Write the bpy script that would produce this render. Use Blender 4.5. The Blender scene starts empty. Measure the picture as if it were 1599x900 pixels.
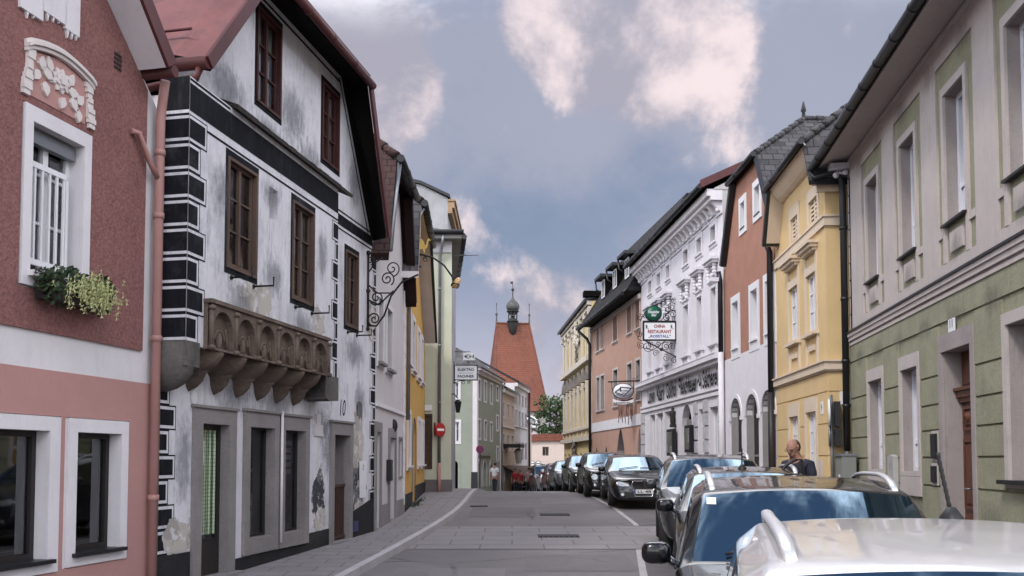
import bpy, bmesh, math, random
from mathutils import Vector, Matrix
from mathutils.geometry import tessellate_polygon
from mathutils.bvhtree import BVHTree
random.seed(7)
S = bpy.context.scene
COL = S.collection

# ------------------------------------------------------------------ camera
FPX = 1400.0; PITCH = math.radians(2.8); CX = 799.5; CY = 651.0; EYE = 1.98
cam_d = bpy.data.cameras.new('camera'); cam = bpy.data.objects.new('camera', cam_d); COL.objects.link(cam)
cam.location = (0, 0, EYE); cam.rotation_euler = (math.pi/2 + PITCH, 0, 0)
cam_d.sensor_fit = 'HORIZONTAL'; cam_d.sensor_width = 36.0; cam_d.lens = 36.0*FPX/1599.0
cam_d.shift_y = (CY-450.0)/1599.0; cam_d.clip_start = 0.05; cam_d.clip_end = 3000
S.camera = cam

def ray(x, y):
    a = (x-CX)/FPX; b = (CY-y)/FPX
    return Vector((a, math.cos(PITCH)-b*math.sin(PITCH), math.sin(PITCH)+b*math.cos(PITCH)))

# ------------------------------------------------------------------ sky and sun
SUN_AZ = math.radians(222); SUN_EL = math.radians(48)
W = bpy.data.worlds.new('World'); S.world = W; W.use_nodes = True
nt = W.node_tree; N = nt.nodes; LK = nt.links; N.clear()
def nd(t, **k):
    n = N.new(t)
    for a, b in k.items(): setattr(n, a, b)
    return n
def wmath(op, a, b=None, c=None, clamp=False):
    m = nd('ShaderNodeMath', operation=op); m.use_clamp = clamp
    for i, v in enumerate((a, b, c)):
        if v is None: continue
        if isinstance(v, (int, float)): m.inputs[i].default_value = v
        else: LK.new(v, m.inputs[i])
    return m.outputs[0]
def wsmooth(v, lo, hi):
    m = nd('ShaderNodeMapRange', interpolation_type='SMOOTHSTEP')
    LK.new(v, m.inputs[0]); m.inputs[1].default_value = lo; m.inputs[2].default_value = hi
    return m.outputs[0]
def wmix(f, a, b, bt='MIX'):
    m = nd('ShaderNodeMix', data_type='RGBA', blend_type=bt)
    if isinstance(f, (int, float)): m.inputs[0].default_value = f
    else: LK.new(f, m.inputs[0])
    for i, v in ((6, a), (7, b)):
        if isinstance(v, tuple): m.inputs[i].default_value = (*v, 1)
        else: LK.new(v, m.inputs[i])
    return m.outputs[2]
tc = nd('ShaderNodeTexCoord')
sky = nd('ShaderNodeTexSky', sky_type='NISHITA'); sky.sun_disc = False
sky.sun_elevation = SUN_EL; sky.sun_rotation = SUN_AZ
sky.air_density = 1.2; sky.dust_density = 1.0; sky.ozone_density = 2.0
sep = nd('ShaderNodeSeparateXYZ'); LK.new(tc.outputs['Generated'], sep.inputs[0])
dz = wmath('MAXIMUM', sep.outputs[2], 0.0)
den = wmath('ADD', dz, 0.22)
cmb = nd('ShaderNodeCombineXYZ')
LK.new(wmath('DIVIDE', sep.outputs[0], den), cmb.inputs[0])
LK.new(wmath('DIVIDE', sep.outputs[1], den), cmb.inputs[1])
cmb.inputs[2].default_value = 0.37
def wnoise(scale, detail, rough, vec=None, dist=0.0):
    n = nd('ShaderNodeTexNoise'); n.inputs['Scale'].default_value = scale
    n.inputs['Detail'].default_value = detail; n.inputs['Roughness'].default_value = rough
    n.inputs['Distortion'].default_value = dist
    LK.new(vec or cmb.outputs[0], n.inputs['Vector'])
    return n.outputs[0]
n_big = wnoise(1.9, 9, 0.64, dist=0.3)
n_det = wnoise(7.5, 12, 0.60, tc.outputs['Generated'], 0.12)
n_soft = wnoise(2.9, 8, 0.55, tc.outputs['Generated'], 0.1)
def bump(x, y, rad, soft, k):
    d = ray(x, y).normalized()
    v = nd('ShaderNodeVectorMath', operation='DOT_PRODUCT'); LK.new(tc.outputs['Generated'], v.inputs[0])
    v.inputs[1].default_value = d
    return wmath('MULTIPLY', wsmooth(v.outputs['Value'], math.cos(math.radians(rad+soft)), math.cos(math.radians(max(rad-soft, 0)))), k)
acc = None
for (x, y, r, s, k) in ((550, 70, 3.6, 3.3, .50), (590, 150, 2.6, 2.4, .40), (515, 10, 3.0, 2.8, .34), (560, 190, 2.0, 1.9, .22), (850, 10, 2.2, 2.1, .30), (890, 60, 2.4, 2.3, .30), (965, 115, 2.6, 2.5, .30), (940, 10, 3.6, 3.5, .20), (1030, 70, 3.8, 3.7, .16), (1090, 170, 2.6, 2.4, .14),
                        (850, 560, 4.2, 4.0, .30), (855, 480, 2.6, 2.5, .14), (1180, 40, 5, 4, .12), (1120, 10, 2, 2, .12)):
    b = bump(x, y, r, s, k)
    acc = b if acc is None else wmath('ADD', acc, b)
# which part of the dome is in front and low (the quiet blue-grey gap) and which is the broken cloud overhead and behind, out of view and brightened to light the facades
front = wmath('MULTIPLY', wsmooth(sep.outputs[1], 0.45, 0.8), wsmooth(dz, 0.62, 0.42))
m1 = wmath('ADD', wmath('MULTIPLY', wmath('SUBTRACT', n_det, 0.5), 1.7), acc)
m1 = wmath('MULTIPLY', wsmooth(m1, 0.15, 0.46), front)
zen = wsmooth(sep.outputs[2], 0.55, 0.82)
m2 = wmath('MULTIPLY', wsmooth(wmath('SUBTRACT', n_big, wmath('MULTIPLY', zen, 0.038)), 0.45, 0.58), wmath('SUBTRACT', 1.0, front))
clear = wmix(1.0, sky.outputs[0], (1.0, 1.0, 1.0), 'MULTIPLY')
grey = wmix(wsmooth(n_soft, 0.38, 0.62), (1.22, 1.50, 2.15), (1.95, 2.08, 2.65))          # thin high cloud over the blue
grey = wmix(wsmooth(dz, 0.26, 0.02), grey, (2.95, 2.75, 3.35))
veil_n = wnoise(5.5, 10, 0.58, tc.outputs['Generated'], 0.15)
veil = wmath('ADD', wmath('MULTIPLY', wmath('SUBTRACT', veil_n, 0.5), 1.6), wmath('MULTIPLY', wsmooth(dz, 0.14, 0.40), 0.56))
grey = wmix(wmath('MULTIPLY', wsmooth(veil, 0.10, 0.50), 0.85), grey, (2.12, 2.16, 2.66))      # soft lavender-grey cloud banks
base = wmix(wmath('MULTIPLY', front, 0.93), clear, grey)
lit = wmix(wsmooth(n_det, 0.42, 0.64), (2.2, 2.15, 2.6), (4.9, 4.2, 4.3))
base = wmix(m1, base, lit)
over = wmix(wsmooth(n_big, 0.5, 0.72), (17.0, 17.2, 18.4), (36.0, 34.6, 35.0))  # out-of-view cloud, set far brighter than the visible sky to light the facades
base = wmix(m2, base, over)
bg = nd('ShaderNodeBackground'); bg.inputs[1].default_value = 0.1
LK.new(base, bg.inputs[0])
wo = nd('ShaderNodeOutputWorld'); LK.new(bg.outputs[0], wo.inputs[0])

sl = bpy.data.lights.new('sun', 'SUN'); sl.energy = 1.15; sl.angle = math.radians(11); sl.color = (1.0, 0.95, 0.9)
so = bpy.data.objects.new('sun', sl); COL.objects.link(so)
sd = Vector((math.sin(SUN_AZ)*math.cos(SUN_EL), math.cos(SUN_AZ)*math.cos(SUN_EL), math.sin(SUN_EL)))
so.rotation_euler = (-sd).to_track_quat('-Z', 'Y').to_euler(); so.location = (0, 0, 30)
S.view_settings.view_transform = 'Standard'; S.view_settings.look = 'None'
S.view_settings.exposure = 0.95; S.view_settings.gamma = 1.0; S.view_settings.use_curve_mapping = False
S.render.engine = 'CYCLES'
S.cycles.use_denoising = True
S.cycles.max_bounces = 6; S.cycles.diffuse_bounces = 3; S.cycles.glossy_bounces = 3; S.cycles.transparent_max_bounces = 6
S.cycles.caustics_reflective = False; S.cycles.caustics_refractive = False

# ------------------------------------------------------------------ materials
MATS = {}
def mat(name, col, rough=0.85, metal=0.0, spec=0.35, var=0.12, vs=1.6, bump=0.0, bs=60.0, streak=0.0, dirt=(.18, .17, .17), coat=0.0,
        pattern=None, blotch=0.0, fine=0.0, emit=None, crack=0.0):
    """procedural surface: slow colour drift, vertical weather streaks, blotches, fine grain, bump, optional brick/tile pattern (in metres)"""
    if name in MATS: return MATS[name]
    m = bpy.data.materials.new(name); m.use_nodes = True
    t = m.node_tree; n = t.nodes; l = t.links
    p = n['Principled BSDF']
    p.inputs['Roughness'].default_value = rough; p.inputs['Metallic'].default_value = metal
    p.inputs['Specular IOR Level'].default_value = spec; p.inputs['Coat Weight'].default_value = coat
    p.inputs['Coat Roughness'].default_value = 0.03
    tcn = n.new('ShaderNodeTexCoord'); OB = tcn.outputs['Object']; UV = tcn.outputs['UV']
    def noise(scale, detail=6, vec=OB, r=0.6):
        q = n.new('ShaderNodeTexNoise'); q.inputs['Scale'].default_value = scale; q.inputs['Detail'].default_value = detail
        q.inputs['Roughness'].default_value = r; l.new(vec, q.inputs['Vector']); return q.outputs[0]
    def mapr(v, a, b, c=0.0, d=1.0):
        q = n.new('ShaderNodeMapRange'); l.new(v, q.inputs[0])
        for i, x in enumerate((a, b, c, d)): q.inputs[i+1].default_value = x
        return q.outputs[0]
    def mix(f, a, b, bt='MIX'):
        q = n.new('ShaderNodeMix'); q.data_type = 'RGBA'; q.blend_type = bt
        if isinstance(f, float): q.inputs[0].default_value = f
        else: l.new(f, q.inputs[0])
        for i, v in ((6, a), (7, b)):
            if isinstance(v, tuple): q.inputs[i].default_value = (*v, 1)
            else: l.new(v, q.inputs[i])
        return q.outputs[2]
    lo = tuple(c*(1-var) for c in col); hi = tuple(min(c*(1+var), 1) for c in col)
    c = mix(mapr(noise(vs), .3, .7), lo, hi)
    h = None
    if pattern:
        kind, bw, bh, mort, c2, mcol = pattern
        b = n.new('ShaderNodeTexBrick'); l.new(UV, b.inputs['Vector'])
        b.inputs['Scale'].default_value = 1.0; b.inputs['Brick Width'].default_value = bw; b.inputs['Row Height'].default_value = bh
        b.inputs['Mortar Size'].default_value = mort; b.inputs['Mortar Smooth'].default_value = 0.3
        b.inputs['Bias'].default_value = 0.0
        b.inputs['Color1'].default_value = (0, 0, 0, 1); b.inputs['Color2'].default_value = (1, 1, 1, 1); b.inputs['Mortar'].default_value = (.5, .5, .5, 1)
        c = mix(b.outputs['Color'], c, mix(0.65, c, c2)) if c2 else c
        c = mix(b.outputs['Fac'], c, mcol)
        h = mapr(b.outputs['Fac'], 0, 1, 1, 0)
    if streak > 0:
        mp = n.new('ShaderNodeMapping'); mp.inputs['Scale'].default_value = (3.2, 3.2, 0.45); l.new(OB, mp.inputs[0])
        s1 = noise(2.2, 8, mp.outputs[0], .7)
        mp2 = n.new('ShaderNodeMapping'); mp2.inputs['Scale'].default_value = (14, 14, 2.6); l.new(OB, mp2.inputs[0])
        s2 = noise(1.7, 6, mp2.outputs[0], .7)
        mm = n.new('ShaderNodeMath'); mm.operation = 'MULTIPLY'; l.new(mapr(s1, .48, .75), mm.inputs[0]); l.new(mapr(s2, .42, .68), mm.inputs[1])
        m2 = n.new('ShaderNodeMath'); m2.operation = 'MULTIPLY'; m2.use_clamp = True; l.new(mm.outputs[0], m2.inputs[0]); m2.inputs[1].default_value = streak*2.2
        c = mix(m2.outputs[0], c, dirt)
    if blotch > 0:
        bb = n.new('ShaderNodeMath'); bb.operation = 'MULTIPLY'; l.new(mapr(noise(.9, 9, OB, .68), .55, .64), bb.inputs[0]); bb.inputs[1].default_value = blotch
        c = mix(bb.outputs[0], c, dirt)
    if crack > 0:
        vd = n.new('ShaderNodeTexVoronoi'); vd.feature = 'DISTANCE_TO_EDGE'; vd.inputs['Scale'].default_value = .42
        wv = n.new('ShaderNodeMix'); wv.data_type = 'VECTOR'; wv.inputs[0].default_value = .22
        nw = n.new('ShaderNodeTexNoise'); nw.inputs['Scale'].default_value = 1.6; nw.inputs['Detail'].default_value = 8; l.new(OB, nw.inputs['Vector'])
        l.new(OB, wv.inputs[4]); l.new(nw.outputs[1], wv.inputs[5]); l.new(wv.outputs[1], vd.inputs['Vector'])
        cm_ = n.new('ShaderNodeMath'); cm_.operation = 'MULTIPLY'; l.new(mapr(vd.outputs['Distance'], .004, .016, 1, 0), cm_.inputs[0]); l.new(mapr(noise(.7, 4), .45, .6, 0, crack), cm_.inputs[1])
        c = mix(cm_.outputs[0], c, tuple(q*.35 for q in col))
        pt = mapr(noise(.33, 2, OB, .4), .52, .535, 0, .22); c = mix(pt, c, tuple(q*.70 for q in col))
    if fine > 0:
        c = mix(mapr(noise(bs*.8, 3), .25, .75, 0, 1), mix(1.0, c, (1-fine,)*3, 'MULTIPLY'), c)
    l.new(c, p.inputs['Base Color'])
    if bump > 0 or h is not None:
        bn = n.new('ShaderNodeBump'); bn.inputs['Strength'].default_value = max(bump, .35 if h is not None else 0); bn.inputs['Distance'].default_value = 0.02
        nz = noise(bs, 5)
        if h is not None:
            ad = n.new('ShaderNodeMath'); ad.operation = 'MULTIPLY_ADD'; l.new(nz, ad.inputs[0]); ad.inputs[1].default_value = .35; l.new(h, ad.inputs[2]); nz = ad.outputs[0]
        l.new(nz, bn.inputs['Height']); l.new(bn.outputs[0], p.inputs['Normal'])
    if emit:
        p.inputs['Emission Color'].default_value = (*emit[0], 1); p.inputs['Emission Strength'].default_value = emit[1]
    MATS[name] = m
    return m
def glass_mat(name, tint=(.02, .022, .025), see=0.55):
    if name in MATS: return MATS[name]
    m = bpy.data.materials.new(name); m.use_nodes = True; t = m.node_tree; n = t.nodes; l = t.links
    n.remove(n['Principled BSDF'])
    tcn = n.new('ShaderNodeTexCoord'); nz = n.new('ShaderNodeTexNoise'); nz.inputs['Scale'].default_value = 1.3; l.new(tcn.outputs['Object'], nz.inputs['Vector'])
    bn = n.new('ShaderNodeBump'); bn.inputs['Strength'].default_value = .06; bn.inputs['Distance'].default_value = .03; l.new(nz.outputs[0], bn.inputs['Height'])
    tr = n.new('ShaderNodeBsdfTransparent'); tr.inputs[0].default_value = (.8, .82, .82, 1)
    gl = n.new('ShaderNodeBsdfGlossy'); gl.inputs['Roughness'].default_value = .03; gl.inputs['Color'].default_value = (.92, .95, 1, 1); l.new(bn.outputs[0], gl.inputs['Normal'])
    fr = n.new('ShaderNodeFresnel'); fr.inputs[0].default_value = 1.75; l.new(bn.outputs[0], fr.inputs['Normal'])
    mr = n.new('ShaderNodeMapRange'); l.new(fr.outputs[0], mr.inputs[0]); mr.inputs[1].default_value = 0.0; mr.inputs[2].default_value = 1.0; mr.inputs[3].default_value = .04+.25*(1-see)*.3; mr.inputs[4].default_value = 1
    mx = n.new('ShaderNodeMixShader'); l.new(mr.outputs[0], mx.inputs[0]); l.new(tr.outputs[0], mx.inputs[1]); l.new(gl.outputs[0], mx.inputs[2])
    l.new(mx.outputs[0], n['Material Output'].inputs[0])
    MATS[name] = m; return m

# ------------------------------------------------------------------ object helpers
def tag(o, label=None, cat=None, group=None, kind=None):
    if label: o['label'] = label
    if cat: o['category'] = cat
    if group: o['group'] = group
    if kind: o['kind'] = kind
    return o
def empty(name, loc, label, cat, group=None, rz=0.0):
    o = bpy.data.objects.new(name, None); COL.objects.link(o); o.location = loc; o.rotation_euler = (0, 0, rz)
    o.empty_display_size = .2
    return tag(o, label, cat, group)
def root_of(o):
    while o.parent: o = o.parent
    return o
def finish_uv(me):
    uv = me.uv_layers.new(name='UVMap').data
    for p in me.polygons:
        nn = p.normal
        t = Vector((1, 0, 0)) if abs(nn.z) > .97 else Vector((-nn.y, nn.x, 0)).normalized()
        s = nn.cross(t)
        for li in p.loop_indices:
            co = me.vertices[me.loops[li].vertex_index].co
            uv[li].uv = (co.dot(t), co.dot(s))
class MB:
    """collects world-space geometry and links it as one mesh object"""
    def __init__(s): s.v = []; s.f = []; s.m = []; s.sm = []
    def poly(s, pts, mi=0, smooth=False):
        b = len(s.v); s.v += [Vector(p) for p in pts]; s.f.append(tuple(range(b, b+len(pts)))); s.m.append(mi); s.sm.append(smooth)
    def hexa(s, c, mi=0):                      # eight corners: bottom ring then top ring
        b = len(s.v); s.v += [Vector(p) for p in c]
        for q in ((0, 3, 2, 1), (4, 5, 6, 7), (0, 1, 5, 4), (1, 2, 6, 5), (2, 3, 7, 6), (3, 0, 4, 7)):
            s.f.append(tuple(b+i for i in q)); s.m.append(mi); s.sm.append(False)
    def box(s, F, u0, u1, v0, v1, o0, o1, mi=0):
        u0, u1 = min(u0, u1), max(u0, u1); v0, v1 = min(v0, v1), max(v0, v1)
        s.hexa([F.P(u0, v0, o0), F.P(u1, v0, o0), F.P(u1, v0, o1), F.P(u0, v0, o1), F.P(u0, v1, o0), F.P(u1, v1, o0), F.P(u1, v1, o1), F.P(u0, v1, o1)], mi)
    def cube(s, x0, x1, y0, y1, z0, z1, mi=0):
        s.hexa([(x0, y0, z0), (x1, y0, z0), (x1, y1, z0), (x0, y1, z0), (x0, y0, z1), (x1, y0, z1), (x1, y1, z1), (x0, y1, z1)], mi)
    def prism(s, F, uv, o0, o1, mi=0, cap=True):
        n = len(uv); b = len(s.v)
        s.v += [F.P(u, v, o0) for u, v in uv] + [F.P(u, v, o1) for u, v in uv]
        for i in range(n):
            j = (i+1) % n; s.f.append((b+i, b+j, b+n+j, b+n+i)); s.m.append(mi); s.sm.append(False)
        if cap:
            tr = tessellate_polygon([[Vector((u, v, 0)) for u, v in uv]])
            for t3 in tr:
                s.f.append(tuple(b+i for i in t3)); s.f.append(tuple(b+n+i for i in t3)); s.m += [mi, mi]; s.sm += [False, False]
    def tube(s, pts, r, n=8, mi=0, flat=1.0, up=None, close=True):
        pts = [Vector(p) for p in pts]; rr = r if isinstance(r, (list, tuple)) else [r]*len(pts)
        rings = []; prev = None
        for i, p in enumerate(pts):
            d = (pts[min(i+1, len(pts)-1)]-pts[max(i-1, 0)])
            if d.length < 1e-9: d = Vector((0, 0, 1))
            d.normalize()
            ref = prev if prev is not None else (Vector(up) if up else (Vector((0, 0, 1)) if abs(d.z) < .9 else Vector((1, 0, 0))))
            a = ref - d*ref.dot(d)
            if a.length < 1e-6: a = d.orthogonal()
            a.normalize(); prev = a; bb = d.cross(a)
            b0 = len(s.v)
            for k in range(n):
                t = 2*math.pi*k/n; s.v.append(p + (a*math.cos(t)*flat + bb*math.sin(t))*rr[i])
            rings.append(b0)
        for q in range(len(rings)-1):
            for k in range(n):
                k2 = (k+1) % n; s.f.append((rings[q]+k, rings[q]+k2, rings[q+1]+k2, rings[q+1]+k)); s.m.append(mi); s.sm.append(True)
        if close:
            s.f.append(tuple(rings[0]+k for k in reversed(range(n)))); s.f.append(tuple(rings[-1]+k for k in range(n))); s.m += [mi, mi]; s.sm += [False, False]
    def lathe(s, c, prof, n=16, mi=0, ax=None, ay=None, az=None, arc=(0, 2*math.pi)):
        ax = ax or Vector((1, 0, 0)); ay = ay or Vector((0, 1, 0)); az = az or Vector((0, 0, 1)); c = Vector(c)
        full = abs(arc[1]-arc[0]-2*math.pi) < 1e-6; m = n if full else n+1; rings = []
        for r, h in prof:
            b0 = len(s.v); rings.append(b0)
            for k in range(m):
                t = arc[0]+(arc[1]-arc[0])*k/n; s.v.append(c + ax*(r*math.cos(t)) + ay*(r*math.sin(t)) + az*h)
        for q in range(len(rings)-1):
            for k in range(n):
                k2 = (k+1) % m; s.f.append((rings[q]+k, rings[q]+k2, rings[q+1]+k2, rings[q+1]+k)); s.m.append(mi); s.sm.append(True)
    def sball(s, c, rx, ry, rz, e=.55, n=12, mi=0):
        b0 = len(s.v); s.ball((0, 0, 0), 1, 1, 1, n, mi); c = Vector(c)
        for i in range(b0, len(s.v)):
            q = s.v[i]; f = [math.copysign(abs(k)**e, k) for k in q]; s.v[i] = c+Vector((f[0]*rx, f[1]*ry, f[2]*rz))
    def ball(s, c, rx, ry=None, rz=None, n=10, mi=0):
        ry = ry or rx; rz = rz or rx
        prof = [(math.sin(math.pi*i/n), -math.cos(math.pi*i/n)) for i in range(n+1)]
        s.lathe(c, prof, n+2, mi, Vector((rx, 0, 0)), Vector((0, ry, 0)), Vector((0, 0, rz)))
    def disc(s, c, ax, ay, r, ry=None, n=24, mi=0):
        c = Vector(c); ry = ry or r
        s.poly([c + ax*(r*math.cos(2*math.pi*k/n)) + ay*(ry*math.sin(2*math.pi*k/n)) for k in range(n)], mi)
    def spiral(s, c, ax, ay, r0, r1, a0, turns, rad, n=26, k=6):
        c = Vector(c)
        s.tube([c + (ax*math.cos(a0+2*math.pi*turns*i/n) + ay*math.sin(a0+2*math.pi*turns*i/n))*(r0+(r1-r0)*i/n) for i in range(n+1)], rad, k)
    def text(s, string, c, ax, ay, h, w=None, thick=0.006, bold=0.0, mi=0, shear=0.0, align='CENTER'):
        """flat raised lettering centred on c; ax runs along the line, ay upwards, h = cap height"""
        cu = bpy.data.curves.new('lettering', 'FONT'); cu.body = string; cu.align_x = 'CENTER'; cu.align_y = 'CENTER'; cu.size = 1.0; cu.offset = bold; cu.shear = shear
        cu.extrude = 0.0; cu.resolution_u = 3
        ob = bpy.data.objects.new('lettering', cu); COL.objects.link(ob)
        dg = bpy.context.evaluated_depsgraph_get(); me = bpy.data.meshes.new_from_object(ob.evaluated_get(dg))
        xs = [v.co.x for v in me.vertices]; ys = [v.co.y for v in me.vertices]
        x0, x1, y0, y1 = min(xs), max(xs), min(ys), max(ys)
        ky = h/max(y1-y0, 1e-6); kx = (w/max(x1-x0, 1e-6)) if w else ky
        c = Vector(c); az = ax.cross(ay); b0 = len(s.v)
        for v in me.vertices: s.v.append(c + ax*((v.co.x-(x0+x1)/2)*kx) + ay*((v.co.y-(y0+y1)/2)*ky) + az*thick)
        for p in me.polygons: s.f.append(tuple(b0+i for i in p.vertices)); s.m.append(mi); s.sm.append(False)
        bpy.data.objects.remove(ob); bpy.data.curves.remove(cu); bpy.data.meshes.remove(me)
    def build(s, name, mats, parent=None, weld=False, recalc=True):
        if not isinstance(mats, (list, tuple)): mats = [mats]
        off = root_of(parent).location if parent else Vector((0, 0, 0))
        inv = Matrix.Rotation(-root_of(parent).rotation_euler.z, 3, 'Z') if parent and parent.rotation_euler.z else None
        me = bpy.data.meshes.new(name)
        vs = [(v-off) for v in s.v]
        if inv: vs = [inv @ v for v in vs]
        me.from_pydata(vs, [], s.f)
        for mm in mats: me.materials.append(mm)
        me.polygons.foreach_set('material_index', s.m); me.polygons.foreach_set('use_smooth', s.sm)
        if recalc:
            bm = bmesh.new(); bm.from_mesh(me)
            if weld: bmesh.ops.remove_doubles(bm, verts=bm.verts, dist=1e-4)
            bmesh.ops.recalc_face_normals(bm, faces=bm.faces); bm.to_mesh(me); bm.free()
        me.update(); finish_uv(me)
        o = bpy.data.objects.new(name, me); COL.objects.link(o)
        if parent: o.parent = parent
        return o

class Fac:
    """a facade: a vertical plane; u runs along it (away from the camera), v is height, out is towards the street"""
    def __init__(s, vp, x, depth, side):
        t = (vp-CX)/FPX*math.cos(PITCH); n = math.hypot(t, 1); s.d = Vector((t/n, 1/n, 0)); s.side = side
        r = ray(x, 719.5); k = depth/r.y; s.p = Vector((r.x*k, depth, 0))
        s.n = Vector((s.d.y, -s.d.x, 0)) if side == 'L' else Vector((-s.d.y, s.d.x, 0))
        s.up = Vector((0, 0, 1)); s.tx = s.d if side == 'L' else -s.d      # reading direction as seen from the street
    def P(s, u, v, out=0.0): return s.p + s.d*u + s.n*out + Vector((0, 0, v))
    def uv(s, x, y, out=0.0):
        r = ray(x, y); p = s.p + s.n*out
        A, B, C, D = s.d.x, -r.x, s.d.y, -r.y; dd = A*D-B*C
        u = (-p.x*D + B*p.y)/dd; k = (-A*p.y + C*p.x)/dd
        return u, EYE + k*r.z
    def R(s, x0, yt, yb, x1, out=0.0):         # a rectangle read off its edge at x0 (top yt, bottom yb) and its other edge at x1
        u0, vt = s.uv(x0, yt, out); _, vb = s.uv(x0, yb, out); u1, _ = s.uv(x1, yt, out)
        return (min(u0, u1), max(u0, u1), vb, vt)
    def Y(s, u): return (s.p + s.d*u).y
def zg(y):
    """height of the street along its length: up to the crest, then down"""
    if y < 28: return .0262*y
    z = .0262*28
    if y < 40: q = y-28; return z + .0262*q - .5*(.0262+.047)/12*q*q
    z += .0262*12 - .5*(.0262+.047)*12
    if y < 66: return z - .047*(y-40)
    z -= .047*26
    q = min(y-66, 20); return z - .047*q + .5*.047/20*q*q

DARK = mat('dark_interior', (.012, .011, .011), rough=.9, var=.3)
def rect(u0, u1, v0, v1): return [(u0, v0), (u1, v0), (u1, v1), (u0, v1)]
def arch(u0, u1, v0, v1, rise=None, n=10, point=0.0):
    """an arched opening; v1 is the crown"""
    w = (u1-u0)/2; rise = rise or w; c = (u0+u1)/2; out = [(u0, v0), (u1, v0)]
    for i in range(n+1):
        t = math.pi*i/n; x = math.cos(t); yv = math.sin(t)
        if point: yv = (1-abs(x)**(1.55))
        out.append((c+w*x, v1-rise+rise*yv))
    return out
def wall(F, root, outline, holes, m_wall, m_rev=None, depth=.28, name='wall', out=0.0, back=DARK):
    """a facade with real openings: front sheet, reveals and a dark room behind each opening"""
    b = MB(); loops = [outline]+holes
    vl = [[Vector((u, v, 0)) for u, v in lp] for lp in loops]; flat = [q for lp in loops for q in lp]
    for t in tessellate_polygon(vl): b.poly([F.P(*flat[i], out) for i in t])
    for h in holes:
        n = len(h)
        for i in range(n):
            j = (i+1) % n; b.poly([F.P(*h[i], out), F.P(*h[j], out), F.P(*h[j], out-depth), F.P(*h[i], out-depth)], 1)
            b.poly([F.P(*h[i], out-depth), F.P(*h[j], out-depth), F.P(*h[j], out-depth-.5), F.P(*h[i], out-depth-.5)], 2)
        for t in tessellate_polygon([[Vector((u, v, 0)) for u, v in h]]): b.poly([F.P(*h[i], out-depth-.5) for i in t], 2)
    return b.build(name, [m_wall, m_rev or m_wall, back], root, recalc=False)
def side_walls(F, root, u0, u1, v0, v1, deep, m, out=0.0, name='side_wall'):
    b = MB(); A = F.P
    for u in (u0, u1): b.poly([A(u, v0, out), A(u, v0, -deep), A(u, v1, -deep), A(u, v1, out)])
    b.poly([A(u0, v0, -deep), A(u1, v0, -deep), A(u1, v1, -deep), A(u0, v1, -deep)])
    return b.build(name, m, root, recalc=False)
def frame_ring(b, F, u0, u1, v0, v1, w, o0, o1, wt=None, wb=None, mi=0):
    wt = w if wt is None else wt; wb = w if wb is None else wb
    b.box(F, u0, u0+w, v0, v1, o0, o1, mi); b.box(F, u1-w, u1, v0, v1, o0, o1, mi)
    b.box(F, u0+w, u1-w, v1-wt, v1, o0, o1, mi)
    if wb > 0: b.box(F, u0+w, u1-w, v0, v0+wb, o0, o1, mi)
GL = glass_mat('window_glass')
GLC = glass_mat('clear_glass', see=.8)
def window(F, root, r, m_frame, cols=2, rows=(1,), rec=.14, fw=.06, bar=.03, out=0.0, glass=None, curtain=None, mull=.07, name='window', cfull=1.0, cd=.13):
    """casement in an opening r=(u0,u1,v0,v1): outer frame, mullions, glazing bars; panes and curtain are its own children.
    rows = relative heights from the bottom"""
    u0, u1, v0, v1 = r; o = out-rec; b = MB(); e = .004
    frame_ring(b, F, u0+e, u1-e, v0+e, v1-e, fw, o-.06, o)
    iu0, iu1, iv0, iv1 = u0+fw, u1-fw, v0+fw, v1-fw; cw = (iu1-iu0)/cols
    for c in range(1, cols): b.box(F, iu0+cw*c-mull/2, iu0+cw*c+mull/2, iv0+e, iv1-e, o-.055, o+.008)
    tot = float(sum(rows)); acc_ = 0
    for q in rows[:-1]:
        acc_ += q; vv = iv0+(iv1-iv0)*acc_/tot
        for c in range(cols): b.box(F, iu0+cw*c+(mull/2 if c else 0)+.002, iu0+cw*(c+1)-(mull/2 if c < cols-1 else 0)-.002, vv-bar/2, vv+bar/2, o-.05, o-.008)
    w = b.build(name, m_frame, root, recalc=True)
    g = MB(); g.poly([F.P(u, v, o-.035) for u, v in rect(iu0-.01, iu1+.01, iv0-.01, iv1+.01)]); g.build('pane', glass or GL, w, recalc=False)
    if curtain:
        k = MB(); n = 28; lim = iv1-(iv1-iv0)*cfull
        pts = [(iu0+(iu1-iu0)*i/n, o-cd-.025*math.sin(i*2.1)-.012*math.sin(i*.9)) for i in range(n+1)]
        for (a, oa), (c_, oc) in zip(pts, pts[1:]): k.poly([F.P(a, lim, oa), F.P(c_, lim, oc), F.P(c_, iv1+.02, oc), F.P(a, iv1+.02, oa)], 0, True)
        k.build('curtain', curtain, w, recalc=False, weld=False)
    return w
def trim(F, root, r, w, m, o=.03, name='surround', wt=None, wb=None, out=0.0):
    b = MB(); u0, u1, v0, v1 = r; wt = w if wt is None else wt; wb = w if wb is None else wb
    frame_ring(b, F, u0-w, u1+w, v0-wb, v1+wt, w, out+.002, out+o, wt, wb); return b.build(name, m, root)
def sill(F, root, r, m, proj=.12, th=.04, ext=.06, out=0.0, drop=0.0):
    b = MB(); b.box(F, r[0]-ext, r[1]+ext, r[2]-th-drop, r[2]+.004-drop, out-.12, out+proj); return b.build('sill', m, root)
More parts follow.
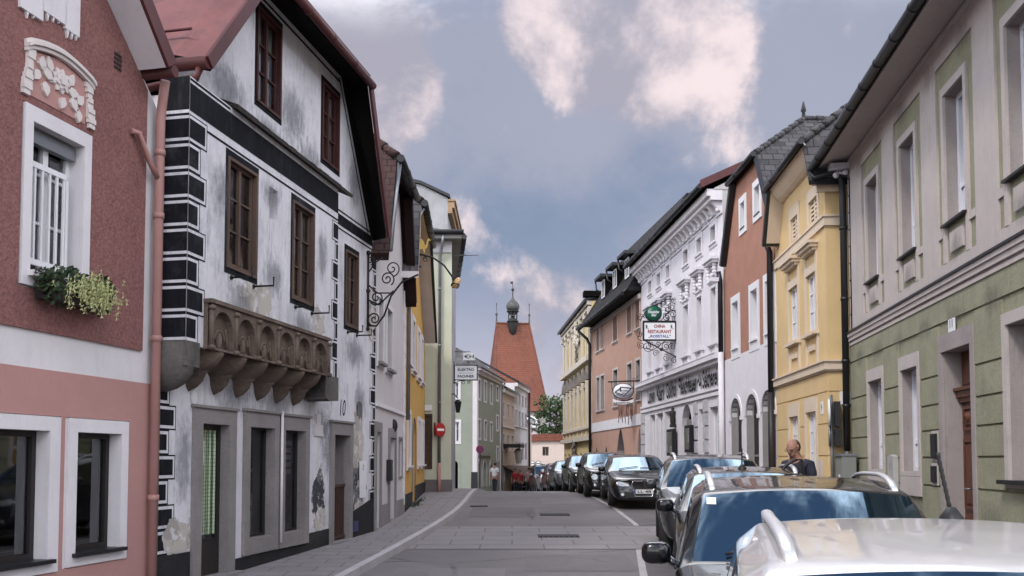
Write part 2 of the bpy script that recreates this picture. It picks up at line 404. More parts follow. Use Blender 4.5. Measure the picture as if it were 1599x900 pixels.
def gable_roof(F, root, prof, o_front, o_back, th, mats, hip=None, ridge_back=4.0):
    """slabs along a gable outline prof=[(u,v)...] pushed back from the street; mats=(top, soffit/edge)"""
    b = MB()
    for (ua, va), (ub, vb) in zip(prof, prof[1:]):
        dx, dy = ub-ua, vb-va; ln = math.hypot(dx, dy); nx, ny = -dy/ln, dx/ln
        if ny < 0: nx, ny = -nx, -ny
        q = [(ua, va), (ub, vb), (ub+nx*th, vb+ny*th), (ua+nx*th, va+ny*th)]
        c0 = [F.P(u, v, o_front) for u, v in q]; c1 = [F.P(u, v, o_back) for u, v in q]
        b.poly(c0, 1); b.poly([c1[3], c1[2], c1[1], c1[0]], 1); b.poly([c0[0], c0[1], c1[1], c1[0]], 1); b.poly([c0[2], c0[3], c1[3], c1[2]], 0)
        b.poly([c0[1], c0[2], c1[2], c1[1]], 1); b.poly([c0[3], c0[0], c1[0], c1[3]], 1)
    return b.build('roof', list(mats), root)
def pipe(root, pts, r, m, name='downpipe', joints=()):
    b = MB(); b.tube(pts, r, 12)
    for p in joints: b.tube([Vector(p)-Vector((0, 0, .035)), Vector(p)+Vector((0, 0, .035))], r*1.18, 12)
    return b.build(name, m, root)
def gutter(root, a, c, r, m, name='gutter'):
    a, c = Vector(a), Vector(c); b = MB(); b.tube([a, c], r, 12)
    n = max(2, int((c-a).length/.9)); d = (c-a)/n
    for i in range(1, n): b.tube([a+d*i-d.normalized()*.02, a+d*i+d.normalized()*.02], r*1.12, 12)
    return b.build(name, m, root)
# ------------------------------------------------------------------ more helpers
class Pl:
    """any vertical plane: origin p, running direction d, outward normal n"""
    def __init__(s, p, d, n): s.p = Vector(p); s.d = Vector(d).normalized(); s.n = Vector(n).normalized(); s.up = Vector((0, 0, 1)); s.tx = s.d; s.side = ''
    def P(s, u, v, out=0.0): return s.p + s.d*u + s.n*out + Vector((0, 0, v))
def returns(F, u, away=False): return Pl(F.P(u, 0, 0), F.n, F.d if away else -F.d)
def sheet(F, root, outline, holes, m, o, name, base=0.0):
    b = MB(); loops = [outline]+holes
    vl = [[Vector((u, v, 0)) for u, v in lp] for lp in loops]; flat = [q for lp in loops for q in lp]
    for t in tessellate_polygon(vl): b.poly([F.P(*flat[i], o) for i in t])
    for lp in loops:
        for i in range(len(lp)): j = (i+1) % len(lp); b.poly([F.P(*lp[i], o), F.P(*lp[j], o), F.P(*lp[j], base), F.P(*lp[i], base)])
    return b.build(name, m, root, recalc=False)
def jerkin(F, root, EL, KL, KR, ER, zr, of, ob, o_r, th, mats, ridge=None):
    """steep gable roof with a half hip towards the street"""
    b = MB(); uc = (KL[0]+KR[0])/2; dn = Vector((0, 0, -th))
    A0 = F.P(uc, zr, o_r); A1 = F.P(uc, zr, ob)
    P = lambda q, o: F.P(q[0], q[1], o)
    polys = [[P(EL, of), P(KL, of), P(KL, ob), P(EL, ob)], [P(KL, of), A0, A1, P(KL, ob)], [P(KL, of), P(KR, of), A0],
             [P(KR, of), P(ER, of), P(ER, ob), P(KR, ob)], [A0, P(KR, of), P(KR, ob), A1]]
    for q in polys:
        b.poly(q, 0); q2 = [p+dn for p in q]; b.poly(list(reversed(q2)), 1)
        for i in range(len(q)): j = (i+1) % len(q); b.poly([q[i], q2[i], q2[j], q[j]], 1)
    o = b.build('roof', list(mats), root, recalc=False)
    if ridge:
        r = MB()
        for p, q in ((P(KL, of), A0), (P(KR, of), A0), (A0, A1)):
            d = (q-p); n = max(2, int(d.length/.38))
            for i in range(n): r.tube([p+d*(i/n), p+d*((i+1.08)/n)], [.11, .085], 8)
        r.build('ridge_tiles', ridge, o)
    return o
def eaves_roof(F, root, u0, u1, ze, rise, of, back, th, mats, name='roof'):
    b = MB(); dn = Vector((0, 0, -th))
    q = [F.P(u0, ze, of), F.P(u1, ze, of), F.P(u1, ze+rise, -back), F.P(u0, ze+rise, -back)]
    q3 = [F.P(u0, ze+rise, -back), F.P(u1, ze+rise, -back), F.P(u1, ze, -2*back), F.P(u0, ze, -2*back)]
    for p in (q, q3):
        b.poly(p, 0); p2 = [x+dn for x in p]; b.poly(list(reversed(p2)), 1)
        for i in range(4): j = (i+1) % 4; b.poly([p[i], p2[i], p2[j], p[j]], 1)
    return b.build(name, list(mats), root, recalc=False)
def mansard_outline(uL, uR, v0, EL, KL, KR, ER):
    return [(uL, v0), (uR, v0), ER, KR, KL, EL]

# ------------------------------------------------------------------ palette
M = {}
M['white_old'] = mat('weathered_white_plaster', (.66, .645, .68), .92, var=.09, bump=.3, bs=22, streak=.55, dirt=(.22, .23, .27), blotch=.32, fine=.10)
M['white_trim'] = mat('white_trim_plaster', (.66, .63, .65), .85, var=.06, bump=.12, bs=40, streak=.14, dirt=(.32, .30, .30), fine=.05)
M['wine'] = mat('wine_red_roughcast', (.31, .142, .132), .95, var=.08, bump=1.0, bs=34, fine=.5, streak=.15, dirt=(.14, .06, .06))
M['rose'] = mat('rose_plaster', (.43, .235, .215), .9, var=.05, bump=.12, bs=45, fine=.06, streak=.16, dirt=(.28, .15, .14))
M['rosepipe'] = mat('rose_painted_metal', (.37, .20, .18), .6, var=.07, streak=.15, dirt=(.22, .1, .09))
M['black'] = mat('black_sgraffito', (.0105, .011, .015), .9, spec=.15, var=.25, bump=.2, bs=30, fine=.25, blotch=.55, dirt=(.06, .062, .07), streak=.35)
M['stone'] = mat('grey_stone_frame', (.25, .23, .228), .85, var=.14, bump=.3, bs=45, fine=.25, streak=.2)
M['sand'] = mat('dark_sandstone', (.150, .112, .090), .95, var=.3, bump=.8, bs=26, blotch=.5, dirt=(.05, .042, .042), fine=.3, vs=3)
M['dstone'] = mat('weathered_corner_stone', (.12, .108, .102), .95, var=.3, bump=.6, bs=24, blotch=.5, dirt=(.045, .04, .04), fine=.3)
M['plinth'] = mat('dark_plinth_render', (.028, .027, .029), .9, spec=.2, var=.3, bump=.5, bs=30, fine=.3, blotch=.25, dirt=(.10, .095, .095))
M['brown'] = mat('dark_brown_wood', (.060, .032, .024), .6, var=.22, streak=.2)
M['oldwood'] = mat('weathered_window_wood', (.10, .062, .048), .7, var=.3, streak=.3, dirt=(.16, .14, .13), fine=.2)
M['redwood'] = mat('dark_red_wood', (.062, .018, .016), .6, var=.2)
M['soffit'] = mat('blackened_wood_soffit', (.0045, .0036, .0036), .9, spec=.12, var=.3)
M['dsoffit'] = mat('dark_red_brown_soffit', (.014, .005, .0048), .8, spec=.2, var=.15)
M['redmetal'] = mat('red_sheet_metal', (.175, .066, .062), .6, var=.3, vs=.9, streak=.8, dirt=(.085, .045, .045), blotch=.85, bump=.05, bs=8)
M['redverge'] = mat('dark_red_verge_metal', (.080, .021, .021), .5, var=.2)
M['tile_dark'] = mat('dark_brown_roof_tiles', (.048, .023, .021), .8, var=.3, pattern=('t', .20, .17, .012, (.085, .046, .038), (.010, .007, .007)), blotch=.25, dirt=(.14, .13, .12), bump=.5, bs=40)
M['slate'] = mat('grey_slate_tiles', (.036, .034, .037), .75, var=.3, pattern=('t', .34, .24, .016, (.10, .094, .097), (.008, .008, .008)), blotch=.3, dirt=(.24, .23, .22), bump=.5, bs=40)
M['tile_red'] = mat('red_clay_tiles', (.17, .056, .036), .85, var=.32, vs=.35, pattern=('t', .22, .28, .02, (.22, .085, .055), (.085, .032, .023)), blotch=.28, dirt=(.19, .09, .055), bump=.3)
M['iron'] = mat('black_wrought_iron', (.011, .011, .012), .55, metal=.3, spec=.5, var=.2)
M['zinc'] = mat('zinc_sheet', (.25, .26, .28), .42, metal=.75, var=.15)
M['dkgutter'] = mat('dark_grey_gutter', (.012, .0125, .015), .42, metal=.1, spec=.5, var=.2)
M['ledge'] = mat('mossy_tile_ledge', (.050, .040, .037), .9, var=.4, bump=.8, bs=30, fine=.4)
M['curtain'] = mat('white_net_curtain', (.62, .62, .62), .9, var=.05)
M['curtgreen'] = mat('green_blind', (.46, .58, .38), .85, var=.08, pattern=('t', 9.0, .05, .006, None, (.28, .34, .22)))
M['curtred'] = mat('maroon_curtain', (.10, .04, .04), .9, var=.15)
M['curtgrey'] = mat('grey_blind', (.30, .31, .33), .9, var=.05)
M['wpaint'] = mat('white_window_paint', (.70, .69, .71), .45, var=.04)
M['greyplaster'] = mat('light_grey_plaster', (.56, .52, .53), .9, var=.05, bump=.12, bs=40, streak=.14, dirt=(.34, .32, .32), fine=.06)
M['greywin'] = mat('grey_window_paint', (.20, .19, .19), .6, var=.1)
M['ochre'] = mat('ochre_plaster', (.56, .33, .085), .9, var=.07, bump=.12, bs=40, streak=.18, dirt=(.36, .2, .06), fine=.08)
M['palegreen'] = mat('pale_green_plaster', (.50, .51, .40), .9, var=.05, bump=.1, bs=40, streak=.12, dirt=(.33, .33, .28), fine=.06)
M['paper'] = mat('white_paper', (.68, .68, .68), .8, var=.03)
M['doorred'] = mat('red_brown_door_wood', (.105, .034, .018), .5, var=.25, streak=.3, dirt=(.07, .02, .012), coat=.2)

# ------------------------------------------------------------------ street
def lerp_tab(tab, y):
    if y <= tab[0][0]: (a, p), (b, q) = tab[0], tab[1]
    elif y >= tab[-1][0]: (a, p), (b, q) = tab[-2], tab[-1]
    else:
        for (a, p), (b, q) in zip(tab, tab[1:]):
            if a <= y <= b: break
    return p+(q-p)*(y-a)/(b-a)
KL_T = [(-12, -4.55), (8, -2.66), (12.8, -2.19), (15, -1.97), (16.9, -1.80), (19, -1.62), (21, -1.49), (22.8, -1.40), (25, -1.34), (27.3, -1.31), (31.4, -1.33), (38, -1.35), (80, -1.2)]
KR_T = [(-12, .6), (0, 2.35), (3, 2.85), (6.4, 3.45), (12, 4.4), (18, 4.85), (24, 5.0), (36, 4.75), (48, 4.2), (62, 3.9), (85, 3.6)]
XL = lambda y: lerp_tab(KL_T, y)
XR = lambda y: lerp_tab(KR_T, y)
M['asphalt'] = mat('worn_asphalt', (.200, .182, .188), .9, crack=.8, var=.13, vs=.5, bump=.6, bs=70, fine=.35, blotch=.22, dirt=(.135, .124, .128))
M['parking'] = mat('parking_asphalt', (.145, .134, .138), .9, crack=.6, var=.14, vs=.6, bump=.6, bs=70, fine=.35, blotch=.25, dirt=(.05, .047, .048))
M['slabs'] = mat('concrete_slab_paving', (.225, .205, .212), .9, var=.12, vs=1.2, pattern=('t', .62, .42, .010, (.26, .238, .246), (.10, .094, .095)), bump=.3, bs=60, fine=.2, blotch=.25, dirt=(.085, .08, .082))
M['setts'] = mat('large_stone_paving', (.225, .205, .21), .88, var=.12, vs=1.2, pattern=('t', 1.15, .72, .014, (.25, .228, .236), (.115, .107, .108)), bump=.3, bs=60, fine=.2)
M['kerb'] = mat('granite_kerb', (.46, .43, .44), .85, var=.12, bump=.3, bs=60, fine=.25)
M['paint'] = mat('worn_road_paint', (.40, .38, .38), .8, var=.12, blotch=.45, dirt=(.14, .13, .135), fine=.3)
M['earth'] = mat('town_ground', (.10, .095, .09), .95, var=.2)
ys = [(-12+i*.8) for i in range(int(102/.8)+1)]
def strip(name, xa, xb, m, dz, ylist=ys, nx=3, kind='structure'):
    b = MB()
    for y0, y1 in zip(ylist, ylist[1:]):
        for i in range(nx):
            f0, f1 = i/nx, (i+1)/nx
            def pt(y, f): a, c = xa(y), xb(y); return (a+(c-a)*f, y, zg(y)+dz)
            b.poly([pt(y0, f0), pt(y0, f1), pt(y1, f1), pt(y1, f0)], 0, True)
    o = b.build(name, m, None, recalc=False); return tag(o, kind=kind)
b = MB()
gy = [-400, -60] + ys + [100, 130, 200, 400, 900, 1500]
for y0, y1 in zip(gy, gy[1:]):
    for x0, x1 in ((-900, -60), (-60, -8), (-8, 8), (8, 60), (60, 900)): b.poly([(x0, y0, zg(max(y0, -12))-.02), (x1, y0, zg(max(y0, -12))-.02), (x1, y1, zg(max(y1, -12))-.02), (x0, y1, zg(max(y1, -12))-.02)], 0, True)
tag(b.build('ground', M['earth'], None, recalc=False), kind='structure')
strip('road', lambda y: XL(y)-.02, lambda y: XR(y)+.02, M['asphalt'], 0.0, nx=6)
KH = .115
strip('left_pavement', lambda y: -16.0, lambda y: XL(y)-.14, M['slabs'], KH-.004, nx=4)
strip('right_pavement', lambda y: XR(y)+.14, lambda y: 18.0, M['slabs'], KH+.045, nx=4)
def kerb(name, X, sgn, h):
    b = MB(); w = .14; y = -12.0
    while y < 88:
        y1 = y+1.0; g = .006
        def pt(yy, o, z): return (X(yy)+sgn*o, yy, zg(yy)+z)
        b.hexa([pt(y+g, 0, -.05), pt(y1-g, 0, -.05), pt(y1-g, w, -.05), pt(y+g, w, -.05), pt(y+g, .012, h), pt(y1-g, .012, h), pt(y1-g, w, h), pt(y+g, w, h)])
        y = y1
    tag(b.build(name, M['kerb'], None), kind='structure')
kerb('left_kerb', XL, -1, KH); kerb('right_kerb', XR, 1, KH+.05)
PL_T = [(-12, -1.1), (6, 1.0), (13.2, 1.86), (16.3, 2.23), (20.2, 2.74), (25, 2.78), (31, 2.56), (44, 2.1), (60, 1.7)]
XP = lambda y: lerp_tab(PL_T, y)
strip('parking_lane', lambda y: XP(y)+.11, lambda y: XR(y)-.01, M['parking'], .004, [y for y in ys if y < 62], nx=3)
strip('crossing_paving', lambda y: max(XL(y)+.01, XL(y)+.01), lambda y: XR(y)-.02, M['setts'], .008, [15.9, 16.5, 17.2, 17.9, 18.6, 19.3, 19.9], nx=5)
strip('road_marking', lambda y: XP(y), lambda y: XP(y)+.11, M['paint'], .012, [y*.5 for y in range(12, 31)]+[15.8], nx=1)
strip('road_marking', lambda y: XP(y), lambda y: XP(y)+.11, M['paint'], .012, [20.0+y*.6 for y in range(0, 40)], nx=1)
M['castiron'] = mat('cast_iron', (.028, .026, .026), .7, metal=.2, var=.3, pattern=('t', .09, .06, .012, None, (.012, .011, .011)), bump=.4, bs=40)
def cover(name, x, y, w, d, label, cat):
    def gp(px, py): return Vector((px, py, 0))
    b = MB(); z = lambda yy: zg(yy)+.014
    b.hexa([(x-w/2, y-d/2, z(y-d/2)-.02), (x+w/2, y-d/2, z(y-d/2)-.02), (x+w/2, y+d/2, z(y+d/2)-.02), (x-w/2, y+d/2, z(y+d/2)-.02), (x-w/2, y-d/2, z(y-d/2)+.004), (x+w/2, y-d/2, z(y-d/2)+.004), (x+w/2, y+d/2, z(y+d/2)+.004), (x-w/2, y+d/2, z(y+d/2)+.004)])
    for i in range(8): xx = x-w/2+w*(i+.3)/8; b.cube(xx, xx+w*.05, y-d*.45, y+d*.45, z(y)+.003, z(y)+.010)
    return tag(b.build(name, M['castiron'], None), label, cat, 'iron covers in the road')
def road_pt(x, y):
    r = ray(x, y); lo, hi = 3.0, 45.0
    for _ in range(50):
        md = (lo+hi)/2
        if EYE+r.z/r.y*md > zg(md): lo = md
        else: hi = md
    return r.x/r.y*lo, lo
for (x, y, w, d, lab) in ((872, 838, .82, .50, 'wide slotted iron drain grate in the stone paving strip across the road'), (866, 804, .75, .6, 'dark iron manhole cover on the asphalt beyond the paving strip'),
                       (748, 791, .5, .4, 'small iron cover in the road beside the curve of the kerb')):
    X, Y = road_pt(x, y); cover('manhole_cover', X, Y, w, d, lab, 'manhole cover')

# ================================================================== LEFT SIDE
L2 = Fac(1080, 370, 12.5, 'L')
L1 = Fac(1105, 250, 10.69, 'L')
for i, (x0, x1, y0, y1, tone) in enumerate(((-1.1, .6, 22.2, 25.4, (.165, .15, .156)), (.2, 1.9, 13.3, 15.2, (.175, .16, .166)), (-1.2, -.1, 10.0, 13.6, (.225, .206, .212)), (.9, 2.2, 26.5, 29.5, (.225, .206, .212)))):
    m_ = mat('asphalt_repair_%d' % i, tone, .9, var=.12, vs=.8, bump=.6, bs=70, fine=.35, crack=.6); n_ = max(2, int((y1-y0)/.6)); b = MB()
    for k in range(n_):
        ya, yb = y0+(y1-y0)*k/n_, y0+(y1-y0)*(k+1)/n_; b.poly([(x0, ya, zg(ya)+.005), (x1, ya, zg(ya)+.005), (x1, yb, zg(yb)+.005), (x0, yb, zg(yb)+.005)])
    tag(b.build('road_patch', m_, None, recalc=False), kind='structure')
# ------------------------------------------------------------------ rose house (left edge)
h = empty('rose_house', L1.P(-4, .15), 'two-storey rose and wine-red roughcast house with white bands and a rose downpipe', 'house')
up = L1.R(47, 190, 425, 128); g1 = L1.R(117.5, 675, 864, 186.5); g2u = L1.uv(74, 672)[0]; g2 = (g2u-1.02, g2u, g1[2]-.02, g1[3])
holes = [rect(*up), rect(*g1), rect(*g2)]
far = (-4.6, -3.6, up[2], up[3])
gab = [(-9.5, 0), (-.08, 0), (-.08, 6.05), (-4.75, 10.7), (-9.5, 6.25)]
wall(L1, h, gab, holes, M['white_trim'], depth=.24)
side_walls(L1, h, -9.5, -.08, 0, 6.0, 9, M['white_trim'])
z1 = L1.uv(222, 549)[1]; z0 = L1.uv(0, 568)[1]
sheet(L1, h, [(-9.5, z1), (-.42, z1), (-.42, 6.30), (-4.75, 10.3), (-9.5, 6.0)], [rect(up[0]-.13, up[1]+.13, up[2]-.16, up[3]+.16)], M['wine'], .028, 'roughcast_panel')
sheet(L1, h, [(-9.5, .1), (-.10, .1), (-.10, z0), (-9.5, z0)], [rect(g1[0]-.17, g1[1]+.14, g1[2]-.14, g1[3]+.15), rect(g2[0]-.17, g2[1]+.17, g2[2]-.14, g2[3]+.15)], M['rose'], .018, 'lower_render')
trim(L1, h, up, .11, M['white_trim'], .045, wt=.15, wb=.14)
trim(L1, h, g1, .12, M['white_trim'], .035, wt=.14, wb=.13)
trim(L1, h, g2, .15, M['white_trim'], .035, wt=.14, wb=.13)
M['dkframe'] = mat('dark_brown_frame_paint', (.022, .018, .018), .5, var=.15)
w = window(L1, h, up, M['wpaint'], 2, (1, 1, .75), rec=.13, fw=.06)
b = MB(); b.box(L1, up[0]+.02, up[1]-.02, up[3]-.16, up[3]-.03, -.13, -.05); b.build('roller_blind_box', M['zinc'], w)
for g in (g1, g2):
    w = window(L1, h, g, M['dkframe'], 1, (1,), rec=.12, fw=.055)
    sill(L1, h, g, M['dkgutter'], .10, .035, .05)
sill(L1, h, up, M['white_trim'], .11, .05, .03)
b = MB(); o = -.03; u0, u1 = up[0]+.03, up[1]-.30; v0, v1 = up[2]+.12, up[2]+(up[3]-up[2])*.74     # white window grille standing in the reveal
for vv in (v0, v1): b.box(L1, up[0]+.005, up[1]-.14, vv-.028, vv+.028, o-.03, o)
for i in range(6): uu = up[0]+.03+(up[1]-.16-up[0])*i/5.6; b.box(L1, uu-.012, uu+.012, v0, v1, o-.026, o-.004)
b.box(L1, up[1]-.17, up[1]-.14, v0-.1, v1+.03, o-.03, o); b.build('window_grille', M['wpaint'], h)
# plaster relief over the window: bowed cornice, side scrolls and a rose spray
M['relief'] = mat('white_plaster_relief', (.62, .56, .54), .9, var=.08, bump=.3, bs=60)
b = MB(); uc = (up[0]+up[1])/2-.02; vb = up[3]+.24; hw = .48
pts = [(uc-hw+2*hw*i/16, vb+.42+.10*math.sin(math.pi*i/16)-(.02 if i in (0, 16) else 0)) for i in range(17)]
for (a, va), (c, vc) in zip(pts, pts[1:]):
    for k, (dz_, oo) in enumerate(((0, .075), (.04, .10), (.075, .06))): b.hexa([L1.P(a, va+dz_, .03), L1.P(c, vc+dz_, .03), L1.P(c, vc+dz_, oo), L1.P(a, va+dz_, oo), L1.P(a, va+dz_+.036, .03), L1.P(c, vc+dz_+.036, .03), L1.P(c, vc+dz_+.036, oo), L1.P(a, va+dz_+.036, oo)])
for sg in (-1, 1):
    for i in range(9): vv = vb-.02+i*.052; ww = .045+.012*math.sin(i*.9); cu = uc+sg*(hw-.07+.055*(1-i/8)); b.box(L1, cu-ww, cu+ww, vv, vv+.051, .03, .062+.01*(i % 2))
def leaf(b, cu, cv, L, wd, an, o0=.03, o1=.062):
    ca, sa = math.cos(an), math.sin(an); pl = [(0, 0), (.3*L, .5*wd), (.65*L, .42*wd), (L, 0), (.65*L, -.42*wd), (.3*L, -.5*wd)]
    b.prism(L1, [(cu+x*ca-y*sa, cv+x*sa+y*ca) for x, y in pl], o0, o1)
for (du, dv, L_, w_, an) in ((-.12, .26, .17, .10, 2.7), (-.14, .33, .15, .09, 1.9), (-.27, .30, .14, .10, 1.5), (-.30, .28, .13, .09, 4.2), (-.22, .20, .14, .10, 4.9), (.10, .24, .16, .10, .1), (.16, .20, .15, .10, -1.1), (.12, .30, .15, .09, 1.2), (.24, .16, .14, .10, .9), (.27, .10, .13, .09, -1.6), (.05, .15, .14, .09, -1.9)): leaf(b, uc+du, vb+dv, L_, w_, an)
for (r_, o_, n_) in ((.115, .058, 9), (.08, .075, 7), (.045, .09, 6)):
    b.prism(L1, [(uc+r_*(1+.16*math.cos(k*n_*2*math.pi/36*1.0))*math.cos(k*math.pi/18), vb+.30+r_*(1+.16*math.cos(k*n_*math.pi/18))*math.sin(k*math.pi/18)) for k in range(36)], .03, o_)
b.tube([L1.P(uc-.32, vb+.36, .04), L1.P(uc-.15, vb+.24, .04), L1.P(uc+.12, vb+.26, .04), L1.P(uc+.32, vb+.06, .04)], .012, 6)
b.build('rose_relief', M['relief'], h)
sheet(L1, h, [(uc-hw+.09, vb), (uc+hw-.09, vb), (uc+hw-.09, vb+.44), (uc, vb+.52), (uc-hw+.09, vb+.44)], [], M['rose'], .035, 'relief_field')
b = MB(); u2, v2 = L1.uv(112, 44)                                       # stepped white ornament higher on the gable
for (xa, xc, ya, yc_) in ((25, 60, -25, 12), (60, 96, -22, 17), (96, 117, -22, 46)): ua, va = L1.uv(xa, ya); uc_, vc = L1.uv(xc, yc_); vb_ = L1.uv(xa, yc_)[1]; b.box(L1, ua, uc_, vb_, va, .028, .06)
for (xa, ya) in ((36, 12), (46, 13), (68, 17), (77, 19), (86, 21), (99, 44), (106, 46), (113, 48)): ua, va = L1.uv(xa, ya); b.prism(L1, [(ua-.03, va), (ua+.03, va), (ua, va-.11)], .028, .055)
b.build('stepped_ornament', M['white_trim'], h)
b = MB(); vu, vv = L1.uv(180, 96)
for i in range(4):
    for k in range(3): b.box(L1, vu-.06+k*.045, vu-.025+k*.045, vv-.1+i*.05, vv-.065+i*.05, .026, .034)
b.build('wall_vent', M['dkframe'], h)
gable_roof(L1, h, [(-.60, 6.46), (-4.75, 10.80)], .38, -9, .20, (M['redmetal'], M['white_trim']))
b = MB(); b.prism(L1, [(-.60, 6.46), (-.46, 6.58), (-4.62, 10.95), (-4.75, 10.80)], .38, .42); b.build('verge_board', M['redverge'], h)
gutter(h, L1.P(-.45, 6.48, .40), L1.P(-.45, 6.48, -6), .07, M['redverge'])
pu = -.27
pipe(h, [L1.P(pu-.1, 6.42, .22), L1.P(pu, 6.2, .12), L1.P(pu, 6.0, .10), L1.P(pu, .3, .10)], .055, M['rosepipe'], joints=[L1.P(pu, z_, .10) for z_ in (5.6, 4.85, 3.4, 1.55)])
pipe(h, [L1.P(-.74, 5.70, .05), L1.P(-.66, 5.70, .09), L1.P(-.45, 5.42, .10), L1.P(pu-.02, 5.28, .10)], .033, M['rosepipe'], name='overflow_pipe')
# flower box hanging on the upper window
fb = empty('flower_box', L1.P((up[0]+up[1])/2, up[2]-.2, .2), 'flower box of trailing pale yellow blossoms under the grilled upper window', 'flower box')
b = MB(); b.box(L1, up[0]+.05, up[1]+.02, up[2]-.26, up[2]-.08, .06, .26); b.build('trough', M['dkframe'], fb)
M['leafdark'] = mat('dark_leaf', (.030, .050, .022), .7, var=.4, vs=9)
M['blossom'] = mat('pale_yellow_petal', (.52, .54, .27), .7, var=.2, vs=9)
def leaves(b, c, rx, ry, rz, n, size, rng, mi=0, droop=0.0):
    for _ in range(n):
        while True:
            q = Vector((rng.uniform(-1, 1), rng.uniform(-1, 1), rng.uniform(-1, 1)))
            if q.length <= 1: break
        p = Vector(c)+Vector((q.x*rx, q.y*ry, q.z*rz-droop*q.x*q.x)); a = Vector((rng.gauss(0, 1), rng.gauss(0, 1), rng.gauss(0, 1))).normalized(); t = a.orthogonal().normalized(); s = size*rng.uniform(.6, 1.3)
        c2 = a.cross(t); b.poly([p-t*s, p+c2*s*.55, p+t*s, p-c2*s*.55], mi)
rng = random.Random(3)
b = MB()
for i in range(16): leaves(b, L1.P(up[0]+.02+(up[1]-up[0]+.18)*i/15, up[2]-.10-.07*math.sin(i*1.3), .20+.06*math.sin(i*2)), .10, .12, .15, 90, .034, rng)
b.build('foliage', M['leafdark'], fb, recalc=False)
b = MB()
for i in range(280):
    p = L1.P(up[0]+.50+rng.gauss(0, .19), up[2]-.13+rng.gauss(0, .085), .29+rng.random()*.12)
    for k in range(5): a = k*1.257+rng.random(); dx = L1.d*math.cos(a)+Vector((0, 0, math.sin(a))); b.poly([p, p+dx*.036+L1.d.cross(dx)*.01, p+dx*.036+L1.n*.012, p+dx*.03-L1.d.cross(dx)*.012])
b.build('blossom', M['blossom'], fb, recalc=False)

# ------------------------------------------------------------------ white gabled house with the corbelled upper storey
h = empty('sgraffito_house', L2.P(1.8, .35), 'old white gabled house with black painted quoins and a corbelled upper storey', 'house')
JO = .37
d1 = L2.R(311, 658.7, 900, 355.5); d1 = (d1[0], d1[1], .42, d1[3])
wa = L2.R(386.5, 665, 842.8, 426); wb_ = L2.R(441.3, 670, 833.9, 474.5)
d2 = L2.R(518.7, 677, 853.8, 544.5); d2 = (d2[0], d2[1], .50, d2[3])
ni = L2.R(556.5, 626, 694, 566)
gw1 = L2.R(402, 8, 156, 439); gw2 = L2.R(503.5, 127, 247, 529.5); w3 = L2.R(539.5, 390, 506, 559)
jw1 = L2.R(356, 245, 415, 401, JO); jw2 = L2.R(457, 313, 464, 490, JO); jn = L2.R(421, 291, 340, 434, JO)
UL, UR = -1.9, 5.52
EL, KLp, KRp, ER = (-1.55, 6.95), (-.05, 8.98), (3.62, 8.98), (5.2, 6.45)
win_h = [d1, wa, wb_, d2, gw1, gw2, w3]
wall(L2, h, [(UL, 0), (UR, 0), (UR, 6.35), ER, KRp, KLp, EL, (UL, 6.5)], [rect(*q) for q in win_h]+[arch(*ni, rise=.12)], M['white_old'], M['stone'], depth=.34)
side_walls(L2, h, UL, UR, 0, 6.4, 9, M['white_old'])
# jetty storey
JU0, JU1 = -1.95, 2.64; JZ0, JZ1 = 3.36, 6.58
wall(L2, h, rect(JU0, JU1, JZ0, JZ1), [rect(*jw1), rect(*jw2), rect(*jn)], M['white_old'], depth=.26, name='jetty_wall', out=JO)
b = MB()
for u in (JU0, JU1): b.poly([L2.P(u, JZ0, 0), L2.P(u, JZ0, JO), L2.P(u, JZ1, JO), L2.P(u, JZ1, 0)])
b.poly([L2.P(JU0, JZ1, 0), L2.P(JU1, JZ1, 0), L2.P(JU1, JZ1, JO), L2.P(JU0, JZ1, JO)]); b.poly([L2.P(JU0, JZ0, 0), L2.P(JU1, JZ0, 0), L2.P(JU1, JZ0, JO), L2.P(JU0, JZ0, JO)])
b.build('jetty_return', M['white_old'], h, recalc=False)
def quoin(b, F, u0, u1, v0, v1, o, edges=True):
    b.poly([F.P(u, v, o+.003) for u, v in rect(u0, u1, v0, v1)], 0)
    b.poly([F.P(u, v, o+.005) for u, v in rect(u0+(.018 if edges else 0), u1-.018, v0+.018, v1-.018)], 1)
    b.poly([F.P(u, v, o+.007) for u, v in rect(u0+(.05 if edges else 0), u1-.055, v0+.055, v1-.055)], 0)
b = MB(); sp = returns(L2, JU0)
for i in range(8):
    v1 = 6.12-i*.342; v0 = v1-.342; wd = .40 if i % 2 == 0 else .26
    quoin(b, L2, JU0+.002, JU0+wd, v0, v1, JO, False)
    b.poly([sp.P(u, v, .003) for u, v in rect(0, JO, v0, v1)], 0); b.poly([sp.P(u, v, .005) for u, v in rect(0, JO, v0+.02, v0+.055)], 1); b.poly([sp.P(u, v, .005) for u, v in rect(0, JO, v1-.055, v1-.02)], 1)
b.poly([sp.P(u, v, .003) for u, v in rect(0, JO, 6.12, 6.579)], 0); b.poly([sp.P(u, v, .005) for u, v in rect(0, JO, 6.13, 6.17)], 1)
b.build('painted_quoins', [M['black'], M['white_old']], h, recalc=False); b = MB()
for i in range(8):
    v1 = 6.0-i*.335; wd = .25 if i % 2 == 0 else .13; u1 = JU1-.002
    b.poly([L2.P(u, v, JO+.003) for u, v in rect(u1-wd, u1, v1-.335, v1)], 0); b.poly([L2.P(u, v, JO+.005) for u, v in rect(u1-wd+.015, u1, v1-.32, v1-.015)], 1); b.poly([L2.P(u, v, JO+.007) for u, v in rect(u1-wd+.045, u1, v1-.29, v1-.045)], 0)
b.build('painted_quoins', [M['black'], M['white_old']], h, recalc=False); b = MB()
for i in range(8):
    v1 = 2.95-i*.30; wd = .34 if i % 2 else .20; quoin(b, L2, UL+.03, UL+.03+wd, v1-.30, v1, 0, False)
b.build('painted_quoins', [M['black'], M['white_old']], h, recalc=False); b = MB()
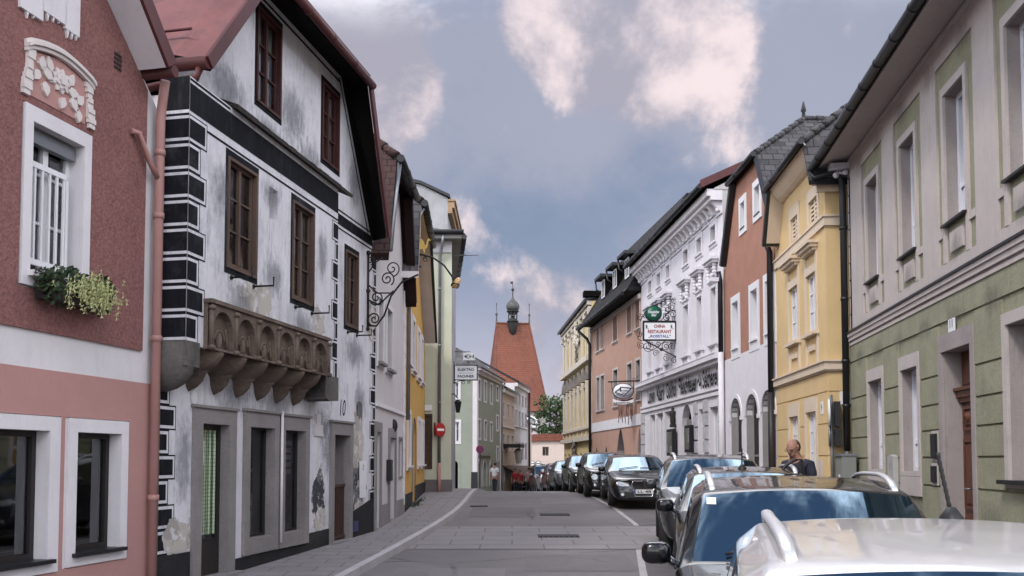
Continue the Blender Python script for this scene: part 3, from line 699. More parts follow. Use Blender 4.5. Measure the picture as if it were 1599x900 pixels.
for i in range(17):
    v1 = 6.1-i*.335; wd = .30 if i % 2 == 0 else .16; u1 = UR-.002
    b.poly([L2.P(u, v, .003) for u, v in rect(u1-wd, u1, v1-.335, v1)], 0); b.poly([L2.P(u, v, .005) for u, v in rect(u1-wd+.015, u1, v1-.32, v1-.02)], 1); b.poly([L2.P(u, v, .007) for u, v in rect(u1-wd+.05, u1, v1-.29, v1-.055)], 0)
b.build('painted_quoins', [M['black'], M['white_old']], h, recalc=False)
b = MB()
for (a, c, va, vc) in ((JU0, JU1, 6.16, 6.50), (JU0+.35, JU1, 6.03, 6.06), (JU0, -1.0, 6.53, 6.56)): b.poly([L2.P(u, v, JO+.004) for u, v in rect(a, c, va, vc)])
for (a, c, va, vc) in ((JU1, UR-.2, 6.24, 6.44), (JU1, UR-.2, 6.16, 6.19), (JU1, UR-.3, 6.49, 6.52)): b.poly([L2.P(u, v, .004) for u, v in rect(a, c, va, vc)])
for (q, c) in ((KRp, ER),): b.prism(L2, [(q[0]-.12, q[1]-.05), (q[0]-.07, q[1]-.05), (c[0]-.12, c[1]), (c[0]-.17, c[1])], .001, .005)
b.prism(L2, [(-.05, 8.84), (3.55, 8.84), (3.55, 8.88), (-.05, 8.88)], .001, .005)
b.build('painted_bands', M['black'], h, recalc=False)
b = MB(); rng = random.Random(5); u = -.97                      # tiled ledge along the top of the jetty
while u < 2.95:
    wd = rng.uniform(.15, .2); lift = rng.uniform(0, .015)
    b.hexa([L2.P(u, 6.55, JO+.09), L2.P(u+wd-.008, 6.55, JO+.09), L2.P(u+wd-.008, 6.76, 0), L2.P(u, 6.76, 0), L2.P(u, 6.60+lift, JO+.10), L2.P(u+wd-.008, 6.60+lift, JO+.10), L2.P(u+wd-.008, 6.80, 0), L2.P(u, 6.80, 0)]); u += wd
b.build('tile_ledge', M['ledge'], h)
# corbel frieze
CU0, CU1 = -1.56, 2.06; nb = 6; bw = (CU1-CU0)/nb; fz0, fz1 = 3.34, 3.91
holes = [arch(CU0+bw*i+.07, CU0+bw*(i+1)-.07, fz0+.03, fz1-.07) for i in range(nb)]
fr = wall(L2, h, rect(CU0, CU1, fz0, fz1), holes, M['sand'], depth=.09, name='corbel_frieze', out=JO+.10, back=M['sand'])
b = MB(); b.poly([L2.P(u, v, JO+.004) for u, v in rect(CU0, CU1, fz0, fz1)]); b.build('frieze_ground', M['sand'], fr, recalc=False)
b = MB(); b.box(L2, CU0-.02, CU1+.02, fz1, fz1+.05, JO+.001, JO+.13); b.box(L2, CU0, CU0+.01, fz0, fz1, 0, JO+.06); b.box(L2, CU1-.01, CU1, fz0, fz1, 0, JO+.06)
for i in range(nb+1): b.tube([L2.P(CU0+bw*i, fz0, JO+.105), L2.P(CU0+bw*i, fz1-.08, JO+.105)], .028, 8); b.ball(L2.P(CU0+bw*i, fz1-.06, JO+.115), .05, .05, .035, 6); b.ball(L2.P(CU0+bw*i, fz0+.02, JO+.115), .05, .05, .035, 6)
for i in range(nb):
    cu = CU0+bw*(i+.5); b.ball(L2.P(cu, fz0+.14, JO+.03), .05, .05, .12, 7)
    for sg in (-1, 1): b.tube([L2.P(cu+sg*.12*math.cos(t*.35), fz0+.20+.12*math.sin(t*.35)-.06, JO+.04) for t in range(6)], .022, 6); b.tube([L2.P(cu+sg*(.19-.012*t), fz0+.05+.05*t, JO+.05) for t in range(6)], .016, 6)
b.build('tracery', M['sand'], fr)
for i in range(nb):
    cu = CU0+bw*(i+.5); b = MB()
    b.lathe(L2.P(cu, 0, 0), [(.40, fz0+.03), (.43, fz0), (.42, fz0-.05), (.36, fz0-.15), (.25, fz0-.23), (.20, fz0-.25)], 14, 0, L2.d*.58, L2.n*1.08, arc=(0, math.pi))
    c2 = cu-.17*0
    b.lathe(L2.P(cu, 0, 0), [(.22, fz0-.22), (.235, fz0-.25), (.20, fz0-.27), (.17, fz0-.36), (.10, fz0-.44), (.01, fz0-.49)], 12, 0, L2.d*.52, L2.n*1.15, arc=(0, math.pi))
    b.build('corbel', M['sand'], fr)
b = MB()
b.lathe(L2.P(-1.83, 0, 0), [(.38, 3.38), (.385, 3.2), (.36, 3.02), (.27, 2.90), (.18, 2.84), (.05, 2.80)], 12, 0, L2.d*.62, L2.n*1.05, arc=(0, math.pi))
b.box(L2, JU0-.005, JU0+.30, 3.10, 3.40, 0, JO+.01); b.build('corner_stone', M['dstone'], h); b = MB()
b.box(L2, 2.12, 2.66, 2.98, 3.37, .0, JO+.012); b.prism(L2, [(2.12, 3.37), (2.12, 3.0), (2.3, 2.95), (2.66, 2.98), (2.66, 3.37)], .02, JO+.03)
b.build('corner_stone', M['dstone'], h)
b = MB(); b.box(L2, CU0, CU1, fz1+.05, fz1+.056, JO+.001, JO+.02); 
# windows
def dark_surround(r, o, w=.055, wb=.10):
    b = MB(); u0, u1, v0, v1 = r; frame_ring(b, L2, u0-w, u1+w, v0-wb, v1+w+.05, w, o+.001, o+.006, w+.05, wb); b.build('painted_surround', M['black'], h)
for (r, o, m, cur, nm) in ((jw1, JO, M['oldwood'], M['curtred'], 1), (jw2, JO, M['oldwood'], M['curtain'], 2), (w3, 0, M['oldwood'], M['curtain'], 3), (gw1, 0, M['redwood'], None, 0), (gw2, 0, M['redwood'], None, 0)):
    dark_surround(r, o)
    w = window(L2, h, r, m, 2, (1, 1, 1), rec=.04, fw=.06, bar=.024, out=o, mull=.055, curtain=cur or M['curtain'], glass=GLC, cd=.09)  # gable windows: white curtain added in place of sky reflected in the panes
    b = MB(); frame_ring(b, L2, r[0]-.012, r[1]+.012, r[2]-.03, r[3]+.012, .04, o-.035, o+.025); b.build('outer_frame', m, w)
    if nm:
        for k, uu in enumerate((r[0]+.12, r[1]-.05)):
            b = MB(); b.tube([L2.P(uu, r[2]-.14, o-.05), L2.P(uu, r[2]-.14, o+.02)], .03, 8); b.tube([L2.P(uu, r[2]-.14, o), L2.P(uu, r[2]-.14, o+.30), L2.P(uu, r[2]-.02, o+.30)], .014, 6); b.build('flower_box_bracket', M['iron'], h)
b = MB(); b.poly([L2.P(u, v, JO-.13) for u, v in rect(*jn)]); b.build('niche_plaster', M['greyplaster'], h, recalc=False)
b = MB(); b.poly([L2.P(u, v, -.10) for u, v in rect(*ni)]); b.build('niche_brick', mat('old_brick', (.16, .10, .085), .95, pattern=('b', .26, .075, .012, (.2, .13, .11), (.15, .14, .135)), bump=.5), h, recalc=False)
# door and shop windows in grey stone frames
def stone_frame(r, w, wt, wb, o=.05):
    b = MB(); u0, u1, v0, v1 = r; frame_ring(b, L2, u0-w, u1+w, v0-wb, v1+wt, w, -.10, o, wt, wb); b.box(L2, u0-w-.03, u1+w+.03, v1+wt, v1+wt+.035, 0, o+.03); return b.build('stone_frame', M['stone'], h)
stone_frame((d1[0]+.02, d1[1]-.02, d1[2]-.01, d1[3]-.02), .19, .20, 0)
w = window(L2, h, d1, M['dkframe'], 1, (.28, 1), rec=.09, fw=.09, bar=.05, curtain=M['curtgreen'], glass=GLC, name='glazed_door', cfull=.74, cd=.045)
b = MB(); b.poly([L2.P(u, v, -.118) for u, v in rect(d1[0]+.1, d1[0]+.33, d1[2]+1.50, d1[2]+1.82)]); b.build('paper_notice', M['paper'], w, recalc=False)
b = MB(); b.box(L2, d1[0]+.05, d1[1]-.05, d1[2], d1[2]+.48, -.14, -.08); b.build('kick_panel', M['dkframe'], w)
for r in (wa, wb_):
    stone_frame((r[0]+.015, r[1]-.015, r[2]+.01, r[3]-.015), .15, .22, .22)
    w = window(L2, h, r, M['dkframe'], 1, (1,), rec=.10, fw=.045, glass=GLC, name='shop_window')
    if r is wb_:
        b = MB()
        for i in range(5): b.box(L2, r[0]+.38, r[0]+.72, r[3]-.25-i*.115, r[3]-.17-i*.115, -.20, -.19)
        b.build('price_board', M['paper'], w)
        b = MB(); b.prism(L2, [(r[0]+.45, r[2]+.02), (r[0]+.9, r[2]+.02), (r[0]+.75, r[2]+.55), (r[0]+.55, r[2]+.75)], -.32, -.25); b.build('red_cloth_display', mat('red_cloth', (.12, .018, .02), .9), w)
    else:
        b = MB(); b.box(L2, r[0]+.12, r[0]+.55, r[2]+.06, r[2]+.38, -.36, -.22); b.box(L2, r[0]+.05, r[0]+.6, r[2]+.95, r[2]+1.0, -.36, -.2); b.tube([L2.P(r[0]+.2, r[2]+1.0, -.25), L2.P(r[0]+.35, r[2]+1.3, -.25), L2.P(r[0]+.5, r[2]+1.25, -.25)], .02, 6); b.build('window_display', M['zinc'], w)
b = MB(); pu_ = (wa[1]+wb_[0])/2; b.tube([L2.P(pu_, wa[2]-.12, .075), L2.P(pu_, wa[3]+.25, .075)], .022, 8); b.build('cable_conduit', M['white_trim'], h)
stone_frame((d2[0]+.02, d2[1]-.02, d2[2]-.01, d2[3]-.02), .14, .22, 0)
b = MB(); b.box(L2, d2[0]+.02, d2[1]-.02, d2[2], d2[3], -.32, -.27); b.build('door', M['doorred'], h)
b = MB()
for i in range(9): uu = d2[0]+.03+(d2[1]-d2[0]-.06)*i/8; b.box(L2, uu-.014, uu+.014, d2[2]+.12, d2[2]+1.02, -.10, -.07)
b.box(L2, d2[0], d2[1], d2[2]+1.0, d2[2]+1.05, -.12, -.05); b.box(L2, d2[0], d2[1], d2[2]+.08, d2[2]+.13, -.12, -.05); b.build('slatted_gate', M['brown'], h)
b = MB(); b.box(L2, d1[0]-.22, d1[1]+.24, .2, .47, -.3, .16); b.build('door_step', M['stone'], h)
b = MB(); b.box(L2, d2[0]-.1, d2[1]+.15, .3, .55, -.3, .13); b.build('door_step', M['stone'], h)
# plinth, broken by the doors and following the street
for (a, c, za, zc) in ((UL, d1[0]-.19, .84, .84), (d1[1]+.19, wb_[1]+.16, wa[2]-.235, wa[2]-.225), (wb_[1]+.16, d2[0]-.14, .78, .80), (d2[1]+.14, UR, 1.02, 1.26)):
    b = MB(); n = 3
    for i in range(n):
        ua, ub = a+(c-a)*i/n, a+(c-a)*(i+1)/n; zt = lambda u: za+(zc-za)*(u-a)/(c-a)
        b.hexa([L2.P(ua, 0, .001), L2.P(ub, 0, .001), L2.P(ub, 0, .022), L2.P(ua, 0, .022), L2.P(ua, zt(ua), .001), L2.P(ub, zt(ub), .001), L2.P(ub, zt(ub), .018), L2.P(ua, zt(ua), .018)])
    b.build('plinth', M['plinth'], h)
# fallen plaster: bare and darkened render showing through ragged holes in the whitewash
def peel_mat(name, c1, c2, c3, amax=1.0, stretch=1.0, lo=.46, hi=.50, fs=1.0):
    m = bpy.data.materials.new(name); m.use_nodes = True; t = m.node_tree; n = t.nodes; l = t.links; p = n['Principled BSDF']; p.inputs['Roughness'].default_value = .95
    at = n.new('ShaderNodeAttribute'); at.attribute_name = 'mask'; tcn = n.new('ShaderNodeTexCoord'); mpp = n.new('ShaderNodeMapping'); mpp.inputs['Scale'].default_value = (1, 1, 1/stretch); l.new(tcn.outputs['Object'], mpp.inputs[0])
    def nz(sc, d=8, r=.62):
        q = n.new('ShaderNodeTexNoise'); q.inputs['Scale'].default_value = sc; q.inputs['Detail'].default_value = d; q.inputs['Roughness'].default_value = r; l.new(mpp.outputs[0], q.inputs['Vector']); return q.outputs[0]
    def mr(v, a, b):
        q = n.new('ShaderNodeMapRange'); l.new(v, q.inputs[0]); q.inputs[1].default_value = a; q.inputs[2].default_value = b; return q.outputs[0]
    def mx(f, a, b):
        q = n.new('ShaderNodeMix'); q.data_type = 'RGBA'; l.new(f, q.inputs[0])
        for i, v in ((6, a), (7, b)):
            if isinstance(v, tuple): q.inputs[i].default_value = (*v, 1)
            else: l.new(v, q.inputs[i])
        return q.outputs[2]
    col = mx(mr(nz(3.1), .50, .54), c1, c2); col = mx(mr(nz(6.5), .56, .60), col, c3); l.new(col, p.inputs['Base Color'])
    ad = n.new('ShaderNodeMath'); ad.operation = 'ADD'; l.new(at.outputs['Fac'], ad.inputs[0])
    ms = n.new('ShaderNodeMath'); ms.operation = 'MULTIPLY_ADD'; l.new(nz(4.2*fs, 10, .7 if fs > 1 else .62), ms.inputs[0]); ms.inputs[1].default_value = 1.7; ms.inputs[2].default_value = -.85; l.new(ms.outputs[0], ad.inputs[1])
    al0 = mr(ad.outputs[0], lo, hi); alm = n.new('ShaderNodeMath'); alm.operation = 'MULTIPLY'; l.new(al0, alm.inputs[0]); alm.inputs[1].default_value = amax; al = alm.outputs[0]; tr = n.new('ShaderNodeBsdfTransparent'); sh = n.new('ShaderNodeMixShader'); l.new(al, sh.inputs[0]); l.new(tr.outputs[0], sh.inputs[1]); l.new(p.outputs[0], sh.inputs[2]); l.new(sh.outputs[0], n['Material Output'].inputs[0])
    return m
M['peel_dark'] = peel_mat('peeled_dark_render', (.035, .037, .045), (.13, .13, .14), (.36, .33, .31)); M['peel_pale'] = peel_mat('peeled_pale_render', (.46, .42, .38), (.34, .31, .29), (.58, .56, .57))
def peel(cu, cv, ru, rv, o, m, out=0.0, F=None, par=None):
    F = F or L2; par = par or h
    n = 8; b = MB(); ms = []
    for i in range(n):
        for j in range(n):
            q = [(-1+2*(i+a)/n, -1+2*(j+c)/n) for a, c in ((0, 0), (1, 0), (1, 1), (0, 1))]; b.poly([F.P(cu+x*ru, cv+y*rv, out+o) for x, y in q]); ms += [max(0, 1-math.hypot(x, y))*1.25 for x, y in q]
    ob = b.build('stain' if m.name.startswith('run') else 'bare_patch', m, par, recalc=False); at = ob.data.attributes.new('mask', 'FLOAT', 'POINT'); at.data.foreach_set('value', ms)
um = (wb_[1]+d2[0])/2
peel(um, 1.35, .42, .75, .003, M['peel_dark']); peel(um+.05, .98, .40, .32, .005, M['peel_pale'])
peel(d2[1]+.42, 2.2, .48, 1.0, .003, M['peel_pale']); peel(d2[1]+.46, 1.45, .62, .70, .005, M['peel_dark']); peel(d2[1]+.55, 1.05, .4, .3, .007, M['peel_pale']); peel(UR-.25, 4.9, .35, 1.0, .009, M['peel_pale'])
M['stain'] = peel_mat('run_off_grime', (.10, .105, .125), (.16, .165, .19), (.26, .27, .29), .42, 2.2, .40, .95, 2.6)
M['stainw'] = peel_mat('run_off_grime_warm', (.13, .115, .10), (.18, .16, .145), (.25, .23, .21), .26, 3.2, .40, .95, 1.8)
for (cu, cv, ru, rv, oo) in ((jw1[0]+.35, jw1[2]-.45, .55, .45, JO), (jw1[1]+.55, 4.6, .5, .5, JO), (jw2[0]+.4, jw2[2]-.4, .6, .4, JO), (jw1[1]+.45, 5.75, .5, .35, JO), (-1.2, 5.4, .45, .6, JO), (-.4, 7.1, .9, .55, 0), (1.6, 7.5, .9, .8, 0), (2.3, 7.0, .8, .5, 0), (4.3, 7.2, .6, .8, 0), (4.4, 4.0, .8, .5, 0), (3.2, 2.2, .5, .9, 0), (2.9, 2.6, .6, .5, 0), (-.1, 2.85, .9, .4, 0), (1.2, 2.85, 1.0, .4, 0), (4.7, 3.1, .5, .6, 0), (-1.35, 2.0, .35, .9, 0), (jw2[1]+.35, 5.3, .35, .7, JO), (.9, 6.9, .8, .4, 0)):
    peel(cu, cv, ru, rv, .0085 if oo else .0015, M['stain'], oo)
peel(UL+.45, 1.05, .45, .4, .009, M['peel_pale']); peel(-.2, 4.15, .8, .5, .003, M['peel_pale'], JO); peel(1.9, 4.2, .4, .4, .003, M['peel_pale'], JO)
b = MB(); r = L2.R(561, 720, 778, 570); b.prism(L2, [(r[0], r[2]), (r[1], r[2]), (r[1]+.04, r[3]), (r[0]-.03, r[3])], .012, .022); b.build('cover_plate', M['wpaint'], h)
b = MB(); b.text('2', L2.P((r[0]+r[1])/2, r[3]-.12, .022), L2.tx, L2.up, .1, thick=.003); b.build('plate_figure', M['black'], h, recalc=False)
r = L2.R(549.5, 815, 831, 557); b = MB(); b.box(L2, r[0], r[1], r[2], r[3], .02, .035); b.build('blue_number_plate', mat('blue_enamel', (.03, .04, .12), .4), h)
r = L2.R(490, 663, 681, 503); b = MB(); b.box(L2, r[0], r[1], r[2], r[3], .001, .02); b.box(L2, r[0]+.08, r[1]-.1, r[3], r[3]+.18, .001, .02); b.build('stone_plaque', M['greyplaster'], h)
b = MB(); u, v = L2.uv(302, 621); b.disc(L2.P(u, v, .012), L2.d, L2.up, .075, .085); b.build('porcelain_medallion', M['wpaint'], h, recalc=False)
b = MB(); u, v = L2.uv(535, 637); b.text('10', L2.P(u, v, 0), L2.tx, L2.up, .30, .27, thick=.004, bold=.004, shear=.18); b.build('house_number', M['black'], h, recalc=False)
# roof
of = .50
rp0 = [(-1.70, 6.98), (-.08, 9.08), (3.66, 9.10), (5.36, 6.50)]; rp1 = [(-1.72, 6.84), (-.05, 8.88), (3.62, 8.88), (4.70, 6.36)]
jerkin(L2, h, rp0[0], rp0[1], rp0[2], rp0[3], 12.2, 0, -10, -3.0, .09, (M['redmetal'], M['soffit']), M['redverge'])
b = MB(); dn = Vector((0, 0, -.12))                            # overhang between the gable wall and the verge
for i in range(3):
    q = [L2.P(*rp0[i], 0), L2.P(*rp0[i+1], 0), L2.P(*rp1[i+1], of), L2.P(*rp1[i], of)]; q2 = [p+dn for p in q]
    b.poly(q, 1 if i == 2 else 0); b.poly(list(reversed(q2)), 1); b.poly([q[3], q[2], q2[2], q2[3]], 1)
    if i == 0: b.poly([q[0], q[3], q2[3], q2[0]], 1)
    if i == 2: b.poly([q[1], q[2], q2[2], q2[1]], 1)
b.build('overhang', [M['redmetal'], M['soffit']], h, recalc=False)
b = MB()
for (p, q) in (((-1.74, 6.74), (-.05, 8.82)), ((-.05, 8.82), (3.66, 8.82)), ((3.66, 8.82), (4.76, 6.26))):
    dx, dy = q[0]-p[0], q[1]-p[1]; ln = math.hypot(dx, dy); nx, ny = -dy/ln*.16, dx/ln*.16
    b.prism(L2, [p, q, (q[0]+nx, q[1]+ny), (p[0]+nx, p[1]+ny)], of+.002, of+.05)
b.build('verge_board', M['redverge'], h)
gutter(h, L2.P(-.05, 8.80, of+.08), L2.P(3.72, 8.80, of+.08), .07, M['redverge'])
gutter(h, L2.P(-1.80, 6.80, of+.02), L2.P(-1.80, 6.80, -6), .08, M['redverge'])
pipe(h, [L2.P(-1.80, 6.74, .40), L2.P(-1.80, 6.62, .36), L2.P(-1.95, 6.46, -.30)], .05, M['redverge'], 'gutter_spout')
b = MB()
for k in range(3): b.tube([L2.P(-1.5, 7.4+.12*k, .1-k*.9), L2.P(-1.5, 7.4+.12*k, -.8-k*.9)], .02, 6); b.tube([L2.P(-1.5, 7.25+.1*k, -.4-k*.9), L2.P(-1.5, 7.5+.12*k, -.4-k*.9)], .015, 5)
b.build('snow_guard', M['redverge'], h)
# wrought-iron bracket on the far corner
br = empty('sign_bracket', L2.P(5.0, 5.2, .02), 'scrolled black wrought-iron bracket without a sign on the white house corner', 'wall bracket')
b = MB(); bu = 5.02; P = lambda o, v: L2.P(bu, v, o); n_, z_ = L2.n, L2.up
b.tube([P(.03, 4.55), P(.03, 6.05)], .022, 8); b.ball(P(.03, 6.05), .05, n=7); b.ball(P(.03, 4.55), .04, n=7); b.ball(P(.03, 5.3), .045, n=7)
b.tube([P(.03, 4.62), P(.20, 4.60), P(.36, 4.80), P(.50, 5.18), P(.72, 5.45), P(1.05, 5.58)], .02, 8)
b.tube([P(.03, 5.12), P(.25, 5.02), P(.55, 5.28)], .018, 8); b.tube([P(.03, 5.42), P(.22, 5.25), P(.52, 5.24)], .015, 8); b.tube([P(.05, 5.68), P(.15, 5.84), P(.32, 5.94)], .014, 6)
b.spiral(P(.16, 4.74), n_, z_, .14, .02, 4.2, -1.6, .015); b.spiral(P(.2, 5.16), n_, z_, .15, .02, 3.8, 1.6, .015); b.spiral(P(.42, 5.52), n_, z_, .15, .02, -1.0, 1.7, .014); b.spiral(P(.52, 5.72), n_, z_, .16, .02, -1.4, 1.5, .013); b.spiral(P(.07, 5.9), n_, z_, .09, .01, -1.4, 1.5, .012)
b.build('scrollwork', M['iron'], br)
# ------------------------------------------------------------------ grey house with tall dark roof
L3 = Fac(820, 585, L2.Y(L2.uv(585, 720)[0]), 'L')
h = empty('grey_house', L3.P(2, .45), 'light grey plastered gabled house with a steep brown tiled roof beside the white house', 'house')
w1 = L3.R(590, 463, 565, 597.5); w2 = L3.R(603.5, 480, 576, 611.5)
dA = L3.R(585.5, 674, 806, 591.5); dA = (dA[0]+.05, dA[1]+.1, .5, dA[3]); dB = L3.R(607.5, 683, 802, 614.5); dB = (dB[0], dB[1]+.15, .55, dB[3]); w4 = L3.R(623, 686, 744, 627.5)
a3 = (.55, 1.35, 6.55, 7.7); UR3 = 4.3
wall(L3, h, [(0.02, 0), (UR3, 0), (UR3, 6.2), (3.4, 8.35), (.9, 8.35), (0.02, 6.3)], [rect(*q) for q in (w1, w2, dA, dB, w4)], M['greyplaster'], depth=.25)
side_walls(L3, h, .02, UR3, 0, 6.3, 9, M['greyplaster'])
b = MB(); b.box(L3, .02, UR3, 3.08, 3.16, .001, .05); b.build('string_course', M['white_trim'], h)
for r in (w1, w2):
    trim(L3, h, r, .10, M['white_trim'], .03); window(L3, h, r, M['greywin'], 1, (1, .5), rec=.16); sill(L3, h, r, M['stone'], .12, .05, .08)
for r in (dA, dB):
    trim(L3, h, r, .14, M['stone'], .04, wb=0, wt=.2); b = MB(); b.box(L3, r[0], r[1], r[2], r[3], -.24, -.2); b.build('door', M['greywin'], h)
trim(L3, h, w4, .06, M['stone'], .02); window(L3, h, w4, M['greywin'], 1, (1,), rec=.12)
b = MB(); r = L3.R(603.3, 718, 751, 606.5); b.box(L3, r[0], r[1], r[2], r[3], .001, .10); b.build('letter_boxes', M['iron'], h)
b = MB(); u, v = L3.uv(613.5, 665); b.ball(L3.P(u, v, .02), .09, .05, .15, 8); b.build('wall_light', M['iron'], h)
b = MB()
for (a, c) in ((.02, dA[0]-.14), (dA[1]+.14, dB[0]-.14), (dB[1]+.14, UR3)): b.box(L3, a, c, 0, 1.05, .001, .03)
b.build('plinth', M['stone'], h)
b = MB(); b.box(L3, UR3-.16, UR3, .4, 6.2, .001, .03)
for i in range(16): b.box(L3, UR3-.19, UR3+.005, .9+i*.34, 1.12+i*.34, .002, .035)
b.build('white_quoins', M['white_trim'], h)
jerkin(L3, h, (-.3, 6.1), (.75, 8.4), (3.35, 8.4), (4.25, 5.95), 10.6, .30, -9, -2.2, .15, (M['tile_dark'], M['dsoffit']), M['tile_dark'])
b = MB(); b.prism(L3, [(3.35, 8.42), (4.28, 5.92), (4.18, 5.88), (3.22, 8.25)], .10, .31); b.build('verge_board', M['dsoffit'], h)
gutter(h, L3.P(.6, 8.32, .40), L3.P(3.5, 8.32, .40), .085, M['dkgutter'])
pipe(h, [L3.P(.72, 8.25, .36), L3.P(.62, 7.6, .30), L3.P(-.1, 6.2, .30)], .05, M['zinc'])

# ------------------------------------------------------------------ ochre house
L4 = Fac(745, 630, L3.Y(L3.uv(630, 720)[0]), 'L')
h = empty('ochre_house', L4.P(4, .6), 'ochre yellow house with white window frames between the grey house and the pale green house', 'house')
UR4 = 8.9
ups = [L4.R(635.3, 483, 568, 638.5), L4.R(643, 504, 578, 647.5), L4.R(651, 521, 590, 654.5), L4.R(656.8, 531, 597, 660)]
ups = [(q[0], q[0]+.85, 4.5, 5.9) for q in ups]
los = [L4.R(635.5, 648, 736, 639), L4.R(652, 660, 736, 655), L4.R(658, 664, 736, 661)]
los = [(q[0], q[0]+.85, 1.85, 3.2) for q in los]
du = L4.uv(643.5, 660)[0]; dr = (du, du+1.05, .7, 3.1)
wall(L4, h, [(0, 0), (UR4, 0), (UR4, 6.4), (5.2, 8.6), (1.2, 8.6), (0, 6.6)], [rect(*q) for q in ups+los]+[arch(*dr, rise=.5)], M['ochre'], depth=.2)
side_walls(L4, h, 0, UR4, 0, 6.4, 9, M['ochre'])
for r in ups+los: trim(L4, h, r, .13, M['white_trim'], .05); window(L4, h, r, M['wpaint'], 2, (1, .5), rec=.10, curtain=M['curtain']); sill(L4, h, r, M['white_trim'], .12, .05, .14)
b = MB(); b.box(L4, dr[0], dr[1], dr[2], dr[3]-.4, -.2, -.15); b.build('door', M['brown'], h)
b = MB(); b.prism(L4, arch(dr[0]-.1, dr[1]+.1, .7, 3.2, rise=.55)+[], .001, .04, cap=False); b.build('door_surround', M['stone'], h)
b = MB(); b.box(L4, 0, dr[0]-.1, 0, 1.12, .001, .03); b.box(L4, dr[1]+.1, UR4, 0, 1.25, .001, .03); b.build('plinth', M['plinth'], h)
jerkin(L4, h, (-.5, 6.6), (.5, 8.62), (4.9, 8.62), (8.4, 6.15), 11.5, .38, -9, -3, .16, (M['slate'], M['white_trim']), M['tile_dark'])
b = MB(); b.prism(L4, [(4.9, 8.66), (8.5, 6.12), (8.4, 6.0), (4.8, 8.5)], .37, .45); b.build('verge_board', M['dkgutter'], h)
gutter(h, L4.P(.4, 8.55, .47), L4.P(5.0, 8.55, .47), .09, M['dkgutter'])
pipe(h, [L4.P(.55, 8.45, .42), L4.P(.45, 8.0, .2), L4.P(.35, 7.2, .1), L4.P(.3, 3.0, .08)], .05, M['zinc'])
r_ = ray(659, 384); kk = 23.6/r_.y; CP = Pl((r_.x*kk, 23.6, EYE+r_.z*kk), (1, 0, 0), (0, -1, 0)); b = MB()
b.prism(CP, [(x*.0169, -y*.0169) for x, y in ((-14, 4), (-10, -3), (-6, -6), (-3, -10), (0, -11), (3, -6), (5, 0), (7, -3), (8, -9), (10, -12), (14, -9), (13, -8), (10, -8), (9, 0), (6, 5), (4, 5), (5, 12), (3, 12), (2, 6), (-8, 6), (-9, 13), (-11, 13), (-10, 6))], -.02, .02)
b.tube([CP.P(-.05, .18, 0), CP.P(-.05, .45, 0), CP.P(-.3, .5, 0)], .012, 5)
cm = b.build('camel_sign', mat('yellow_sheet_metal', (.62, .45, .12), .5), None); 
tag(cm, 'flat yellow animal silhouette hung under the ochre house eave', 'sign')
# arched street lamp on the ochre house
lp = empty('street_lamp', L4.P(1.75, 7.0, .05), 'arched black wall arm carrying a small amber street lamp over the ochre facade', 'street lamp')
b = MB(); Q = lambda o, v: L4.P(1.75, v, o)
b.tube([Q(.02, 7.52), Q(.30, 7.53), Q(.62, 7.45), Q(.92, 7.24), Q(1.12, 6.96), Q(1.2, 6.82)], .025, 8); b.tube([Q(.02, 7.2), Q(.3, 7.2)], .03, 8); b.tube([Q(.02, 7.1), Q(.02, 7.65)], .035, 8); b.spiral(Q(.42, 7.40), L4.n, L4.up, .07, .03, 1.2, 1.2, .012); b.build('arm', M['iron'], lp)
b = MB(); b.lathe(Q(1.26, 6.78), [(.001, -.16), (.09, -.14), (.10, .0), (.085, .08), (.06, .12), (.001, .13)], 12, 0, Vector((1, 0, 0)), Vector((0, .94, -.34)), Vector((.35, .3, .88)).normalized()); b.build('lamp_glass', mat('amber_glass', (.55, .36, .15), .2, spec=.6), lp)
b = MB(); b.lathe(Q(1.22, 6.70), [(.12, -.02), (.12, .03), (.05, .10)], 12); b.build('lamp_cap', M['iron'], lp)

# ------------------------------------------------------------------ pale green house that steps forward
D5 = 31.3; X5 = -2.12; z5 = 9.72
F5 = Pl((X5, D5, 0), (-1, 0, 0), (0, -1, 0)); F5.n = Vector((.09, -1, 0)); S5 = Pl((X5, D5, 0), (-.09, 1, 0), (1, .09, 0))
h = empty('pale_green_house', (X5-2, D5+2, .75), 'tall pale green corner house stepping forward into the street with a zinc downpipe', 'house')
sw = (.72, .90, 1.75, 3.55)
wall(F5, h, rect(0, 3.4, 0, z5), [rect(*sw)], M['palegreen'], depth=.15)
wins5 = [(1.2+i*2.4, 2.2+i*2.4, z, z+1.7) for i in range(3) for z in (4.5, 7.2)]
wall(S5, h, rect(0, 8.5, 0, z5), [rect(*q) for q in wins5], M['palegreen'], depth=.2, name='street_wall')
for r in wins5: window(S5, h, r, M['wpaint'], 2, (1, .5), rec=.1); trim(S5, h, r, .1, M['white_trim'])
window(F5, h, sw, M['brown'], 1, (1,), rec=.05); trim(F5, h, sw, .06, M['brown'], .03)
b = MB(); b.box(F5, 0, 3.4, 0, 1.32, .001, .035); b.box(S5, -.03, 8.5, 0, 1.32, .001, .035); b.build('plinth', mat('brown_grey_plinth', (.15, .13, .13), .9, var=.15, bump=.3, fine=.2), h)
b = MB(); b.prism(F5, [(-.38, z5+.0), (3.4, z5+.0), (3.4, z5+.14), (-.38, z5+.14)], -8.7, .40); b.build('soffit', mat('grey_soffit_board', (.22, .21, .20), .8), h)
b = MB(); b.box(F5, .02, 3.4, z5-.42, z5-.3, .001, .05); b.prism(F5, [(0, z5-.30), (3.4, z5-.30), (3.4, z5), (0, z5)], .001, .03); b.build('cornice', M['white_trim'], h)
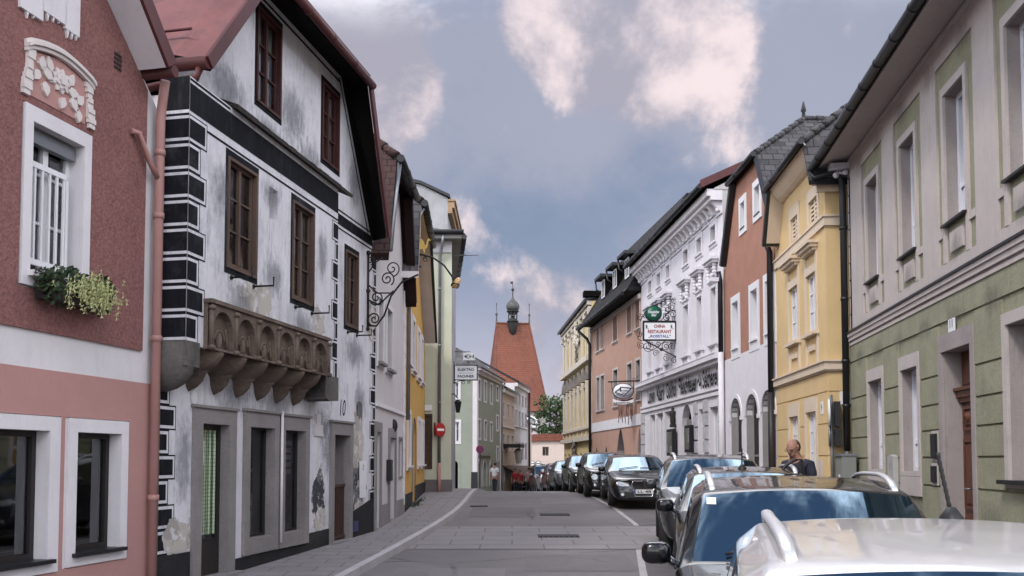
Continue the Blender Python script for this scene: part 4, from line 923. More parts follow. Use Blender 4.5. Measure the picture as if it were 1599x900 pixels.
gutter(h, F5.P(-.40, z5+.22, .45), F5.P(3.4, z5+.22, .45), .085, M['dkgutter']); gutter(h, F5.P(-.42, z5+.05, .42), F5.P(-.42, z5+.05, -8.6), .09, M['dkgutter'])
b = MB(); A = [F5.P(-.45, z5+.16, .45), F5.P(3.4, z5+.16, .45), F5.P(3.4, z5+.16, -8.7), F5.P(-.45, z5+.16, -8.7)]; r0, r1 = F5.P(2.6, z5+1.5, -2.6), F5.P(2.6, z5+1.5, -6)
for q in ([A[0], A[1], r0], [A[1], A[2], r1, r0], [A[2], A[3], r1], [A[3], A[0], r0, r1]): b.poly(q)
b.build('roof', M['slate'], h, recalc=False)
pu5 = .42
pipe(h, [F5.P(pu5-.1, z5+.12, .40), F5.P(pu5-.08, z5-.15, .30), F5.P(pu5, z5-.6, .08), F5.P(pu5, 1.9, .08)], .055, M['zinc'], joints=[F5.P(pu5, z, .08) for z in (8, 6, 4)])
pipe(h, [F5.P(pu5, 1.9, .08), F5.P(pu5, .7, .08)], .062, M['rosepipe'], 'downpipe_foot')
b = MB(); b.box(F5, .68, .93, 3.72, 3.92, .001, .06); b.build('shop_plate', M['wpaint'], h)
b = MB(); b.tube([F5.P(-.02, 9.3, -.4), F5.P(-.95, 9.32, -.4)], .025, 8); b.build('flag_rod', M['zinc'], h)
def round_sign(name, P0, nrm, r, face, rim, label, bar=None, cat='road sign', back=True):
    t = empty(name, P0, label, cat); n = Vector(nrm).normalized(); a = n.cross(Vector((0, 0, 1))).normalized()*-1; up = Vector((0, 0, 1))
    b = MB(); b.lathe(P0, [(.0005, -.012), (r, -.012), (r, .006), (r-.006, .008), (.0005, .008)], 28, 0, a, up, n); b.build('plate', [face if not rim else rim], t)
    if rim:
        b = MB(); b.disc(Vector(P0)+n*.0105, a, up, r*.80); b.build('field', face, t, recalc=False)
    if bar:
        b = MB(); w_, h_ = bar[1], bar[2]; c = Vector(P0)+n*.014; an = bar[3] if len(bar) > 3 else 0
        ca, cu_ = a*math.cos(an)+up*math.sin(an), up*math.cos(an)-a*math.sin(an)
        b.poly([c-ca*w_-cu_*h_, c+ca*w_-cu_*h_, c+ca*w_+cu_*h_, c-ca*w_+cu_*h_]); b.build('bar', bar[0], t, recalc=False)
    return t
M['signred'] = mat('sign_red', (.36, .02, .022), .45, var=.06); M['signwhite'] = mat('sign_white', (.76, .76, .77), .45, var=.04); M['signblue'] = mat('sign_blue', (.03, .05, .22), .45, var=.06); M['signblack'] = mat('sign_black', (.012, .012, .013), .5)
t = round_sign('no_entry_sign', F5.P(pu5-.04, 3.05, .17), (.75, -.66, 0), .24, M['signred'], None, 'red no-entry sign with a white bar clamped to the downpipe', (M['signwhite'], .165, .04))
t = round_sign('no_entry_sign', F5.P(pu5+.16, 3.08, .15), (-.97, -.22, 0), .24, M['signred'], None, 'dark red round sign seen nearly edge-on beside the shop window')
# grey house rising behind
h = empty('grey_tall_house', (-5, 44, .7), 'tall grey rendered house end rising behind the pale green house', 'house')
F6 = Pl((-2.92, 40.2, 0), (-1, 0, 0), (0, -1, 0))
b = MB(); b.prism(F6, [(0, 0), (3.4, 0), (3.4, 15.0), (1.2, 14.5), (0, 13.9)], -6, 0); b.build('wall', mat('grey_end_render', (.34, .34, .35), .95, var=.18, vs=1.2, streak=.4, fine=.1), h)
b = MB(); b.prism(F6, [(-.1, 13.9), (1.2, 14.52), (3.5, 15.05), (3.5, 15.2), (1.2, 14.66), (-.1, 14.04)], -6.1, .12); b.build('roof', M['dkgutter'], h)
b = MB(); b.box(F6, -.30, 0, 13.45, 13.75, -6, 0); b.box(F6, -.2, 0, 13.2, 13.45, -6, 0); b.box(F6, -.36, .0, 13.75, 13.83, -6.05, .05); b.build('cornice', mat('tan_wood_cornice', (.30, .20, .12), .8, var=.15), h)

# ------------------------------------------------------------------ hanging electrician's sign
def hang_sign(name, c, w, hgt, label, lines, th=.14, face=None, rim=None):
    """box sign facing down the street; c = centre"""
    t = empty(name, c, label, 'shop sign'); c = Vector(c); a = Vector((1, 0, 0)); up = Vector((0, 0, 1)); PLN = Pl(c, a, (0, -1, 0))
    b = MB(); b.box(PLN, -w/2, w/2, -hgt/2, hgt/2, -th/2, th/2); b.build('sign_box', face or M['signwhite'], t)
    b = MB(); frame_ring(b, PLN, -w/2-.01, w/2+.01, -hgt/2-.01, hgt/2+.01, .03, -th/2-.01, th/2+.012); b.build('sign_frame', rim or M['iron'], t)
    for (s, y, hh, ww, m) in lines:
        b = MB(); b.text(s, c+up*y+Vector((0, -th/2-.001, 0)), a, up, hh, ww, thick=.003, bold=.035); b.build('lettering', m, t, recalc=False)
    return t
cS = Vector((-1.73, 33.6, 5.28))
M['navy'] = mat('dark_blue_lettering', (.02, .025, .055), .5)
t = hang_sign('electrician_sign', cS, .86, .56, 'white rectangular box sign reading ELEKTRO PACHNER on the pale green house', [('ELEKTRO', .11, .105, .62, M['navy']), ('PACHNER', -.14, .105, .62, M['navy'])])
b = MB(); PLN = Pl(cS, (1, 0, 0), (0, -1, 0))
b.poly([PLN.P(u, v, .073) for u, v in rect(-.27, .27, -.025, -.012)]); b.poly([PLN.P(u, v, .073) for u, v in rect(-.35, .35, .2, .21)]); b.build('ruled_line', M['navy'], t, recalc=False)
b = MB(); b.tube([PLN.P(-.45, -.42, 0), PLN.P(-.45, .42, 0)], .018, 6); b.tube([PLN.P(-.45, -.38, 0), PLN.P(-.2, -.30, 0), PLN.P(0, -.29, 0)], .014, 6); b.spiral(PLN.P(-.1, -.36, 0), PLN.d, PLN.up, .09, .02, 1.5, 1.4, .01); b.spiral(PLN.P(.1, -.35, 0), PLN.d, PLN.up, .07, .02, 1.5, -1.4, .01); b.spiral(PLN.P(-.38, .1, 0), PLN.d, PLN.up, .08, .02, 0, 1.5, .01); b.spiral(PLN.P(-.38, -.1, 0), PLN.d, PLN.up, .08, .02, 3, 1.5, .01); b.build('bracket', M['iron'], t)
cS2 = Vector((-1.78, 37.0, 6.28)); t = empty('arrow_sign', cS2, 'small white box sign with blue arrow symbols above the ELEKTRO sign', 'shop sign')
PLN = Pl(cS2, (1, 0, 0), (0, -1, 0)); b = MB(); b.box(PLN, -.24, .24, -.16, .16, -.08, .08); b.build('sign_box', M['signwhite'], t)
b = MB()
b.poly([PLN.P(u, v, .084) for u, v in ((-.20, 0), (-.10, .09), (-.10, -.09))]); b.poly([PLN.P(u, v, .084) for u, v in ((.11, 0), (.05, .07), (.05, -.07))]); b.poly([PLN.P(u, v, .084) for u, v in ((.13, 0), (.20, .09), (.20, -.09))])
for k in range(16):
    a0, a1 = k*math.pi/8, (k+1)*math.pi/8; b.poly([PLN.P(-.03+.035*math.cos(a0), .08*math.sin(a0), .084), PLN.P(-.03+.06*math.cos(a0), .10*math.sin(a0), .084), PLN.P(-.03+.06*math.cos(a1), .10*math.sin(a1), .084), PLN.P(-.03+.035*math.cos(a1), .08*math.sin(a1), .084)])
b.build('arrows', M['navy'], t, recalc=False)
b = MB(); b.tube([PLN.P(-.6, .22, 0), PLN.P(.05, .22, 0)], .02, 6); b.tube([PLN.P(-.02, -.16, 0), PLN.P(-.02, -.24, 0)], .05, 6); b.build('bracket', M['zinc'], t)

# ------------------------------------------------------------------ green corner house and its neighbours beyond the crest
G = Fac(1010, 745, 52, 'L'); GF = Pl(G.P(0, 0, 0), -G.n, -G.d)
M['sage'] = mat('sage_green_plaster', (.27, .295, .245), .9, var=.06, streak=.1, dirt=(.2, .22, .18))
h = empty('sage_corner_house', G.P(3, .2), 'sage green corner house with white window frames beyond the street crest', 'house')
zE = G.uv(745, 576)[1]; uE = G.uv(782, 600)[0]
def GR(x0, yt, yb, x1, F=G): return F.R(x0, yt, yb, x1)
gw = [GR(746.7, 593, 622, 750.2), GR(756, 596, 626, 759.5), GR(765.5, 600, 629, 768.7), GR(775, 604, 624, 778),
      GR(746.7, 656, 684, 750.2), GR(756, 658, 685.5, 759.5), GR(765.5, 661, 687.5, 768.7), GR(775, 650, 671, 778), GR(775.5, 699, 719, 778.5)]
ga = [GR(746.7, 722, 764, 750), GR(754.5, 723, 764, 759), GR(764.8, 724, 764, 769.5)]
ga = [(q[0], q[1], .5, q[3]) for q in ga]
wall(G, h, rect(0, uE, -.6, zE), [rect(*q) for q in gw]+[arch(*q) for q in ga], M['sage'], depth=.2, name='street_wall')
def gfr(x0, yt, yb, x1):
    d = 52.0; return ((745-x1)/1400*d, (745-x0)/1400*d, EYE+(719.5-yb)/1400*d, EYE+(719.5-yt)/1400*d)
fw_ = [gfr(705, 597, 620, 715), gfr(705, 659, 690, 716)]; fa = gfr(704, 720, 764, 714.5); fa = (fa[0], fa[1], .3, fa[3])
wall(GF, h, rect(0, 3.6, -.6, zE), [rect(*q) for q in fw_]+[arch(*fa)], M['sage'], depth=.2)
for r in gw: window(G, h, r, M['wpaint'], 1, (1, .5), rec=.1, fw=.05); trim(G, h, r, .12, M['white_trim'], .03)
for r in fw_: window(GF, h, r, M['wpaint'], 2, (1, .5), rec=.1, fw=.05, curtain=M['curtain']); trim(GF, h, r, .14, M['white_trim'], .03)
b = MB()
for r in ga: b.prism(G, arch(r[0]-.18, r[1]+.18, .4, r[3]+.2), -.1, .03, cap=False)
b.prism(GF, arch(fa[0]-.15, fa[1]+.15, .2, fa[3]+.2), -.1, .03, cap=False); b.build('arch_surround', M['white_trim'], h)
b = MB(); b.box(G, 0, .10, -.3, zE-.3, .001, .05); b.box(GF, 0, .26, -.3, zE-.3, .001, .05); b.box(G, uE-.35, uE, -.3, zE-.3, .001, .05); b.box(G, -.1, uE, zE-.28, zE-.1, .001, .12); b.box(G, -.25, uE, zE-.1, zE+.05, .001, .3); b.box(GF, -.1, 3.6, zE-.28, zE-.1, .001, .12); b.box(GF, -.3, 3.6, zE-.1, zE+.05, .001, .3); b.build('corner_pilaster', M['white_trim'], h)
b = MB(); e = [G.P(-.4, zE+.05, .4), G.P(uE, zE+.05, .4), G.P(uE, zE+.05, -7), G.P(-.4, zE+.05, -7)]; ra, rb = G.P(1.8, zE+1.5, -1.6), G.P(uE, zE+1.5, -1.6)
for q in ([e[0], e[1], rb, ra], [e[0], ra, e[3]], [ra, rb, e[2], e[3]], [e[1], e[2], rb]): b.poly(q)
b.build('roof', M['slate'], h, recalc=False)
b = MB(); c = G.P(1.2, zE+.9, -2.6); b.cube(c.x-.3, c.x+.3, c.y-.3, c.y+.3, c.z, c.z+1.1); b.build('chimney', M['greyplaster'], h)
b = MB(); r = GR(747, 707, 712, 765); b.box(G, r[0], r[1], r[2], r[3], .001, .12); b.build('shop_board', M['zinc'], h)
pipe(h, [G.P(uE-.1, zE-.1, .3), G.P(uE-.05, zE-.6, .08), G.P(uE-.05, 0, .08)], .06, M['zinc'])
def far_house(name, x0, x1, yt, mwall, label, cols, rows_, F=G, extra=0.0, roofm=None):
    u0 = F.uv(x0, 720)[0]; u1 = F.uv(x1, 720)[0]; z = F.uv(x0, yt)[1]
    hh = empty(name, F.P((u0+u1)/2, 0), label, 'house'); hs = []
    for (ya, yb) in rows_:
        zt = F.uv(x0, ya)[1]; zb = F.uv(x0, yb)[1]
        for i in range(cols): c = u0+(u1-u0)*(i+.5)/cols; hs.append((c-.42, c+.42, zb, zt))
    wall(F, hh, rect(u0, u1, -1.2, z), [rect(*q) for q in hs], mwall, depth=.2); side_walls(F, hh, u0, u1, -1.2, z, 8, mwall)
    for q in hs: window(F, hh, q, M['greywin'], 1, (1,), rec=.08, fw=.06); trim(F, hh, q, .08, M['white_trim'], .02)
    b = MB(); b.box(F, u0, u1, z-.25, z, .001, .25); zz = F.uv(x0, 664)[1]; b.box(F, u0, u1, zz-.12, zz, .001, .1); b.build('cornice', M['white_trim'], hh)
    eaves_roof(F, hh, u0, u1, z+.12, 2.4, .35, 4, .12, (roofm or M['slate'], M['dkgutter'])); return hh, u0, u1, z
M['cream'] = mat('cream_plaster', (.56, .46, .41), .9, var=.05, streak=.1, dirt=(.35, .3, .28)); M['whitef'] = mat('clean_white_plaster', (.66, .63, .66), .9, var=.05, streak=.1, dirt=(.4, .38, .38), fine=.04)
far_house('cream_house', 783, 803.5, 607, M['cream'], 'narrow cream house with dark windows next to the sage green corner house', 3, [(627, 650), (678, 702), (733, 752)])
hh, u0, u1, z = far_house('white_town_house', 803.5, 823, 598, M['whitef'], 'white stuccoed house with dark downpipe nearest the tower on the left', 4, [(612, 630), (640, 668), (690, 718), (735, 756)])
pipe(hh, [G.P(u1-.1, z, .2), G.P(u1-.1, -.8, .2)], .09, M['dkgutter'])
hh, u0, u1, z = far_house('beige_house', 823, 830, 655, M['cream'], 'small beige house beside the end wall below the tower', 1, [(672, 690)])
# shop awning, lantern, people and parking sign come with the small things below

# ------------------------------------------------------------------ town gate tower
h = empty('gate_tower', (.45, 112, -1), 'town gate tower with a tall steep red tiled roof and onion-domed bell turret', 'tower')
FLc, FRc, BRc, BLc = Vector((-2.0, 108.5, 0)), Vector((4.4, 109.5, 0)), Vector((2.9, 116, 0)), Vector((-3.5, 115, 0)); R0, R1 = Vector((-1.95, 112, 19.25)), Vector((2.18, 112.6, 19.25)); zr = 8.0
b = MB(); cor = [FLc, FRc, BRc, BLc]; cen = sum(cor, Vector())/4
def inset(p, k): return cen+(p-cen)*k
bs_ = [inset(p, .93) for p in cor]
for i in range(4): p, q = bs_[i], bs_[(i+1) % 4]; b.poly([p+Vector((0, 0, -3)), q+Vector((0, 0, -3)), q+Vector((0, 0, zr+.3)), p+Vector((0, 0, zr+.3))])
b.build('wall', mat('rubble_stone', (.30, .27, .25), .95, var=.35, vs=3, bump=.6, bs=8, blotch=.5, dirt=(.14, .13, .12)), h, recalc=False)
b = MB(); Z = lambda p, z: Vector((p.x, p.y, z)); f_ = 1.03
mid = [inset(p, .93) for p in cor]
lo = [Z(inset(p, 1.04), zr) for p in cor]; m1_ = [Z(cen+(p-cen)*.90+((R0 if i in (0, 3) else R1)-cen)*.0, zr+1.9) for i, p in enumerate(cor)]
tops = [R0, R1, R1, R0]
mm_ = [lo[i].lerp(tops[i], .18) + (cen-lo[i]).xyz*Vector((.02, .02, 0)) for i in range(4)]
mm_ = [Vector((p.x, p.y, p.z)) for p in mm_]
for i in range(4):
    j = (i+1) % 4; b.poly([lo[i], lo[j], mm_[j], mm_[i]])
    if tops[i] == tops[j]: b.poly([mm_[i], mm_[j], tops[i]])
    else: b.poly([mm_[i], mm_[j], tops[j], tops[i]])
b.build('roof', M['tile_red'], h, recalc=True)
b = MB()
for i in range(4): b.tube([lo[i], mm_[i], tops[i]], .10, 6)
b.tube([R0, R1], .13, 6); b.build('ridge_tiles', mat('weathered_ridge', (.14, .055, .04), .9, var=.3), h)
tc_ = (R0+R1)/2+Vector((-.02, -.3, 0)); T = lambda z: tc_+Vector((0, 0, z))
M['lead'] = mat('grey_lead_sheet', (.085, .085, .082), .6, metal=.3, var=.2); M['lead2'] = mat('dark_lead_sheet', (.022, .021, .021), .6, var=.25)
tr = MB(); tr.lathe(T(0), [(.02, -1.9), (.45, -1.2), (.68, -.1), (.70, .12), (.78, .16), (.78, .26), (.6, .28)], 8, 0, arc=(math.pi/8, 2*math.pi+math.pi/8)); t1 = tr.build('turret_base', M['lead2'], h)
b = MB()
for k in range(8): a = math.pi/8+k*math.pi/4; c = T(0)+Vector((.55*math.cos(a), .55*math.sin(a), 0)); b.cube(c.x-.075, c.x+.075, c.y-.075, c.y+.075, c.z+.27, c.z+1.32)
b.lathe(T(0), [(.62, 1.12), (.64, 1.34), (.82, 1.40), (.84, 1.50), (.6, 1.56)], 8, 0, arc=(math.pi/8, 2*math.pi+math.pi/8)); b.lathe(T(0), [(.62, .28), (.62, .5), (.02, .5)], 8, 0, arc=(math.pi/8, 2*math.pi+math.pi/8)); b.build('belfry', M['lead2'], h)
b = MB(); b.lathe(T(.62), [(.25, 0), (.22, .1), (.16, .25), (.10, .34), (.01, .38)], 12); b.build('bell', mat('bronze_bell', (.06, .05, .03), .5, metal=.6), h)
b = MB(); b.lathe(T(1.54), [(.55, 0), (.72, .12), (.84, .42), (.82, .72), (.66, 1.02), (.40, 1.28), (.20, 1.5), (.11, 1.75), (.09, 1.9)], 20); b.build('onion_dome', M['lead'], h)
b = MB(); b.lathe(T(3.4), [(.07, 0), (.05, .6), (.17, .72), (.19, .85), (.12, .98), (.04, 1.02), (.035, 1.9)], 10); b.prism(Pl(T(5.0), (1, 0, 0), (0, -1, 0)), [(-.36, 0), (0, -.05), (0, .22), (-.36, .26), (-.24, .13)], -.02, .02); b.build('weather_vane', M['lead2'], h)
for R_ in (R0, R1): b = MB(); b.lathe(R_, [(.12, -.1), (.10, .35), (.05, .9), (.14, 1.0), (.17, 1.1), (.12, 1.25), (.05, 1.3), (.035, 2.3), (.09, 2.4), (.02, 2.6)], 8); b.build('roof_finial', M['lead'], h)
PT = Pl(bs_[0]+Vector((0, 0, 0)), bs_[1]-bs_[0], (bs_[1]-bs_[0]).cross(Vector((0, 0, 1))))
b = MB(); b.prism(PT, [(4.2+.85*math.cos(t), 6.9+.55*math.sin(t) if math.sin(t) > 0 else 6.55-.05) for t in [math.pi*i/10 for i in range(11)]]+[(3.35, 6.0), (5.05, 6.0)][::1], .02, .12); b.build('white_sign_board', M['signwhite'], h)

b = MB(); b.lathe(PT.P(4.35, 4.6, .05), [(1.05, .12), (1.22, .12), (1.22, 0), (1.05, 0)], 28, 0, PT.d*.85, PT.up*1.05, PT.n); b.build('oval_clock_rim', M['lead2'], h)
b = MB(); b.disc(PT.P(4.35, 4.6, .07), PT.d, PT.up, .92, 1.12); b.build('oval_clock_face', M['greyplaster'], h, recalc=False)
# ------------------------------------------------------------------ end wall in front of the tower, and the tree
EW = Pl((1.4, 95, 0), (1, .06, 0), (.06, -1, 0))
h = empty('courtyard_wall', EW.P(3, -1.2), 'cream rendered wall with red tile coping and small barred window below the tower', 'wall')
ewx = lambda x: (x-CX)/1400*95.2-1.4; ewz = lambda y: EYE+(719.5-y)/1400*95.2
wr = (ewx(847), ewx(857), ewz(712), ewz(698)); ar = (ewx(823), ewx(871), -2.2, ewz(725))
wall(EW, h, [(0, -2.5), (6.6, -2.5), (6.6, ewz(686)), (ewx(830), ewz(690)), (0, ewz(690))], [rect(*wr), arch(ar[0], ar[1], ar[2], ar[3], rise=.9)], M['cream'], depth=.6)
window(EW, h, wr, M['greywin'], 2, (1,), rec=.2, fw=.07)
b = MB()
for (a, va, c, vc) in ((.0, ewz(691), ewx(842), ewz(689)), (ewx(842), ewz(689), 6.7, ewz(689))): b.prism(EW, [(a, va), (c, vc), (c, vc+.75), (a, va+.75)], -1.4, .25)
b.build('tile_coping', M['tile_red'], h)
for x_, lab in ((831, 'left of two small round black-and-white signs over the arch in the end wall'), (840.5, 'right of two small round black-and-white signs over the arch in the end wall')):
    c = EW.P(ewx(x_), ewz(724), .08); round_sign('round_sign', c, (.06, -1, 0), .29, M['signwhite'], M['signblack'], lab, (M['signblack'], .2, .045))
def tree(name, base, ht, cr, label, seed, n=5200):
    t = empty(name, base, label, 'tree'); rg = random.Random(seed); B_ = Vector(base)
    b = MB(); b.tube([B_, B_+Vector((.1, 0, ht*.3)), B_+Vector((-.1, .1, ht*.55)), B_+Vector((.1, 0, ht*.85))], [.35, .28, .18, .05], 8); tips = []
    for i in range(16):
        z = ht*(.28+.6*i/16); a = i*2.4; L = cr*(1-.55*i/16); e = B_+Vector((math.cos(a)*L*.8, math.sin(a)*L*.8, z+L*.35)); b.tube([B_+Vector((0, 0, z)), (B_+Vector((0, 0, z))).lerp(e, .5)+Vector((0, 0, .2)), e], [.11, .07, .025], 5); tips.append(e)
    b.build('trunk', M['brown'], t)
    b = MB(); cl = []
    for e in tips+[B_+Vector((0, 0, ht*.95))]:
        for k in range(5): cl.append((e+Vector((rg.gauss(0, .8), rg.gauss(0, .8), rg.gauss(0, .7))), rg.uniform(.5, 1.05)))
    for c, r in cl: leaves(b, c, r, r, r*.75, n//len(cl), .17, rg, rg.randrange(2))
    b.build('crown', [mat('leaf_green', (.035, .060, .022), .7, var=.4, vs=2), mat('leaf_green_light', (.06, .095, .032), .7, var=.3, vs=2)], t, recalc=False); return t
tree('leafy_tree', (5.0, 101, -2), 11.5, 3.0, 'tall dark green leafy tree just right of the tower', 3)
tree('leafy_tree', (8.2, 106, -2), 10.0, 3.2, 'lower dark green tree behind the end wall beside the ornate yellow house', 9)
# ================================================================== RIGHT SIDE
M['greenp'] = mat('moss_green_plaster', (.300, .290, .200), .92, var=.11, bump=.5, bs=20, streak=.45, dirt=(.13, .14, .085), fine=.14, blotch=.2)
M['bandp'] = mat('grey_cream_plaster', (.49, .435, .41), .92, var=.06, bump=.25, bs=40, streak=.32, dirt=(.24, .21, .20), fine=.08)
M['stonetrim'] = mat('grey_painted_stone', (.33, .29, .28), .88, var=.10, bump=.25, bs=40, streak=.35, dirt=(.17, .15, .145), fine=.12)
M['groove'] = mat('dark_joint', (.075, .075, .050), .95, var=.2)
M['pvc'] = mat('white_window_plastic', (.70, .71, .76), .35, var=.03, spec=.5)
R1 = Fac(978, 1400, 5*1400/422/.99, 'R')
h = empty('moss_green_house', R1.P(-3, .55), 'long moss-green house with grey-cream upper storey and a carved brown door', 'house')
UF, UN = 3.25, -11.5
zC0 = R1.uv(1334, 539)[1]; zC1 = R1.uv(1328, 522)[1]; zM = R1.uv(1327, 256)[1]; zGu = R1.uv(1360, 116, .78)[1]
up0 = R1.R(1354, 290, 445, 1372); sp_ = 2.30; wd_ = up0[1]-up0[0]
uw = [(up0[0]-i*sp_, up0[1]-i*sp_, up0[2], up0[3]) for i in range(6)]
gw1_ = R1.R(1358, 597, 733, 1379.5); gw2_ = R1.R(1408.7, 579.5, 736, 1435); gw3_ = R1.R(1574.8, 508, 750, 1625); dr_ = R1.R(1474, 551, 860, 1519.7); dr_ = (dr_[0], dr_[1], .55, dr_[3])
gw3_ = (gw3_[1]-1.15, gw3_[1], gw3_[2], gw3_[3]); gw4_ = (gw3_[0]-2.4, gw3_[1]-2.4, gw3_[2], gw3_[3])
holes = [rect(*q) for q in uw+[gw1_, gw2_, gw3_, gw4_, dr_]]
wall(R1, h, rect(UN, UF, 0, 9.0), holes, M['greenp'], M['stonetrim'], depth=.34)
side_walls(R1, h, UN, UF, 0, 9.0, 9, M['greenp'])
pz0, pz1 = R1.uv(1348, 493)[1], R1.uv(1347, 258)[1]
panels = [(q[0]-.36, q[1]+.34, pz0, pz1) for q in uw]
sheet(R1, h, rect(UN, UF-.12, zC1, zM), [rect(*q) for q in panels], M['bandp'], .035, 'upper_render')
for q in uw:
    tw = .11; b = MB(); frame_ring(b, R1, q[0]-tw, q[1]+tw, pz0, q[3]+tw*1.25, tw, .001, .045, tw*1.25, 0)
    b.box(R1, q[0]-.34, q[0]-tw, q[2]-.16, q[2]-.04, .001, .034); b.box(R1, q[1]+tw, q[1]+.34, q[2]-.16, q[2]-.04, .001, .034)
    b.box(R1, q[0]+.16, q[1]-.16, pz0+.12, q[2]-.16, .001, .04); b.build('surround', M['bandp'], h)
    sill(R1, h, q, M['dkgutter'], .10, .03, .06)
    window(R1, h, (q[0], q[1], q[2]+.01, q[3]), M['pvc'], 1, (.36, 1), rec=.16, fw=.085, bar=.07)
# cornice between the storeys
b = MB(); b.box(R1, UN, UF-.05, zC0+.19, zC1-.02, .001, .10); b.box(R1, UN, UF-.05, zC0+.10, zC0+.19, .001, .075); b.box(R1, UN, UF-.05, zC0, zC0+.06, .001, .05); b.box(R1, UN, UF-.05, zC0+.06, zC0+.10, .001, .03)
b.build('storey_cornice', M['bandp'], h)
b = MB(); b.box(R1, UN, UF-.04, zC1-.02, zC1+.02, .036, .125); b.build('cornice_flashing', M['dkgutter'], h)
# rusticated ground floor: block courses with real joints
gr = [R1.uv(1525, y)[1] for y in (571, 621, 666, 714, 764)]; top = R1.uv(1336, 565)[1]; zs = [top]+gr+[.2]
opens = [(q[0]-.13, q[1]+.13, q[2]-.5, q[3]+.26) for q in (gw1_, gw2_)]+[(gw3_[0]-.14, gw3_[1]+.14, gw3_[2]-.1, gw3_[3]+.2), (gw4_[0]-.14, gw4_[1]+.14, gw4_[2]-.1, gw4_[3]+.2), (dr_[0]-.12, dr_[1]+.16, 0, dr_[3]+.30)]
def blocks(F, opens, zs, ua, ub, o, j, breaks=()):
    b = MB()
    for zt, zb in zip(zs, zs[1:]):
        segs = [(ua, ub)]
        for q in opens:
            if q[2] < zt-.02 and q[3] > zb+.02:
                ns = []
                for a, c in segs:
                    if q[1] <= a or q[0] >= c: ns.append((a, c)); continue
                    if q[0] > a+.05: ns.append((a, q[0]))
                    if q[1] < c-.05: ns.append((q[1], c))
                segs = ns
        for a, c in segs: b.prism(F, [(a, zb+j), (c, zb+j), (c, zt-j), (a, zt-j)], .001, o)
    return b
blocks(R1, opens, zs, UN, UF-.02, .030, .018).build('rustication', M['greenp'], h)
b = MB(); b.box(R1, UN, UF-.02, top+.018, zC0-.002, .001, .030); b.build('frieze', M['greenp'], h)
for q in (gw1_, gw2_):
    trim(R1, h, q, .10, M['bandp'], .045, wt=.24, wb=.08); b = MB(); b.box(R1, q[0]-.10, q[1]+.10, q[2]-.42, q[2]-.085, .001, .045); b.build('apron', M['bandp'], h)
    window(R1, h, q, M['pvc'], 1, (.36, 1), rec=.16, fw=.085, bar=.07)
for q in (gw3_, gw4_):
    trim(R1, h, q, .12, M['bandp'], .05, wt=.16, wb=.10); sill(R1, h, q, M['dkgutter'], .16, .05, .12)
    window(R1, h, q, M['pvc'], 1, (1,), rec=.22, fw=.08, curtain=M['curtgrey'])
b = MB(); frame_ring(b, R1, dr_[0]-.12, dr_[1]+.15, dr_[2], dr_[3]+.27, .13, .001, .05, .27, 0); b.build('door_surround', M['stonetrim'], h)
b = MB(); o = -.26; du0, du1, dv0, dv1 = dr_; b.box(R1, du0, du1, dv0, dv1, o-.06, o)
vt = dv0+(dv1-dv0)*.77
b.box(R1, du0, du1, vt, vt+.10, o, o+.10); b.box(R1, du0, du1, vt+.10, vt+.15, o, o+.14); b.box(R1, du0, du1, vt-.08, vt, o, o+.06)
dm = (du0+du1)/2; b.box(R1, dm-.05, dm+.05, dv0, vt-.08, o, o+.07)
for s0, s1 in ((du0+.04, dm-.05), (dm+.05, du1-.04)):
    for (va, vc) in ((dv0+.12, dv0+.55), (dv0+.68, vt-.65), (vt-.52, vt-.14)): 
        frame_ring(b, R1, s0+.04, s1-.04, va, vc, .05, o, o+.035); b.box(R1, s0+.13, s1-.13, va+.09, vc-.09, o, o+.03)
    b.lathe(R1.P((s0+s1)/2, vt-.32, o+.03), [(.09, 0), (.07, .03), (.02, .05)], 12, 0, R1.d, R1.up, R1.n)
b.prism(R1, arch(du0+.1, du1-.1, vt+.2, dv1-.08, rise=.35), o, o+.03); dd = b.build('door', M['doorred'], h)
b = MB(); b.tube([R1.P(dm+.1, dv0+1.0, o+.07), R1.P(dm+.1, dv0+1.0, o+.13), R1.P(dm+.22, dv0+1.0, o+.13)], .014, 8); b.build('handle', M['zinc'], dd)
b = MB(); r = R1.R(1485, 500, 521, 1495); b.box(R1, r[0], r[1], r[2], r[3], .031, .045); b.build('number_plate', M['signwhite'], h)
b = MB(); b.text('11', R1.P((r[0]+r[1])/2, (r[2]+r[3])/2+.03, .045), R1.tx, R1.up, .13, thick=.003, bold=.01); b.build('plate_figures', M['signblack'], h, recalc=False)
for (x0, yt, yb, x1, nm) in ((1460, 678, 716, 1467.5, 'intercom'), (1460.5, 728, 753, 1467, 'intercom')):
    r = R1.R(x0, yt, yb, x1); b = MB(); b.box(R1, r[0]-.05, r[1]+.05, r[2]-.05, r[3]+.05, .031, .042); o_ = b.build('intercom_plate', M['bandp'], h)
    b = MB(); b.box(R1, r[0], r[1], r[2], r[3], .042, .08); b.build('intercom', M['signblack'], o_)
# eaves
b = MB(); b.box(R1, UN, UF-.1, zM-.02, zM+.03, .001, .075); b.box(R1, UN, UF-.1, zM+.03, zM+.08, .001, .05); b.build('eaves_moulding', M['bandp'], h)
b = MB(); b.prism(R1, [(UN, zM+.09), (UF+.05, zM+.09), (UF+.05, zM+.12), (UN, zM+.12)], .001, .02)
for k in range(6):
    t0, t1 = k/6, (k+1)/6; cv = lambda t: zM+.10+(zGu-zM-.12)*(1-math.cos(t*1.4)); 
    b.hexa([R1.P(UN, cv(t0), .62*t0), R1.P(UF+.05, cv(t0), .62*t0), R1.P(UF+.05, cv(t1), .62*t1), R1.P(UN, cv(t1), .62*t1), R1.P(UN, cv(t0)+.05, .62*t0), R1.P(UF+.05, cv(t0)+.05, .62*t0), R1.P(UF+.05, cv(t1)+.05, .62*t1), R1.P(UN, cv(t1)+.05, .62*t1)])
